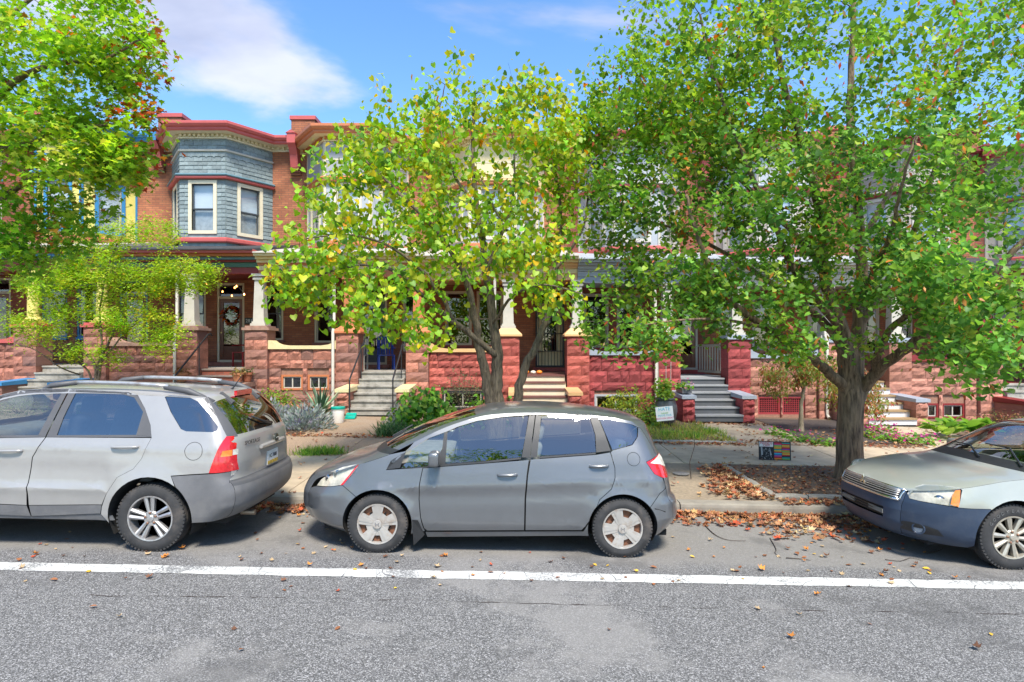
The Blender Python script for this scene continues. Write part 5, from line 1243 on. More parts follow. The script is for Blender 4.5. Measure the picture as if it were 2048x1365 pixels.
    wp = [hl[0]] + edge[0:] + [(.62, .95), (.6, .7), (.6, .25), (.36, .25)] + aF(-5, aa) + [bl_[2], bl_[1], bl_[0]] + [hl[7], hl[6], hl[5], hl[4], hl[3], hl[2], hl[1]]
    c.panel('front_wing', body, wp, inset=.002)
    fb = c.Ep(0, 5) + [c.Ep(5, 6)[2], hl[0], hl[11], hl[10], hl[9], bl_[0], bl_[1], bl_[2]] + aF(aa, 196) + [(-.4, .19), (-.55, .19)]
    c.panel('front_bumper_corner', dark, fb, inset=.002)
    (fx, fz), = cv((835, 925))
    for sg in (-1, 1):
        ang = math.atan2(c.hw(fx + .03, fz) - c.hw(fx - .03, fz), .06)
        o = MB().lathe([(.062, .012), (.062, -.008), (.05, -.012), (.044, .0), (.04, .015), (.004, .02)], 24, 'Y').build('fog_lamp', dark, rt, smooth=True, angle=40, origin=(0, 0, 0)); o.location = (fx, sg * c.hw(fx, fz), fz); o.rotation_euler = (0, 0, -ang if sg < 0 else math.pi + ang)
        o2 = MB().lathe([(.042, -.002), (.02, .004), (.003, .005)], 20, 'Y').build('fog_lamp_glass', M_('fog_glass', (.1, .13, .17), rough=.1, coat=1), o, origin=(0, 0, 0)); o2.location = (0, 0, 0)
    c.panel('fog_lamp_recess', black_plastic, cv((625,905),(690,860),(760,868),(900,905),(1000,940),(1050,998),(960,985),(800,960)), off=.002, inset=0)
    c.panel('front_door', body, [(.62, .95), (1.62, .95), (1.6, .25), (.61, .25)]); c.panel('rear_door', body, [(1.63, .95), (2.6, .96), (2.6, .72)] + aR(100, 178) + [(1.61, .25)])
    c.panel('rear_wing', body, [(2.61, .97)] + c.Ep(18, 24) + [(3.2, .24)] + aR(-5, 100) + [(2.61, .72)])
    c.panel('door_glass', car_glass, [(.75, .965), (1.02, 1.2), (1.2, 1.3), (1.6, 1.33), (1.6, .965)], off=-.004); c.panel('door_glass', car_glass, [(1.66, .965), (1.66, 1.33), (2.05, 1.31), (2.35, 1.2), (2.55, .97)], off=-.004)
    c.panel('window_frame', black_plastic, [(.42, .955), (.62, 1.1), (.9, 1.26), (1.1, 1.32), (1.45, 1.355), (1.9, 1.355), (2.25, 1.305), (2.5, 1.19), (2.75, 1.0), (2.7, .955)], hole=[(.78, .97), (1.03, 1.2), (1.2, 1.29), (1.6, 1.32), (2.05, 1.3), (2.34, 1.19), (2.53, .975)], inset=0)
    c.panel('inner_body', shut, [(-.6,.25)] + aF(195, 0) + [(.5,.25),(2.3,.25)] + aR(180, -8) + [(3.4,.3),(3.5,.6),(3.4,.85),(2.5,.9),(.3,.86),(-.3,.75),(-.7,.55)], off=-.06, inset=0, step=.05)
    c.liners(.373, hz); c.floor(-.7, 3.4, .66, .17, .24)
    for x in (0, 2.75):
        for sg in (-1, 1): wheel(c, x, sg, .33, .205, dict(kind='alloy', rim=.212, n=10, w=(.014, .026), mat=M_('beige_alloy', (.5, .46, .38), rough=.4, metal=.55, var=.12, dirt=(.25, .16, .1), dscale=9, damt=.5)), .905, spin=.2)
    for sg in (-1, 1):
        pass
    wl = MB(); wl.tube([c.surf(46, -.75) + Vector((0, 0, .012)), c.surf(49, -.35) + Vector((0, 0, .025)), c.surf(49, .1) + Vector((0, 0, .025))], [.012, .01, .006], 6); wl.build('wiper', black_plastic, rt)
    wl = MB(); wl.tube([c.surf(46, -.1) + Vector((0, 0, .012)), c.surf(48, .3) + Vector((0, 0, .025)), c.surf(48, .72) + Vector((0, 0, .025))], [.012, .01, .006], 6); wl.build('wiper', black_plastic, rt)
    seats(c, [(1.3, .42, (-.38, .38), False)], seat_cloth); rbox('dashboard', seat_cloth, rt, (.6, 0, .84), (.5, 1.4, .2), .08)
    mirror(c, .72, .97, body, (.12, .2, .14))
    # sidewall lettering on the near front wheel
    for k, ch in enumerate('GOODYEAR'):
        a = R(150 - k * 11)
        text('tyre_lettering', ch, .045, M_('tyre_letter', (.13, .13, .13), rough=.8), Matrix.Translation((.268 * math.cos(a), -.907, .322 + .268 * math.sin(a))) @ Matrix.Rotation(-(a - math.pi / 2), 4, 'Y') @ Matrix.Rotation(R(90), 4, 'X'), rt, extrude=.0015)
    return c
sal = saloon()

# ================================================================ TREES AND LEAVES
RNG = np.random.default_rng(11)
HEART = (np.array([(0,.04,0),(.36,-.1,.07),(.52,.22,.11),(.36,.62,.07),(0,1,-.08),(-.36,.62,.07),(-.52,.22,.11),(-.36,-.1,.07),(0,.3,0),(0,.65,-.01)]),
         [(0,1,2,8),(8,2,3,9),(9,3,4),(0,8,6,7),(8,9,5,6),(9,4,5)])
OVAL = (np.array([(0,0,0),(.28,.3,.05),(.3,.6,.05),(0,1,-.05),(-.3,.6,.05),(-.28,.3,.05),(0,.5,-.01)]), [(0,1,6),(1,2,6),(2,3,6),(0,6,5),(6,4,5),(6,3,4)])
MAPLE = (np.array([(0,.0,0),(.2,.12,.0),(.5,.08,.04),(.33,.33,.02),(.52,.55,.05),(.2,.52,.02),(0,1,-.05),(-.2,.52,.02),(-.52,.55,.05),(-.33,.33,.02),(-.5,.08,.04),(-.2,.12,.0),(0,.36,-.02)]),
         [(12,i,i+1) for i in range(0, 11)] + [(12, 11, 0)])
SLIVER = (np.array([(0,0,0),(.2,.45,.03),(0,1,0),(-.2,.45,.03)]), [(0,1,2),(0,2,3)])
def unit(v): return v / np.maximum(np.linalg.norm(v, axis=-1, keepdims=True), 1e-9)
def leaf_frames(n, droop, spread, rng, facing=None):
    """tip directions and normals: droop 0 = flat, 1 = hanging"""
    th = rng.uniform(0, 2 * np.pi, n); d = np.stack([np.cos(th), np.sin(th), -droop * rng.uniform(.5, 1.6, n) + rng.normal(0, .15, n)], 1); d = unit(d)
    up = np.stack([rng.normal(0, spread, n), rng.normal(0, spread, n), np.ones(n)], 1)
    if facing is not None: up = up + facing
    x = unit(np.cross(d, up)); nz_ = np.cross(x, d)
    return x, d, nz_
def leaf_mesh(name, shape, P, X, D, N, S, COL, mat):
    T, F = shape; n, k = len(P), len(T)
    V = (P[:, None, :] + S[:, None, None] * (T[None, :, 0:1] * X[:, None, :] + T[None, :, 1:2] * D[:, None, :] + T[None, :, 2:3] * N[:, None, :])).reshape(-1, 3)
    tri = []; 
    for f in F:
        tri.append(f[:3]);
        if len(f) == 4: tri.append((f[0], f[2], f[3]))
    tri = np.array(tri); L = (tri[None] + (np.arange(n) * k)[:, None, None]).reshape(-1)
    me = bpy.data.meshes.new(name); nf = n * len(tri)
    me.vertices.add(len(V)); me.vertices.foreach_set('co', V.astype(np.float32).ravel())
    me.loops.add(len(L)); me.loops.foreach_set('vertex_index', L.astype(np.int32))
    me.polygons.add(nf); me.polygons.foreach_set('loop_start', np.arange(0, nf * 3, 3, dtype=np.int32)); me.polygons.foreach_set('loop_total', np.full(nf, 3, dtype=np.int32))
    me.polygons.foreach_set('use_smooth', np.ones(nf, dtype=bool))
    me.update(calc_edges=True)
    ca = me.color_attributes.new('Col', 'FLOAT_COLOR', 'POINT')
    c4 = np.concatenate([np.repeat(COL, k, axis=0), np.ones((n * k, 1))], 1).astype(np.float32); ca.data.foreach_set('color', c4.ravel())
    me.materials.append(mat); return me
def palette(n, cols, wts, rng, jit=.18):
    i = rng.choice(len(cols), n, p=np.array(wts) / sum(wts)); c = np.array(cols)[i]
    return np.clip(c * rng.normal(1, jit, (n, 1)) * rng.normal(1, .06, (n, 3)), .005, 1)
leafm = leaf_mat('leaf')
def bark_mat(name, c, d, scale=1.0):
    m, n, l, b = newmat(name)
    t = n.new('ShaderNodeTexCoord'); mp = n.new('ShaderNodeMapping'); mp.inputs['Scale'].default_value = (22 * scale, 22 * scale, 3.2 * scale); l.new(t.outputs['Object'], mp.inputs[0])
    nz_ = n.new('ShaderNodeTexNoise'); nz_.inputs['Scale'].default_value = 1; nz_.inputs['Detail'].default_value = 7; nz_.inputs['Roughness'].default_value = .65; nz_.inputs['Distortion'].default_value = .4; l.new(mp.outputs[0], nz_.inputs['Vector'])
    cr_ = n.new('ShaderNodeValToRGB'); cr_.color_ramp.elements[0].position = .36; cr_.color_ramp.elements[0].color = (*d, 1); cr_.color_ramp.elements[1].position = .64; cr_.color_ramp.elements[1].color = (*c, 1); l.new(nz_.outputs['Fac'], cr_.inputs[0])
    l.new(cr_.outputs[0], b.inputs['Base Color']); b.inputs['Roughness'].default_value = .9
    bp = n.new('ShaderNodeBump'); bp.inputs['Strength'].default_value = .9; bp.inputs['Distance'].default_value = .03; l.new(nz_.outputs['Fac'], bp.inputs['Height']); l.new(bp.outputs[0], b.inputs['Normal'])
    return m
bark = bark_mat('linden_bark', (.3, .205, .125), (.075, .05, .033)); bark2 = bark_mat('redbud_bark', (.23, .18, .12), (.055, .043, .03), 1.6); twigm = M_('twig_bark', (.05, .036, .026), rough=.85, var=.3, scale=20)
def ridged(tree, pts, radf, name, n=56, rows=60, amp=.06):
    """trunk with deep vertical ridges"""
    P = crom([tuple(p) for p in pts], 12); P = [Vector(p) for p in P]; m = len(P); rr_ = random.Random(3); mb = MB(); ph = [rr_.uniform(0, 6.28) for _ in range(8)]
    for i, p in enumerate(P):
        t = i / (m - 1); r = radf(t)
        for k in range(n):
            a = 2 * math.pi * k / n; h = p.z
            rd = sum(math.sin(a * f + ph[j] + h * (.7 + .5 * j) + .8 * math.sin(h * 3.1 + ph[j])) / (1 + j * .35) for j, f in enumerate((9, 13, 17, 23))); rd = abs(rd) ** .7 * (1 if rd > 0 else -1)
            but = .10 * max(0, 1 - t * 5) * math.sin(a * 5 + 1.3)
            q = r * (1 + amp * .5 * rd + but); mb.V.append((p.x + q * math.cos(a), p.y + q * math.sin(a), p.z))
    mb.F = [(i*n+k, i*n+(k+1) % n, (i+1)*n+(k+1) % n, (i+1)*n+k) for i in range(m-1) for k in range(n)]
    mb.build(name, tree.bark, tree.root, smooth=True, origin=P[0])
    for i in range(m // 2, m): tree.N.append(P[i]); tree.Rd.append(radf(i / (m - 1)))
def bez(P, n=4): return [Vector(p) for p in crom([tuple(p) for p in P], n)]
class Tree:
    def __init__(s, name, label, base, bark_, group='street and garden trees', seed=1):
        s.root = thing(name, label, 'tree', base, group=group); s.bark = bark_; s.N = []; s.Rd = []; s.rng = np.random.default_rng(seed); s.tw = MB(); s.tips = []
    def limb(s, pts, r0, r1, name='limb', n=10, flare=0.0, jit=.02):
        P = bez(pts, 5); m = len(P); rad = []
        for i in range(m):
            t = i / (m - 1); r = r0 + (r1 - r0) * t ** .8
            if flare: r *= 1 + flare * math.exp(-t * m / 2.2)
            rad.append(r)
        rr_ = random.Random(int(r0 * 1e4) + m)
        P2 = [p + Vector((rr_.uniform(-jit, jit), rr_.uniform(-jit, jit), 0)) * (1 if 0 < i < m - 1 else 0) for i, p in enumerate(P)]
        MB().tube(P2, rad, n).build(name, s.bark, s.root, smooth=True, origin=P2[0])
        for i in range(len(P2)):
            if i > 1: s.N.append(P2[i]); s.Rd.append(rad[i])
        return P2
    def fill(s, blobs, sag=.08, rmax=.016, hollow=.25, steps=3, bend=.3):
        """clusters in ellipsoids (centre, radii, count), each joined by a curved twig to the nearest wood"""
        Q = []
        for (c, rad, k) in blobs:
            v = unit(s.rng.normal(size=(k, 3))); rr_ = s.rng.uniform(hollow, 1, (k, 1)) ** .5
            Q.append(np.array(c) + v * rr_ * np.array(rad))
        Q = np.concatenate(Q); N = np.array([tuple(v) for v in s.N]); Rr = np.array(s.Rd)
        d = np.min(np.linalg.norm(Q[:, None] - N[None], axis=2), 1); Q = Q[np.argsort(d)]
        cap = len(N) + len(Q) * (steps + 1); A = np.zeros((cap, 3)); A[:len(N)] = N; B = np.zeros(cap); B[:len(N)] = Rr; m = len(N)
        for q in Q:
            dd = np.linalg.norm(A[:m] - q, axis=1) + np.maximum(0, A[:m, 2] - q[2]) * .35; j = int(np.argmin(dd)); p = A[j]; L_ = np.linalg.norm(q - p)
            if L_ < .03: continue
            mid = (p + q) / 2 + s.rng.normal(0, .10 * L_, 3) + np.array([0, 0, bend * .3 * L_]); r0 = min(B[j] * .7, .0045 + .0095 * L_, rmax); r1 = max(.0018, r0 * .35)
            pts = []
            for t in np.linspace(0, 1, steps + 2): pts.append((1-t)**2 * p + 2*t*(1-t) * mid + t*t * q)
            s.tw.tube(pts, list(np.linspace(r0, r1, len(pts))), 4 if r0 < .012 else 6, cap=False)
            for a, t in zip(pts[1:], np.linspace(0, 1, steps + 2)[1:]):
                A[m] = a; B[m] = r0 + (r1 - r0) * t; m += 1
            s.tips.append((np.array(pts), L_))
        return s
    def leaves(s, per, shape, size, cols, wts, droop=.5, spread=.5, off=.1, jit=.2, facing=None, colf=None, singles=0, along=.55, name='crown', mat=None):
        P = []; K = []
        for ci, (pts, L_) in enumerate(s.tips):
            k = int(s.rng.poisson(per)) if per < 2 else max(2, int(s.rng.poisson(per)))
            t = s.rng.uniform(1 - along, 1.04, k); f = t * (len(pts) - 1); i = np.clip(f.astype(int), 0, len(pts) - 2); w_ = (f - i)[:, None]; K.append(np.full(k, ci))
            P.append(pts[i] * (1 - w_) + pts[i + 1] * w_ + s.rng.normal(0, off, (k, 3)))
        P = np.concatenate([p for p in P if len(p)]); n = len(P); X, D, N = leaf_frames(n, droop, spread, s.rng, facing)
        K = np.concatenate(K); S = size * s.rng.uniform(.5, 1.25, n) * s.rng.uniform(.85, 1.15, len(s.tips))[K]; COL = palette(n, cols, wts, s.rng, jit * .7)
        cc_ = palette(len(s.tips), cols, wts, s.rng, jit)[K] * s.rng.normal(1, .1, (n, 1)); same = s.rng.random(n) < .6; COL[same] = np.clip(cc_[same], .005, 1)
        if colf: COL = colf(P, COL, s.rng)
        s.nleaf = n; m_ = mat or leafm
        if singles:                                   # the leaves that show largest are objects of their own
            px = CXP + FOC * P[:, 0] / np.maximum(P[:, 1], .3); py = CYP - FOC * (P[:, 2] - CAM_H) / np.maximum(P[:, 1], .3)
            ok = (px > 10) & (px < 2038) & (py > 10) & (py < 1340) & (P[:, 1] > 2)
            sc_ = np.where(ok, S / P[:, 1] * (.35 + np.abs(N[:, 1])), 0); idx = np.argsort(-sc_)[:singles]
            var = []; kc = 10; cid = np.argsort(np.argsort(COL[idx].sum(1))) * kc // len(idx)
            for c in range(kc):
                mc = COL[idx][cid == c].mean(0)[None] if (cid == c).any() else COL[:1]
                var.append(leaf_mesh('leaf', shape, np.zeros((1, 3)), np.array([[1., 0, 0]]), np.array([[0., 1, 0]]), np.array([[0., 0, 1]]), np.ones(1), mc, m_))
            base = WL[s.root.name]
            for i, c in zip(idx, cid):
                o = bpy.data.objects.new('leaf', var[c]); C.objects.link(o); o.parent = s.root
                M = Matrix(((X[i][0], D[i][0], N[i][0]), (X[i][1], D[i][1], N[i][1]), (X[i][2], D[i][2], N[i][2]))).to_4x4()
                o.matrix_local = Matrix.Translation(Vector(P[i]) - base) @ M @ Matrix.Diagonal((S[i], S[i], S[i], 1))
            keep = np.ones(n, bool); keep[idx] = False; P, X, D, N, S, COL = P[keep], X[keep], D[keep], N[keep], S[keep], COL[keep]
        b = np.array(WL[s.root.name]); o = link(name, leaf_mesh(name, shape, P - b, X, D, N, S, COL, m_), s.root, WL[s.root.name]); tag(o, kind='stuff'); return s
    def done(s):
        o = s.tw.build('twigs', twigm, s.root, smooth=True, origin=WL[s.root.name])
        if o: tag(o, kind='stuff')
        return s.root
def blob(px, py, d, rx, ry, rd, k): return (tuple(at(px, py, d)), (rx * d / FOC, rd, ry * d / FOC), k)

# ---- redbud with several stems behind the hatchback
b0 = Vector((-.25, 10.0, zg(-.25, 10)))
T = Tree('redbud_tree', 'multi-stemmed redbud with yellow-green heart leaves behind the grey hatchback', b0, bark2, seed=4)
T.limb([(-.18, 10, b0.z - .05), at(998, 830, 10), at(992, 770, 10), at(994, 700, 9.95), at(985, 630, 9.9), at(972, 540, 9.8), at(955, 420, 9.9), at(945, 300, 10), at(950, 190, 10.1)], .14, .018, 'trunk', flare=.25)
T.limb([(-.3, 10, b0.z - .05), at(985, 840, 9.95), at(972, 760, 9.9), at(958, 690, 9.8), at(946, 620, 9.6), at(925, 540, 9.4), at(870, 460, 9.3), at(800, 390, 9.3), at(730, 320, 9.4)], .11, .014, 'trunk', flare=.2)
T.limb([(.05, 10.15, b0.z - .05), at(1034, 820, 10.1), at(1046, 745, 10.1), at(1075, 685, 10.1), at(1098, 620, 10.2), at(1112, 540, 10.3), at(1122, 440, 10.5), at(1108, 330, 10.6), at(1092, 210, 10.6)], .095, .014, 'trunk', flare=.2)
T.limb([at(990, 712, 9.9), at(940, 668, 9.7), at(890, 632, 9.5), at(845, 590, 9.3), at(800, 548, 9.0), at(735, 530, 8.8), at(655, 545, 8.6), at(590, 575, 8.5)], .055, .009)
T.limb([at(905, 640, 9.55), at(860, 560, 9.5), at(790, 500, 9.3), at(700, 470, 9.1), at(600, 480, 9.0)], .035, .008)
T.limb([at(972, 540, 9.8), at(1010, 450, 10), at(1030, 360, 10.2), at(1020, 250, 10.3)], .04, .009)
T.limb([at(955, 420, 9.9), at(905, 340, 9.9), at(880, 250, 10), at(890, 170, 10)], .03, .008)
T.limb([at(1100, 610, 10.2), at(1060, 520, 9.8), at(1000, 440, 9.5), at(960, 350, 9.4)], .035, .008)
T.limb([at(1112, 540, 10.3), at(1160, 470, 10.4), at(1175, 380, 10.5), at(1150, 260, 10.6)], .03, .008)
T.limb([at(985, 650, 9.9), at(1030, 590, 9.3), at(1090, 570, 8.8), at(1170, 590, 8.5)], .03, .007)
T.fill([blob(940, 300, 10.0, 235, 170, 1.7, 210), blob(1085, 240, 10.5, 105, 105, 1.1, 77), blob(760, 400, 9.5, 165, 130, 1.5, 125), blob(650, 500, 9.0, 110, 110, 1.1, 70), blob(590, 565, 8.7, 60, 60, .8, 28),
        blob(760, 600, 9.0, 150, 85, 1.1, 70), blob(950, 490, 9.5, 190, 110, 1.6, 133), blob(1080, 430, 10.1, 110, 150, 1.4, 91), blob(1110, 585, 9.2, 85, 55, 1.0, 30), blob(840, 670, 9.0, 70, 45, .7, 16), blob(720, 320, 9.6, 60, 70, .8, 36), blob(1130, 330, 10.3, 60, 120, 1.0, 56), blob(840, 270, 9.8, 120, 90, 1.0, 70)], rmax=.014, hollow=.1)
RB = [(.3, .52, .035), (.2, .43, .03), (.44, .55, .03), (.65, .5, .02), (.62, .28, .03), (.11, .26, .035)]
def rb_col(P, c, rng):
    z = (P[:, 2] - 3) / 4; yel = rng.random(len(P)) < np.clip(.06 + .42 * z, .04, .5); gold = np.array([(.5, .46, .025)]) * rng.uniform(.6, 1.15, (len(P), 1)); c[yel] = .35 * c[yel] + .65 * gold[yel]; return c
T.leaves(12, HEART, .086, RB, [5, 4, 3, .9, .3, 1.2], droop=.9, spread=.8, off=.10, facing=np.array([0, -.5, .1]), colf=rb_col, singles=290, along=.7); redbud = T; T.done()

# ---- the big linden on the right
b0 = Vector((5.3, 9.8, zg(5.3, 9.8)))
T = Tree('linden_tree', 'large linden with ridged trunk and dark green leaves in the leafy tree pit', b0, bark, seed=7)
ridged(T, [(5.29, 9.8, b0.z - .06), at(1700, 930, 9.8), at(1699, 880, 9.8), at(1701, 830, 9.8), at(1704, 775, 9.8), at(1704, 730, 9.8), at(1704, 670, 9.8)], lambda t: (.182 + .075 * math.exp(-t * 9)) * (1 if t < .62 else 1 - .75 * (t - .62) / .38), 'trunk')
T.limb([at(1700, 800, 9.8), at(1691, 720, 9.8), at(1682, 660, 9.75), at(1662, 600, 9.7), at(1650, 540, 9.6), at(1640, 420, 9.5), at(1600, 280, 9.4), at(1560, 130, 9.3), at(1540, -20, 9.3)], .155, .03, n=14)
T.limb([at(1707, 800, 9.8), at(1715, 700, 9.85), at(1722, 600, 9.9), at(1722, 480, 10), at(1708, 330, 10), at(1700, 170, 10), at(1712, -60, 10.1)], .14, .035, n=14)
T.limb([at(1706, 815, 9.8), at(1685, 772, 9.75), at(1645, 735, 9.6), at(1590, 695, 9.4), at(1530, 655, 9.2), at(1465, 605, 9.0), at(1420, 540, 8.8), at(1392, 465, 8.7), at(1372, 390, 8.7)], .1, .02, n=12)
T.limb([at(1686, 690, 9.75), at(1640, 640, 10.0), at(1570, 585, 10.3), at(1480, 525, 10.6), at(1380, 470, 10.8), at(1290, 440, 11)], .085, .015, n=10)
T.limb([at(1702, 830, 9.8), at(1724, 782, 9.75), at(1762, 735, 9.5), at(1815, 695, 9.1), at(1875, 650, 8.7), at(1950, 580, 8.3), at(2030, 500, 8.0), at(2120, 400, 7.8)], .115, .03, n=12)
T.limb([at(1748, 745, 9.6), at(1762, 690, 9.3), at(1800, 640, 8.8), at(1880, 600, 8.0), at(1980, 590, 7.2), at(2060, 600, 6.8)], .07, .014, n=10)
T.limb([at(1718, 650, 9.85), at(1780, 560, 9.8), at(1840, 430, 9.7), at(1890, 260, 9.6), at(1930, 40, 9.6)], .075, .02, n=10)
T.limb([at(1680, 655, 9.75), at(1600, 560, 9.2), at(1540, 430, 8.9), at(1480, 300, 8.8), at(1430, 160, 8.8), at(1400, 30, 8.9)], .065, .015, n=10)
T.limb([at(1650, 540, 9.6), at(1560, 440, 10.2), at(1450, 330, 10.6), at(1340, 230, 10.8), at(1260, 130, 11)], .055, .012, n=8)
T.limb([at(1722, 480, 10), at(1800, 350, 10.8), at(1860, 200, 11.2), at(1900, 60, 11.4)], .06, .014, n=8)
T.limb([at(1700, 620, 9.7), at(1740, 560, 8.9), at(1780, 470, 8.0), at(1800, 380, 7.4), at(1830, 280, 7.0)], .05, .012, n=8)
T.limb([at(1530, 655, 9.2), at(1450, 640, 8.7), at(1370, 640, 8.3), at(1290, 650, 8.1)], .03, .008, n=8)
T.fill([blob(1640, 120, 9.8, 420, 230, 2.8, 420), blob(1330, 330, 10.0, 170, 230, 1.7, 230), blob(1280, 170, 10.4, 110, 170, 1.3, 90), blob(1500, 360, 8.9, 190, 170, 1.4, 140), blob(1800, 380, 8.4, 230, 210, 1.8, 190), blob(1960, 250, 8.6, 150, 260, 1.8, 150),
        blob(1330, 570, 9.4, 130, 75, 1.3, 90), blob(1290, 680, 8.6, 80, 55, .8, 32), blob(1480, 600, 8.9, 120, 90, 1.0, 65), blob(1600, 500, 9.2, 120, 120, 1.3, 70), blob(1820, 590, 8.2, 170, 70, 1.1, 70), blob(1960, 640, 7.4, 90, 80, .9, 45), blob(1600, 690, 8.8, 90, 40, .7, 24), blob(1930, 730, 7.3, 70, 55, .6, 22), blob(1190, 640, 9.6, 40, 60, .6, 12), blob(1225, 360, 10.6, 75, 210, 1.0, 100), blob(1180, 250, 10.8, 40, 110, .7, 24), blob(1450, 180, 9.6, 200, 170, 1.8, 120), blob(1740, 690, 8.9, 60, 30, .5, 8), blob(1985, 690, 6.5, 75, 75, .5, 26), blob(1900, 540, 6.9, 130, 70, .6, 40)], rmax=.03, hollow=.1)
LD = [(.16, .34, .045), (.22, .42, .05), (.1, .24, .04), (.32, .49, .055), (.42, .52, .07), (.6, .2, .035)]
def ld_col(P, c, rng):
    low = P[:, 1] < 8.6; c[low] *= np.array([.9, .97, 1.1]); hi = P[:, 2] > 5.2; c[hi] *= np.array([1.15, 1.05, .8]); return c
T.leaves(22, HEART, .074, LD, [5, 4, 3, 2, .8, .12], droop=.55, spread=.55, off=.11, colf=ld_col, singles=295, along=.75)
T.leaves(1.2, SLIVER, .1, [(.62, .25, .06), (.6, .14, .05), (.5, .33, .12)], [3, 2, 2], droop=1.6, spread=1, off=.1, name='bracts', along=.5); linden = T; T.done()

# ---- maple reaching in from the left
b0 = Vector((-9.6, 8.95, zg(-9.6, 8.95)))
T = Tree('maple_tree', 'maple branch mass with green leaves turning red at the tips, above the white car', b0, bark, seed=9)
T.limb([(-9.6, 8.95, b0.z - .05), (-9.58, 8.95, 1.5), (-9.5, 8.9, 3.0), (-9.4, 8.8, 5), (-9.3, 8.7, 8)], .2, .06, 'trunk', n=16, flare=.3)
T.limb([(-9.5, 8.9, 3.0), at(-120, 480, 8.6), at(0, 400, 8.4), at(90, 345, 8.2), at(200, 330, 8.0), at(290, 310, 7.9)], .07, .01, n=8)
T.limb([(-9.5, 8.9, 2.6), at(-130, 560, 8.6), at(-20, 505, 8.4), at(60, 470, 8.3), at(120, 450, 8.2)], .05, .01, n=8)
T.limb([(-9.45, 8.85, 3.9), at(-100, 350, 8.4), at(0, 190, 8.0), at(100, 130, 7.8), at(200, 120, 7.6), at(280, 80, 7.5)], .07, .01, n=8)
T.limb([(-9.4, 8.8, 4.6), at(-80, 150, 8.4), at(20, 30, 8.2), at(120, -40, 8.2), at(220, -60, 8.2)], .06, .01, n=8)
T.limb([at(-60, 300, 8.3), at(40, 290, 8.1), at(130, 260, 7.9), at(220, 250, 7.8), at(300, 240, 7.7)], .04, .008, n=8)
T.fill([blob(60, 120, 7.9, 200, 150, 1.4, 210), blob(210, 110, 7.7, 100, 90, .8, 85), blob(240, 30, 8.0, 65, 50, .7, 36), blob(120, 310, 8.0, 170, 110, 1.2, 170), blob(235, 320, 7.9, 75, 55, .6, 60), blob(290, 235, 7.7, 28, 25, .3, 12), blob(60, 460, 8.3, 120, 70, .9, 90), blob(-100, 250, 8.4, 150, 300, 1.3, 110), blob(25, 530, 8.3, 90, 40, .6, 24)], rmax=.012, hollow=.1)
MP = [(.26, .49, .035), (.38, .55, .04), (.17, .37, .03), (.5, .55, .06), (.55, .2, .03), (.45, .07, .03)]
def mp_col(P, c, rng):
    px = CXP + FOC * P[:, 0] / P[:, 1]; py = CYP - FOC * (P[:, 2] - CAM_H) / P[:, 1]
    tip = np.clip((px - 245) / 110, 0, 1) * .4 + np.clip(.5 - np.abs(py - 215) / 60, 0, .4) * (px > 200); r = rng.random(len(P)) < tip
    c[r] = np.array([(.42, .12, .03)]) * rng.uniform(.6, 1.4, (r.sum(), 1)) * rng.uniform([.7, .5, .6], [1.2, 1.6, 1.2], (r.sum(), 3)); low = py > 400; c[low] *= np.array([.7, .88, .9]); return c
T.leaves(20, MAPLE, .088, MP, [5, 4, 3, 1.6, .2, .1], droop=.5, spread=.5, off=.10, colf=mp_col, singles=280, along=.8); T.done()

# ---- small yellow-green maple in the garden on the left
b0 = gp(198, 772); b0.y = 14.7; b0.x = (198 - CXP) * 14.7 / FOC; b0.z = zg(b0.x, b0.y)
T = Tree('ornamental_maple', 'small spreading ornamental maple with feathery yellow-green leaves behind the white car', b0, bark2, seed=13)
for (pp, r) in (([(190,775),(200,720),(215,690),(235,645),(250,600),(290,560),(340,530),(400,520)], .04), ([(195,775),(190,730),(165,700),(140,660),(130,610),(140,570),(160,520)], .045), ([(190,775),(195,740),(230,690),(270,650),(310,630),(360,640)], .03), ([(185,775),(170,735),(110,710),(60,670),(20,640)], .03), ([(195,775),(205,700),(200,620),(215,540),(240,480),(280,440)], .035), ([(160,750),(120,735),(70,700),(30,690)], .02), ([(140,640),(100,590),(60,560),(10,560)], .02)):
    T.limb([at(x, y, 14.7 + .25 * math.sin(x * .05)) for x, y in pp], r, .008, 'trunk' if r > .036 else 'limb', n=8, jit=.01)
T.fill([blob(250, 560, 14.5, 170, 55, .8, 150), blob(380, 545, 14.4, 70, 40, .5, 46), blob(120, 580, 14.5, 110, 60, .7, 70), blob(300, 470, 14.6, 90, 40, .6, 42), blob(250, 640, 14.4, 130, 40, .6, 70), blob(80, 650, 14.4, 100, 45, .6, 50), blob(180, 500, 14.6, 70, 60, .6, 46), blob(330, 680, 14.4, 60, 30, .4, 26), blob(180, 710, 14.4, 80, 20, .4, 26)], rmax=.008, hollow=.1)
T.leaves(62, SLIVER, .08, [(.3, .5, .03), (.4, .55, .04), (.22, .42, .03), (.6, .4, .03), (.5, .56, .05)], [5, 4, 3, .5, 2], droop=.35, spread=.6, off=.10, along=.85); T.done()

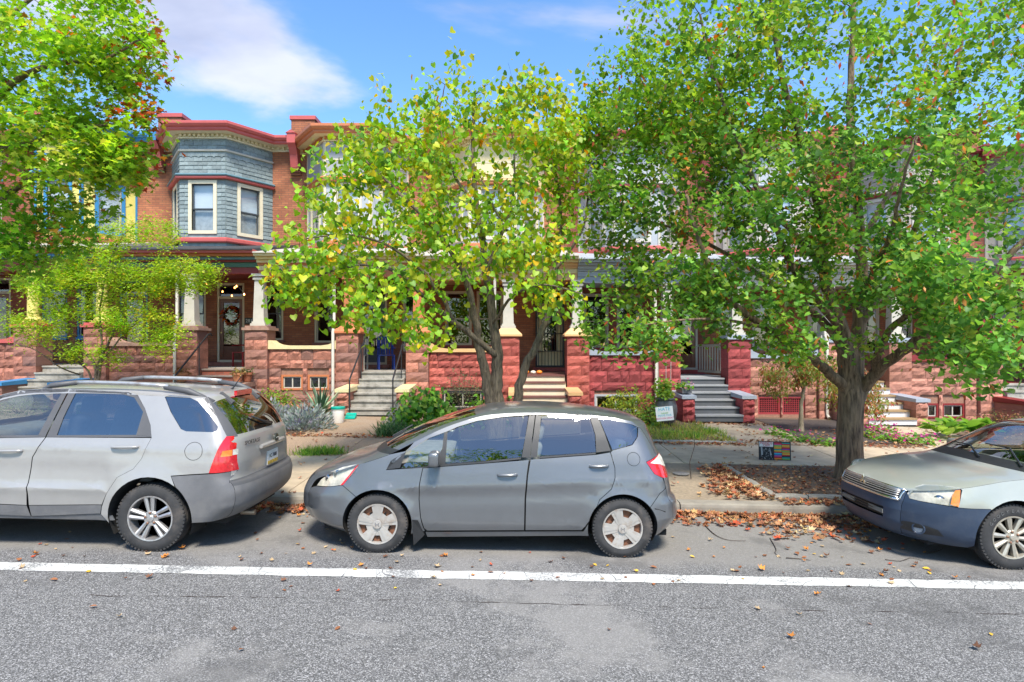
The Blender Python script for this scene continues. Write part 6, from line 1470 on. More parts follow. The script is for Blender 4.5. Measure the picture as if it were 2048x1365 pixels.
# ---- little weeping maple in the mulch bed
b0 = Vector((6.62, 14.35, zg(6.62, 14.35)))
T = Tree('weeping_maple', 'little weeping maple with thin pale trunk and reddish feathery leaves in the mulch bed', b0, bark_mat('pale_bark', (.4, .33, .22), (.16, .12, .08), 2), seed=17)
T.limb([(6.62, 14.35, b0.z - .03), at(1603, 820, 14.3), at(1606, 780, 14.3), at(1618, 750, 14.3)], .055, .03, 'trunk', n=10, flare=.3)
for pp in ([(1606,780),(1580,745),(1555,740),(1535,765)], [(1612,765),(1640,735),(1670,745),(1690,780)], [(1610,770),(1600,735),(1575,720)], [(1615,760),(1660,720),(1720,730),(1760,790)]): T.limb([at(x, y, 14.3) for x, y in pp], .018, .006, n=6)
T.fill([blob(1580, 745, 14.3, 70, 30, .5, 60), blob(1660, 745, 14.3, 70, 35, .5, 50), blob(1550, 770, 14.2, 35, 25, .3, 20), blob(1700, 790, 14.2, 60, 35, .4, 40), blob(1745, 810, 14.0, 35, 30, .3, 24)], rmax=.005)
T.leaves(34, SLIVER, .085, [(.35, .3, .06), (.22, .3, .05), (.5, .2, .08), (.42, .12, .06), (.3, .38, .08)], [3, 4, 2, 1.5, 2], droop=1.2, spread=.7, off=.08, along=.9); T.done()

# ---- trees on the far side of the street, behind the camera: seen only as reflections in glass and paint
for i, (x, y) in enumerate(((-10.5, -17), (-1.5, -17.5), (8.0, -16.5))):
    T = Tree('street_tree', 'leafy street tree on the opposite pavement, ' + ('behind the white car', 'opposite the grey hatchback', 'opposite the linden')[i], Vector((x, y, gz(x))), bark, group='trees across the street', seed=30 + i)
    T.limb([(x, y, gz(x)), (x + .1, y, 2.2), (x - .05, y, 6), (x, y + .1, 13)], .28, .06, 'trunk', flare=.3)
    for a in range(6): T.limb([(x, y, 2.8 + 1.1 * a), (x + math.cos(a * 1.3) * 1.6, y + math.sin(a * 1.3) * 1.4, 4.8 + 1.2 * a), (x + math.cos(a * 1.3) * 3.4, y + math.sin(a * 1.3) * 2.6, 6.8 + 1.4 * a)], .08, .015, n=6)
    T.fill([((x, y, 10.0), (4.8, 3.4, 6.6), 360)], rmax=.02, hollow=.2)
    T.leaves(13, SLIVER, .36, LD[:4], [4, 4, 2, 1], droop=.6, spread=.6, off=.3); T.done()

# ================================================================ GARDEN PLANTS
def plant(name, label, loc, group='garden plants'): return thing(name, label, 'plant', loc, group=group)
def foliage(root, P, shape, size, cols, wts, droop, spread, seed, facing=None, name='foliage', jit=.2, mat=None, up=None):
    rng = np.random.default_rng(seed); n = len(P); X, D, N = leaf_frames(n, droop, spread, rng, facing)
    if up is not None:
        D = unit(up + rng.normal(0, .25, (n, 3))); X = unit(np.cross(D, rng.normal(size=(n, 3)))); N = np.cross(X, D)
    S = size * rng.uniform(.55, 1.25, n); b = np.array(WL[root.name])
    o = link(name, leaf_mesh(name, shape, P - b, X, D, N, S, palette(n, cols, wts, rng, jit), mat or leafm), root, WL[root.name]); return tag(o, kind='stuff')
def dome(c, rad, n, seed, shell=.55, flat=0.0):
    rng = np.random.default_rng(seed); v = unit(rng.normal(size=(n, 3))); v[:, 2] = np.abs(v[:, 2]) - flat
    lump = 1 + .16 * np.sin(v[:, 0] * 7 + seed) * np.cos(v[:, 1] * 6 + v[:, 2] * 5)
    return np.array(c) + v * np.array(rad) * (lump * rng.uniform(shell, 1, n))[:, None]
def stems(root, c, rad, n, seed, r=.006):
    rng = random.Random(seed); mb = MB(); c = Vector(c)
    for i in range(n):
        a = rng.uniform(0, 6.28); q = rng.uniform(.3, .9); mb.tube([c + Vector((rng.uniform(-.05, .05), rng.uniform(-.05, .05), -.02)), c + Vector((math.cos(a) * rad[0] * q * .5, math.sin(a) * rad[1] * q * .5, rad[2] * .5)), c + Vector((math.cos(a) * rad[0] * q, math.sin(a) * rad[1] * q, rad[2] * .9))], [r, r * .7, r * .4], 4, cap=False)
    return tag(mb.build('stems', twigm, root), kind='stuff')
def G(px, d, dz=0): X = (px - CXP) * d / FOC; return Vector((X, d, zg(X, d) + dz))
def bush(name, label, px, d, rad, n, shape, size, cols, wts, seed, droop=.4, spread=.6, **k):
    c = G(px, d); r = plant(name, label, c); stems(r, c, rad, 14, seed); foliage(r, dome(c, rad, n, seed), shape, size, cols, wts, droop, spread, seed, **k); return r
GR = [(.13, .33, .035), (.2, .42, .04), (.07, .2, .03), (.3, .46, .05)]
bush('hydrangea_bush', 'rounded bright green hydrangea bush with broad leaves beside the concrete steps', 850, 13.7, (.82, .7, .98), 900, OVAL, .155, GR, [4, 4, 3, 1.5], 1, droop=.8, facing=np.array([0, -.6, .2]))
bush('hydrangea_bush', 'smaller bright green bush behind the redbud stems', 962, 14.2, (.45, .4, .72), 360, OVAL, .13, GR, [4, 4, 3, 1], 2, droop=.8, facing=np.array([0, -.6, .2]))
bush('leafy_shrub', 'dark green leafy shrub against the cheek wall of the cream steps', 1022, 14.6, (.3, .4, .62), 260, OVAL, .1, GR, [4, 2, 4, 1], 3)
bush('airy_shrub', 'thin airy grey-green shrub against the red stone porch wall', 925, 15.6, (.72, .5, 1.25), 700, OVAL, .055, [(.16, .21, .1), (.25, .3, .13), (.1, .14, .06), (.4, .3, .2)], [4, 3, 3, 1], 4)
bush('leafy_shrub', 'green shrub with orange-tinged leaves beside the white car tailgate', 545, 15.2, (.68, .6, .7), 1100, OVAL, .075, [(.2, .38, .04), (.3, .42, .05), (.1, .22, .04), (.5, .22, .06)], [4, 3, 3, .7], 5)
bush('leafy_shrub', 'yellow-green nandina shrub under the basement window of the grey-blue house', 1255, 15.4, (.75, .6, .85), 1200, SLIVER, .12, [(.42, .46, .05), (.3, .42, .05), (.16, .28, .05), (.5, .3, .05)], [4, 4, 2, .6], 6, droop=.6)
bush('leafy_shrub', 'mixed green shrub with orange flowers behind the white yard sign', 1300, 14.7, (.3, .4, .6), 420, SLIVER, .12, [(.15, .3, .05), (.3, .42, .06), (.6, .16, .04)], [4, 4, .4], 7)
bush('low_shrub', 'low reddish-brown shrub beyond the hostas by the pink stone wall', 2010, 14.8, (1.0, .6, .55), 800, OVAL, .06, [(.3, .12, .07), (.16, .2, .06), (.35, .22, .08)], [4, 3, 2], 8)
bush('low_shrub', 'low green ground cover beside the blue-capped concrete steps', 40, 14.8, (.9, .6, .4), 700, OVAL, .05, [(.16, .26, .06), (.3, .34, .1), (.4, .4, .25)], [4, 3, 1], 9)
# lavender: silver spikes
for i, (px, d, rx, n, lb) in enumerate(((612, 13.55, .62, 1500, 'silver-grey lavender mound beside the white bucket path'), (545, 13.9, .5, 900, 'silver-grey lavender mound half hidden by the white car tailgate'), (795, 14.0, .26, 320, 'small tuft of silver lavender at the foot of the concrete steps'))):
    c = G(px, d); r = plant('lavender', lb, c); P = dome(c, (rx, .5, .52), n, 20 + i, shell=.3); up = unit(P - np.array(c) + np.array([0, 0, .25]))
    foliage(r, P, SLIVER, .11, [(.34, .38, .36), (.45, .48, .46), (.22, .27, .22), (.3, .3, .36)], [4, 3, 3, 1], 0, 1, 20 + i, up=up)
# yucca: every blade a part
c = G(640, 14.7); yu = plant('yucca', 'spiky blue-green yucca under the orange-framed basement windows', c); rr = random.Random(4)
ym = [M_('yucca_green', (.13, .24, .13), rough=.5, var=.2), M_('yucca_pale', (.3, .38, .22), rough=.5, var=.2), M_('yucca_dark', (.06, .14, .08), rough=.5, var=.2)]
for i in range(64):
    a = rr.uniform(0, 6.283); el = rr.uniform(.15, 1.35); L_ = rr.uniform(.55, .95); d = Vector((math.cos(a) * math.cos(el), math.sin(a) * math.cos(el), math.sin(el))); s_ = Vector((-math.sin(a), math.cos(a), 0)); sag = Vector((0, 0, -.22 * (1.4 - el) * L_ * rr.random()))
    mb = MB(); pts = [c + Vector((0, 0, .12)) + d * (L_ * t) + sag * t * t for t in (0, .3, .65, 1)]; ws = (.02, .028, .022, .002)
    vs = []
    for p, w_ in zip(pts, ws): vs += [p - s_ * w_ + Vector((0, 0, w_ * .4)), p, p + s_ * w_ + Vector((0, 0, w_ * .4))]
    mb.add(vs, [(3*j+k, 3*j+k+1, 3*j+k+4, 3*j+k+3) for j in range(3) for k in range(2)]); mb.build('blade', ym[rr.choice((0, 0, 1, 2))], yu)
# hostas
for i, (px, d) in enumerate(((1885, 13.75), (1925, 13.9), (1965, 13.85))):
    c = G(px, d); h = plant('hosta', ('broad-leaved hosta beside the white steps', 'broad-leaved hosta in the middle of its clump behind the beige car roof', 'broad-leaved hosta next to the reddish shrub')[i], c, group='hosta clump'); rr = random.Random(50 + i)
    hv = [leaf_mesh('leaf', OVAL, np.zeros((1, 3)), np.array([[1., 0, 0]]), np.array([[0., 1, 0]]), np.array([[0., 0, 1]]), np.ones(1), np.array([col]), leafm) for col in ((.2, .4, .05), (.32, .48, .08), (.12, .28, .04))]
    for k in range(34):
        a = rr.uniform(0, 6.283); el = rr.uniform(-.1, .9); o = bpy.data.objects.new('leaf', rr.choice(hv)); C.objects.link(o); o.parent = h
        s_ = rr.uniform(.24, .36); r_ = rr.uniform(.02, .22); o.location = (math.cos(a) * r_, math.sin(a) * r_, .1 + rr.uniform(0, .25)); o.rotation_euler = (el, rr.uniform(-.4, .4), a - math.pi / 2); o.scale = (s_, s_, s_)
# grasses
def blades(root, P, L_, cols, wts, seed, w_=.06, lean=.5, name='blades'):
    rng = np.random.default_rng(seed); n = len(P); D = unit(np.stack([rng.normal(0, lean, n), rng.normal(0, lean, n), np.ones(n)], 1)); X = unit(np.cross(D, rng.normal(size=(n, 3)))); N = np.cross(X, D)
    T = (np.array([(-w_, 0, 0), (w_, 0, 0), (w_ * .7, .6, .03), (-w_ * .7, .6, .03), (0, 1, .14)]), [(0, 1, 2, 3), (3, 2, 4)])
    b = np.array(WL[root.name]); o = link(name, leaf_mesh(name, T, P - b, X, D, N, L_ * rng.uniform(.5, 1.25, n), palette(n, cols, wts, rng), leafm), root, WL[root.name]); return tag(o, kind='stuff')
def scatter(x0, x1, y0, y1, n, seed, dens=None):
    rng = np.random.default_rng(seed); x = rng.uniform(x0, x1, n); y = rng.uniform(y0, y1, n)
    if dens is not None: k = rng.random(n) < dens(x, y); x, y = x[k], y[k]
    return np.stack([x, y, [zg(a, b) for a, b in zip(x, y)]], 1)
rr = random.Random(6)
for i, (px, d) in enumerate(((770, 12.98), (800, 13.0), (832, 13.02), (862, 13.0), (895, 13.05), (785, 13.3))):
    c = G(px, d); r = plant('lilyturf', ('lilyturf tuft at the path corner, first of the dark grassy row', 'second lilyturf tuft of the dark grassy row', 'lilyturf tuft in front of the hydrangea', 'lilyturf tuft behind the grey bonnet', 'last lilyturf tuft of the row, by the windscreen', 'lilyturf tuft behind the corner tuft, beside the path')[i], c, group='lilyturf row'); rng = np.random.default_rng(60 + i)
    P = np.array(c) + rng.normal(0, 1, (260, 3)) * np.array([.1, .08, 0]); blades(r, P, .3, [(.06, .15, .05), (.13, .24, .08), (.3, .36, .18)], [4, 3, 1.3], 60 + i, w_=.03, lean=.75)
lawn = scatter(2.0, 4.7, 12.95, 15.1, 6500, 70, lambda x, y: np.clip(.55 + .5 * np.sin(x * 5) * np.cos(y * 4), .15, 1) * (x < 4.75 - (y - 12.9) * .1))
r = MB().box(2.3, 2.31, 13.5, 13.51, .1, .11).build('grass_patch', soil); tag(r, 'patchy yellowing grass in front of the white yard sign', 'grass', kind='stuff'); WL[r.name] = Vector((0, 0, 0)); bpy.data.objects.remove(r)
def loose(name, label, cat, me):
    o = bpy.data.objects.new(name, me); C.objects.link(o); WL[o.name] = Vector((0, 0, 0)); return tag(o, label, cat, kind='stuff')
def blade_me(P, L_, cols, wts, seed, w_, lean):
    rng = np.random.default_rng(seed); n = len(P); D = unit(np.stack([rng.normal(0, lean, n), rng.normal(0, lean, n), np.ones(n)], 1)); X = unit(np.cross(D, rng.normal(size=(n, 3)))); N = np.cross(X, D)
    T = (np.array([(-w_, 0, 0), (w_, 0, 0), (w_ * .7, .6, .03), (-w_ * .7, .6, .03), (0, 1, .14)]), [(0, 1, 2, 3), (3, 2, 4)])
    return leaf_mesh('grass', T, P, X, D, N, L_ * rng.uniform(.5, 1.25, n), palette(n, cols, wts, rng), leafm)
loose('grass', 'patchy yellowing grass in front of the white yard sign', 'grass', blade_me(lawn, .13, [(.42, .42, .08), (.3, .42, .07), (.5, .45, .16), (.15, .28, .05)], [4, 3, 2, 2], 71, .05, .6))
tuft = np.concatenate([np.array(gp(x, y)) + np.random.default_rng(int(x)).normal(0, 1, (220, 3)) * np.array([.12, .08, 0]) for x, y in ((1338, 872), (1385, 876), (1425, 868), (640, 908), (665, 908), (617, 910))])
loose('grass_tufts', 'bright green grass tufts in the lawn and in the pavement joint', 'grass', blade_me(tuft, .16, [(.2, .42, .05), (.35, .46, .07), (.1, .26, .04)], [4, 3, 2], 72, .04, .5))
# begonias: low green leaves with pink flowers
rng = np.random.default_rng(80); bi = 0
for (px, py) in ((1545, 862), (1575, 868), (1600, 876), (1630, 880), (1660, 884), (1735, 866), (1757, 872), (1782, 870), (1806, 878), (1832, 876), (1858, 882), (1748, 850), (1772, 856)):
    g0 = gp(px, py + 8); bi += 1
    r = plant('begonia', 'low begonia with pink flowers in the border ' + ('left of the linden trunk' if px < 1700 else 'between the linden trunk and the beige car'), g0, group='pink begonias ' + ('left' if px < 1700 else 'right') + ' of the linden'); n = 90
    foliage(r, dome(g0, (.3, .22, .2), n, 80 + bi, shell=.2), OVAL, .085, [(.14, .33, .05), (.22, .42, .06), (.4, .3, .06)], [4, 4, 1], .3, .6, 80 + bi)
    k = 5 if px < 1700 else 26
    foliage(r, dome(g0 + Vector((0, 0, .05)), (.3, .22, .22), k, 180 + bi, shell=.8), HEART, .05, [(.7, .06, .3), (.75, .16, .42), (.6, .04, .2)], [3, 2, 1], .1, 1.0, 180 + bi, name='flowers')

# ================================================================ THINGS ON PORCHES AND PATHS
teal = M_('teal_plastic', (.0, .36, .27), rough=.35); white_pl = M_('white_plastic', (.78, .76, .72), rough=.4, var=.06); terracotta = M_('terracotta', (.42, .17, .08), rough=.85, var=.2)
g0 = gp(676, 846); bk = thing('bucket', 'white plastic bucket with teal lid at the foot of the concrete steps', 'bucket', g0)
MB().lathe([(.125, 0), (.13, .01), (.148, .3), (.156, .3), (.156, .33), (.15, .33)], 28, c=g0).build('pail', white_pl, bk, smooth=True, angle=40)
MB().lathe([(.16, .315), (.163, .32), (.163, .365), (.155, .372), (.02, .374)], 28, c=g0).build('lid', teal, bk, smooth=True, angle=40)
g1 = gp(701, 838); MB().add([g1 + Vector(v) for v in ((-.12, -.1, .01), (.12, -.1, .01), (.12, .12, .03), (-.12, .12, .03), (-.12, -.1, .02), (.12, -.1, .02), (.12, .12, .13), (-.12, .12, .13))], [(0,3,2,1),(4,5,6,7),(0,1,5,4),(1,2,6,5),(2,3,7,6),(3,0,4,7)]).build('dustpan', teal)
tag(bpy.data.objects['dustpan'], 'teal plastic dustpan beside the bucket at the handrail foot', 'dustpan')
# yard signs
def board(root, c, w_, h_, tilt, yaw, roll=0.0): return Matrix.Translation(c) @ Matrix.Rotation(yaw, 4, 'Z') @ Matrix.Rotation(roll, 4, 'Y') @ Matrix.Rotation(tilt, 4, 'X')
def plate(name, M, x0, x1, z0, z1, y0, y1, mat, parent):
    mb = MB(); mb.add([M @ Vector(v) for v in ((x0,y0,z0),(x1,y0,z0),(x1,y1,z0),(x0,y1,z0),(x0,y0,z1),(x1,y0,z1),(x1,y1,z1),(x0,y1,z1))], [(0,3,2,1),(4,5,6,7),(0,1,5,4),(1,2,6,5),(2,3,7,6),(3,0,4,7)]); return mb.build(name, mat, parent)
ink = {n: M_('sign_' + n, c, rough=.45, var=.05) for n, c in dict(white=(.75, .75, .74), black=(.012, .012, .014), red=(.55, .02, .03), blue=(.02, .2, .5), teal=(.0, .3, .3), green=(.2, .45, .1), orange=(.75, .25, .02), yellow=(.7, .5, .05), purple=(.2, .05, .35), cyan=(.05, .45, .6), pink=(.6, .08, .25), grey=(.35, .36, .38)).items()}
c = gp(1550, 921) + Vector((0, 0, .0)); sg_ = thing('yard_sign', 'black yard sign with red HANDS OFF heading and rows of coloured stripes', 'sign', c)
M0 = board(sg_, c, .6, .34, R(-8), 0, R(2.2))
W2 = .29; plate('board', M0, -W2, W2, .0, .335, 0, .006, ink['black'], sg_)
plate('white_heading', M0, -W2 + .012, -.03, .235, .322, -.0025, -.0005, ink['white'], sg_)
RX = Matrix.Rotation(R(90), 4, 'X')
text('heading_lettering', 'HANDS', .066, ink['red'], M0 @ Matrix.Translation((-.155, -.0045, .3)) @ RX, sg_); text('heading_lettering', 'OFF!', .062, ink['red'], M0 @ Matrix.Translation((-.15, -.0045, .256)) @ RX, sg_)
pm = MB(); rr = random.Random(2)
for i in range(46):
    a = rr.uniform(-1, 1); z = rr.uniform(.01, .2); x = -.155 + a * (.03 + .09 * (1 - z / .25)); s_ = rr.uniform(.006, .014); pm.add([M0 @ Vector(v) for v in ((x, -.002, z), (x + s_, -.002, z + .004), (x + s_ * .4, -.002, z + s_ * 1.8))], [(0, 1, 2)])
for sx in (-.235, -.075): pm.add([M0 @ Vector(v) for v in ((sx - .012, -.002, .08), (sx + .02, -.002, .09), (sx + (.01 if sx < -.15 else -.02), -.002, .23), (sx - .02, -.002, .23))], [(0, 1, 2, 3)])
tag(pm.build('pale_print', ink['grey'], sg_), kind='stuff')
cl1 = ['red', 'pink', 'green', 'yellow', 'orange', 'teal', 'yellow', 'red', 'cyan', 'blue', 'pink', 'red', 'orange']; cl2 = ['teal', 'red', 'yellow', 'orange', 'red', 'purple', 'orange', 'green', 'orange', 'yellow', 'red', 'black', 'teal', 'green']
for cols, x0, x1 in ((cl1, -.012, .122), (cl2, .13, .268)):
    h_ = .3 / len(cols)
    for i, cn in enumerate(cols): plate('stripe', M0, x0, x1, .318 - h_ * (i + 1) + .002, .318 - h_ * i - .002, -.003, -.0005, ink[cn], sg_)
for x in (-.18, .18): MB().tube([M0 @ Vector((x, .012, .2)), M0 @ Vector((x, .02, -.06))], .004, 6).build('stake', iron, sg_)
c = G(1331, 14.1, .0); s2 = thing('yard_sign', 'small white yard sign lettered HATE in blue, leaning in the shrubs', 'sign', c); M1 = board(s2, c + Vector((0, 0, .24)), .4, .3, R(-6), R(4), R(-5))
plate('board', M1, -.2, .2, 0, .32, 0, .006, ink['white'], s2)
for tx, z, s_, cn in (('HATE', .26, .11, 'cyan'), ('never', .175, .075, 'green'), ('MADE OUR', .12, .06, 'cyan'), ('NATION GREAT', .055, .055, 'pink')): text('lettering', tx, s_, ink[cn], M1 @ Matrix.Translation((0, -.003, z)) @ RX, s2)
for x in (-.12, .12): MB().tube([M1 @ Vector((x, .012, .2)), M1 @ Vector((x, .02, -.28))], .004, 6).build('stake', iron, s2)
# urn with climbing plant
c = G(1331, 15.0); ur = thing('urn_planter', 'large dark glazed urn planter beside the charcoal steps', 'planter', c)
MB().lathe([(.16, 0), (.2, .03), (.25, .16), (.28, .32), (.27, .46), (.23, .56), (.235, .6), (.26, .62), (.25, .64), (.2, .62), (.18, .55)], 32, c=c).build('urn', M_('dark_glaze', (.085, .085, .088), rough=.4, var=.3, scale=4, coat=.3), ur, smooth=True, angle=50)
foliage(ur, dome(c + Vector((-.05, 0, .62)), (.35, .3, .62), 260, 91, shell=.3), OVAL, .12, [(.3, .45, .06), (.42, .48, .08), (.16, .32, .05)], [4, 3, 2], .6, .7, 91)
for x in (-.14, .02, .12): MB().tube([c + Vector((x, .02, .55)), c + Vector((x * 1.2, .05, 1.5))], .008, 6).build('stake', white_trim, ur)
c = Vector((XLk(4) + 2.6, 15.7, zg(XLk(4) + 2.6, 15) + .75)); zb4 = gz(XLk(4) + HW / 2)
c = Vector((XLk(4) + 2.61, 15.9, zb4 + 1.085)); fp = thing('flower_box', 'trough of pink flowers on the grey-capped cheek wall of the charcoal steps', 'planter', c)
MB().box(c.x - .12, c.x + .12, c.y - .3, c.y + .3, c.z, c.z + .12).build('trough', dgr, fp); foliage(fp, dome(c + Vector((0, 0, .1)), (.26, .36, .24), 160, 92, shell=.3), OVAL, .08, GR, [3, 4, 2, 2], .5, .7, 92); foliage(fp, dome(c + Vector((0, 0, .12)), (.26, .36, .26), 26, 93, shell=.8), HEART, .055, [(.7, .1, .35), (.75, .3, .5)], [2, 2], .1, 1, 93, name='flowers')
# flower pots on the low wall of the slate-bay house
zb1 = gz(XLk(1) + HW / 2)
def pot(px, d, zc_, r, label, mat, plantc=None, h_=.24):
    c = Vector(((px - CXP) * d / FOC, d, zc_)); p = thing('flower_pot', label, 'pot', c)
    MB().lathe([(r * .68, 0), (r * .95, h_ * .75), (r * 1.08, h_ * .76), (r * 1.1, h_), (r * .98, h_), (r * .9, h_ * .85)], 24, c=c).build('pot', mat, p, smooth=True, angle=35)
    MB().lathe([(r * .95, h_ * .86), (.01, h_ * .88)], 16, c=c).build('soil', soil, p)
    if plantc: foliage(p, dome(c + Vector((0, 0, h_ * .8)), (r * 1.5, r * 1.5, .22), 120, int(px), shell=.3), OVAL, .07, plantc, [1] * len(plantc), .5, .7, int(px))
    return p
zc1 = zb1 + 1.1
pot(475, 16.05, zc1, .13, 'terracotta flower pot on the low wall below the wreath door', terracotta, [(.4, .28, .1), (.3, .3, .1)])
pot(494, 16.3, zc1, .14, 'reddish flower pot with dry plants beside the terracotta pot', M_('rust_pot', (.3, .1, .05), rough=.8, var=.3), [(.18, .13, .06), (.12, .18, .06)])
pot(364, 16.2, zc1, .15, 'orange flower pot at the handrail of the slate-bay house', terracotta, [(.3, .16, .05)])
# wreath, number plate
fx = XLk(1) + 2.185; zz = zb1 + ZF; wr = thing('door_wreath', 'red and orange autumn wreath hanging on the glazed door', 'wreath', (fx, YF + .05, zz + 1.62)); rng = np.random.default_rng(5); a = rng.uniform(.35 * np.pi, 2.65 * np.pi, 170)
P = np.stack([fx + (.24 + rng.normal(0, .025, 170)) * np.cos(a), YF + .0 + rng.normal(0, .02, 170), zz + 1.62 + (.26 + rng.normal(0, .025, 170)) * np.sin(a)], 1); foliage(wr, P, SLIVER, .13, [(.6, .1, .02), (.7, .25, .03), (.4, .03, .02), (.2, .2, .03)], [4, 3, 2, 1], .5, 1, 95)
MB().tube([(fx + .23 * math.cos(t), YF + .05, zz + 1.62 + .25 * math.sin(t)) for t in np.linspace(0, 6.283, 29)], .014, 6, cap=False).build('ring', twigm, wr)
c = Vector((XLk(1) + 2.82, YF - .012, zz + 1.42)); npl = thing('number_plate', 'dark house number plate reading 2812 beside the wreath door', 'sign', c); MB().box(c.x - .18, c.x + .18, c.y - .012, c.y + .01, c.z - .1, c.z + .1).build('plaque', M_('plaque_dark', (.05, .06, .05), rough=.5), npl)
text('number_lettering', '2812', .15, ink['white'], Matrix.Translation((c.x, c.y - .0135, c.z)) @ RX, npl)
# string of small lit bulbs under the red porch beam
sl = thing('string_lights', 'string of small glowing orange bulbs under the dark red porch beam', 'lights', (XLk(1) + 3.3, YP + .7, zb1 + 3.9)); em, n_, l_, b_ = newmat('bulb_glow'); b_.inputs['Emission Color'].default_value = (1, .35, .08, 1); b_.inputs['Emission Strength'].default_value = 3; pts = []
for i in range(7):
    t = i / 6; p = Vector((XLk(1) + 2.6 + 1.5 * t, YP + .75 + .5 * math.sin(i), zb1 + 3.78 - .28 * math.sin(t * 3.14 * 1.7) ** 2 - .1 * t)); pts.append(p); MB().lathe([(.004, -.04), (.018, -.028), (.022, -.01), (.012, .01), (.006, .02)], 10, c=p).build('bulb', em, sl, smooth=True)
MB().tube([p + Vector((0, 0, .02)) for p in pts], .003, 4).build('cable', iron, sl)
# porch furniture
def chair(name, label, x, y, z, mat, rz, slat=True, s=1.0):
    t = thing(name, label, 'chair', (x, y, z), local=True, rot=(0, 0, rz))
    for sx in (-.22, .22):
        for sy, hh in ((-.22, .44), (.22, .95)): MB().bar((sx * s, sy * s, 0), (sx * s, sy * s * (1.1 if sy > 0 else 1), hh), .04, .04).build('leg', mat, t)
        MB().bar((sx * s, -.24 * s, .64), (sx * s, .24 * s, .66), .06, .03).build('armrest', mat, t)
    for i in range(5): MB().box(-.22 * s, .22 * s, (-.24 + i * .095) * s, (-.165 + i * .095) * s, .42, .445).build('seat_slat', mat, t)
    for i in range(6): MB().box((-.2 + i * .075) * s, (-.155 + i * .075) * s, .225 * s, .245 * s, .46, .95).build('back_slat', mat, t)
    MB().box(-.23 * s, .23 * s, .22 * s, .25 * s, .93, .99).build('top_rail', mat, t); return t
zb2 = gz(XLk(2) + HW / 2)
chair('porch_chair', 'white slatted armchair on the porch behind the concrete steps', -4.55, 18.5, zb2 + ZF, white_trim, 0)
chair('porch_chair', 'blue wooden chair on the porch at the head of the concrete steps', -3.75, 18.6, zb2 + ZF, paint('navy_paint', (.015, .05, .3)), .3)
chair('porch_chair', 'red wooden chair beside the wreath door', XLk(1) + 2.98, 18.9, zb1 + ZF, paint('chair_red', (.35, .02, .02)), -.5)
# pumpkins on the top step of the cream steps
zb3 = gz(XLk(3) + HW / 2)
for i, (x, r_, mt) in enumerate(((XLk(3) + 2.9, .085, 'orange'), (XLk(3) + 3.1, .07, 'white'), (XLk(3) + 3.27, .075, 'orange'))):
    c = Vector((x, YP + .55, zb3 + ZF)); pk_ = thing('pumpkin', ('small orange pumpkin at the pier end of the top cream step', 'small white pumpkin between the two orange ones', 'small orange pumpkin next to the white pumpkin')[i], 'pumpkin', c, group='pumpkins on the cream steps'); mb = MB(); V = []; nn = 24
    for j in range(9):
        ph = math.pi * j / 8 - math.pi / 2
        for k in range(nn):
            a = 2 * math.pi * k / nn; q = r_ * math.cos(ph) * (1 + .09 * abs(math.cos(a * 4))) + .002; V.append((c.x + q * math.cos(a), c.y + q * math.sin(a), c.z + r_ * .75 * (1 + math.sin(ph))))
    mb.add(V, [(j*nn+k, j*nn+(k+1) % nn, (j+1)*nn+(k+1) % nn, (j+1)*nn+k) for j in range(8) for k in range(nn)]); mb.build('rind', M_('pumpkin_' + mt, (.75, .24, .03) if mt == 'orange' else (.7, .66, .55), rough=.5, var=.15), pk_, smooth=True); MB().tube([c + Vector((0, 0, r_ * 1.4)), c + Vector((.01, 0, r_ * 1.9))], [.012, .008], 6).build('stalk', twigm, pk_)
# iron gate over the cream door, white baluster gate on the charcoal steps' porch
x0, x1 = XLk(3) + 3.26, XLk(3) + 4.16; z0 = zb3 + ZF + .13; gt = thing('security_gate', 'black iron security gate over the cream door', 'gate', ((x0 + x1) / 2, YF - .03, z0)); mb = MB(); ff = lambda u, z, d: (u, YF - .06 + d, z); frame_ring(mb, ff, x0, x1, z0, z0 + 2.05, .05, 0, .04); mb.build('gate_frame', iron, gt)
for i in range(1, 9):
    x = x0 + (x1 - x0) * i / 9; MB().tube([(x, YF - .04, z0 + .05), (x, YF - .04, z0 + 2.0)], .009, 6).build('bar', iron, gt)
for z in (.5, 1.05, 1.55): MB().bar((x0 + .05, YF - .05, z0 + z), (x1 - .05, YF - .05, z0 + z), .02, .03).build('cross_bar', iron, gt)
MB().box((x0 + x1) / 2 - .05, (x0 + x1) / 2 + .05, YF - .075, YF - .055, z0 + .68, z0 + .78).build('lock_plate', iron, gt)
a = Vector((XLk(4) + 3.0 + .75, 18.9, 0)); gt = thing('baluster_gate', 'white baluster gate across the porch of the grey-blue house', 'gate', (a.x, a.y, zb4 + ZF))
p0, p1 = Vector((XLk(4) + 4.0, 19.3, zb4 + ZF)), Vector((XLk(4) + 4.55, 17.6, zb4 + ZF))
for z in (.1, .88): MB().bar(p0 + Vector((0, 0, z)), p1 + Vector((0, 0, z)), .05, .07).build('rail', white_trim, gt)
for i in range(14):
    p = p0.lerp(p1, (i + .5) / 14); MB().box(p.x - .016, p.x + .016, p.y - .016, p.y + .016, p.z + .12, p.z + .85).build('baluster', white_trim, gt)

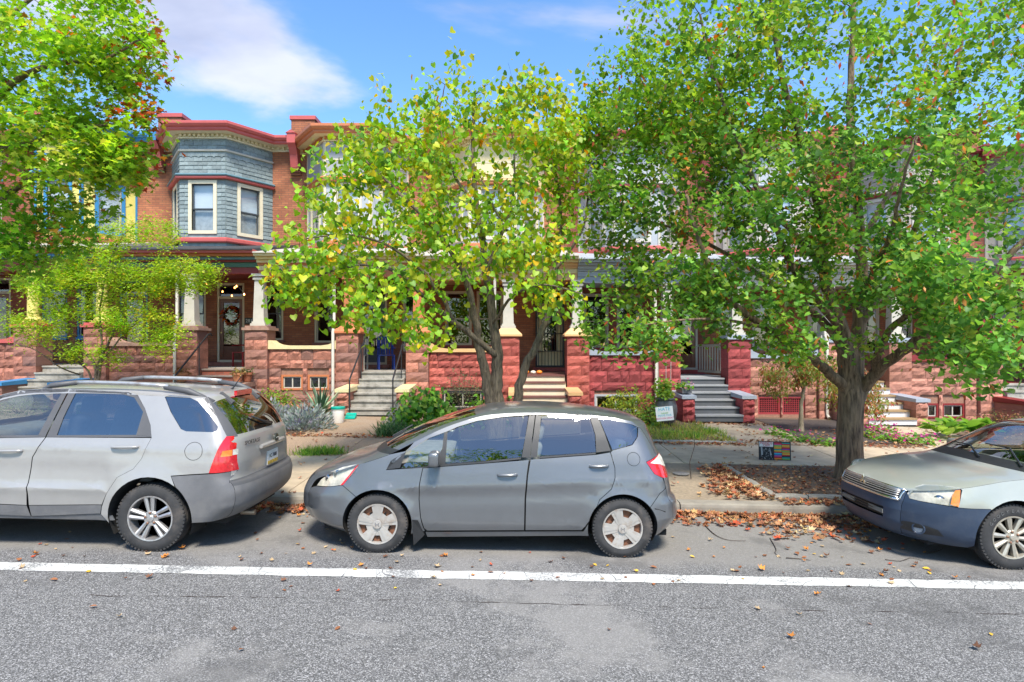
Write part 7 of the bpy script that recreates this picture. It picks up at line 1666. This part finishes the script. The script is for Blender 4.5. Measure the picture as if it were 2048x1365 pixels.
# ================================================================ FALLEN LEAVES AND TWIGS
BR = [(.36, .15, .06), (.42, .23, .11), (.26, .1, .05), (.48, .34, .18), (.45, .09, .035), (.2, .1, .06)]
DRY = (np.array([(0,.0,.05),(.22,.08,.14),(.46,.2,.3),(.3,.42,.1),(.4,.68,.22),(.12,.7,.04),(.04,1,.22),(-.14,.66,.05),(-.44,.6,.2),(-.28,.36,.06),(-.42,.14,.3),(-.18,.08,.12),(0,.4,-.02)]), MAPLE[1])
litm = leaf_mat('dry_leaf', trans=.15, rough=.8)
def litter(name, label, P, size, seed, lift=.012):
    rng = np.random.default_rng(seed); n = len(P); X, D, N = leaf_frames(n, .0, .35, rng); P = P + np.stack([np.zeros(n), np.zeros(n), rng.uniform(.004, lift, n)], 1)
    D[:, 2] = rng.normal(.05, .22, n); D = unit(D); X = unit(np.cross(D, np.array([0, 0, 1.]) + rng.normal(0, .3, (n, 3)))); N = np.cross(X, D)
    return loose(name, label, 'leaves', leaf_mesh(name, DRY, P, X, D, N, size * rng.uniform(.5, 1.3, n), palette(n, BR, [4, 4, 3, 2, 1.2, 2], rng, .25), litm))
rng = np.random.default_rng(100)
def band(x0, x1, y0, y1, n, pw=2.0): x = rng.uniform(x0, x1, n); y = y1 - (y1 - y0) * rng.random(n) ** pw; return np.stack([x, y, [zg(a, min(b, 8.149)) for a, b in zip(x, y)]], 1)
gut = np.concatenate([band(2.0, 5.6, 7.55, 8.12, 1100), band(-4.5, -1.9, 7.75, 8.12, 620), band(-1.9, 2.0, 7.8, 8.12, 260), band(-13, -4.5, 7.85, 8.12, 300), band(5.6, 9, 7.8, 8.12, 300), band(2.9, 4.2, 7.0, 7.9, 170, 1.0)])
litter('leaf_litter', 'brown autumn leaves drifted in the gutter along the kerb', gut, .075, 101, .04)
def spread_on(x0, x1, y0, y1, n, dens=None): return scatter(x0, x1, y0, y1, n, int(rng.integers(1e6)), dens)
pile = spread_on(2.75, 3.56, 8.4, 10.6, 1300, lambda x, y: np.clip(1.15 - (3.5 - x) / (.25 + .5 * (10.9 - y) / 2.4), 0, 1))
litter('leaf_litter', 'heap of orange-brown leaves against the stone border of the tree pit', pile, .08, 102, .05)
litter('leaf_litter', 'carpet of dry brown leaves inside the tree pit round the linden', spread_on(3.65, 7.3, 8.6, 10.7, 1900), .05, 103, .05)
litter('leaf_litter', 'scattered leaves on the pavement and along the garden edges', np.concatenate([spread_on(-8, 8, 8.4, 12.8, 420), spread_on(2.2, 4.8, 12.6, 12.88, 260), spread_on(3.6, 8.5, 12.7, 13.3, 420), spread_on(-5.6, -2.0, 12.7, 13.1, 260), spread_on(4.5, 6.2, 15.0, 15.3, 90), spread_on(5, 12, 13, 15, 300), spread_on(3.56, 5.6, 8.18, 8.45, 320), spread_on(-4.3, 2, 8.2, 8.4, 60)]), .065, 104, .02)
lv = []                                            # twelve leaf shapes in six plain colours
LC = [('brown', (.3, .12, .05)), ('orange', (.6, .24, .05)), ('tan', (.5, .36, .2)), ('yellow', (.72, .45, .05)), ('red', (.55, .09, .03)), ('dark brown', (.17, .08, .045))]
for i in range(12): lv.append(leaf_mesh('fallen_leaf', DRY if i % 3 else OVAL, np.array([[0, -.5, .12]]) * 1.0, np.array([[1., 0, .0]]), np.array([[0., 1, .12]]), np.array([[0., -.1, 1]]), np.ones(1), np.array([LC[i % 6][1]]) * (.85 + .3 * (i > 5)), litm))
rr = random.Random(77); spots = []
for (u0, u1, v0, v1, n) in ((20, 640, 1060, 1125, 26), (500, 700, 1030, 1110, 16), (600, 1340, 1095, 1135, 22), (1340, 1900, 1045, 1150, 66), (0, 2048, 1135, 1185, 40), (0, 2048, 1185, 1340, 14), (700, 1300, 1130, 1160, 10)):
    for _ in range(n): spots.append((rr.uniform(u0, u1), rr.uniform(v0, v1)))
for (u, v) in spots:
    p = gp(u, v); vi = rr.choices(range(12), [4, 3, 4, 1.5, 1.2, 3] * 2)[0]; o = bpy.data.objects.new('fallen_leaf', lv[vi]); C.objects.link(o); s_ = rr.uniform(.03, .075); o.location = p + Vector((0, 0, .003)); o.rotation_euler = (rr.uniform(-.25, .25), rr.uniform(-.25, .25), rr.uniform(0, 6.28)); o.scale = (s_, s_, s_ * rr.uniform(.6, 1.6))
    wh = 'in the driving lane outside the white line' if p.y < 5.68 else 'on the white line' if p.y < 5.91 else 'beside the white car' if p.x < -2.3 else 'in front of the grey hatchback wheels' if p.x < 1.75 else 'in the empty space before the beige car'
    tag(o, LC[vi % 6][0] + ' fallen leaf lying on the asphalt ' + wh, 'leaf', LC[vi % 6][0] + ' fallen leaves ' + wh); WL[o.name] = p
def twig(label, pts, r):
    P = [gp(u, v) + Vector((0, 0, r + .004)) for u, v in pts]; mb = MB(); mb.tube(bez(P, 4), list(np.linspace(r, r * .4, (len(P) - 1) * 4 + 1)), 6); o = mb.build('fallen_twig', twigm, smooth=True); tag(o, label, 'twig', 'twigs on the road')
twig('long curved dark twig lying behind the grey hatchback', [(1408, 1050), (1428, 1070), (1455, 1082), (1492, 1084)], .006)
twig('forked thin brown twig in the empty parking space', [(1540, 1078), (1552, 1100), (1550, 1108), (1562, 1118)], .005)
twig('short straight brown twig next to the forked one', [(1572, 1118), (1600, 1120), (1622, 1123)], .006)
twig('dark broken twig beside the beige car wheel', [(1850, 1108), (1870, 1106), (1886, 1100)], .007)
twig('pale crooked twig on the asphalt before the beige car', [(1770, 1121), (1800, 1124), (1822, 1118), (1845, 1124)], .004)
c = gp(1382, 958); tag(MB().tube([c, c + Vector((-.02, 0, .25)), c + Vector((.06, .02, .5)), c + Vector((.05, .0, .68))], [.007, .006, .005, .003], 6).build('sapling', twigm), 'bare thin sapling stem rising from the pavement behind the hatchback', 'sapling')
c = gp(1362, 948); hv = MB().lathe([(.13, .0), (.13, .012), (.11, .016), (.01, .016)], 24, c=c).build('drain_cover', M_('cast_iron', (.2, .19, .18), rough=.7, var=.3, bump=.4), smooth=True, angle=30); tag(hv, 'small round iron cover in the pavement behind the hatchback', 'cover')
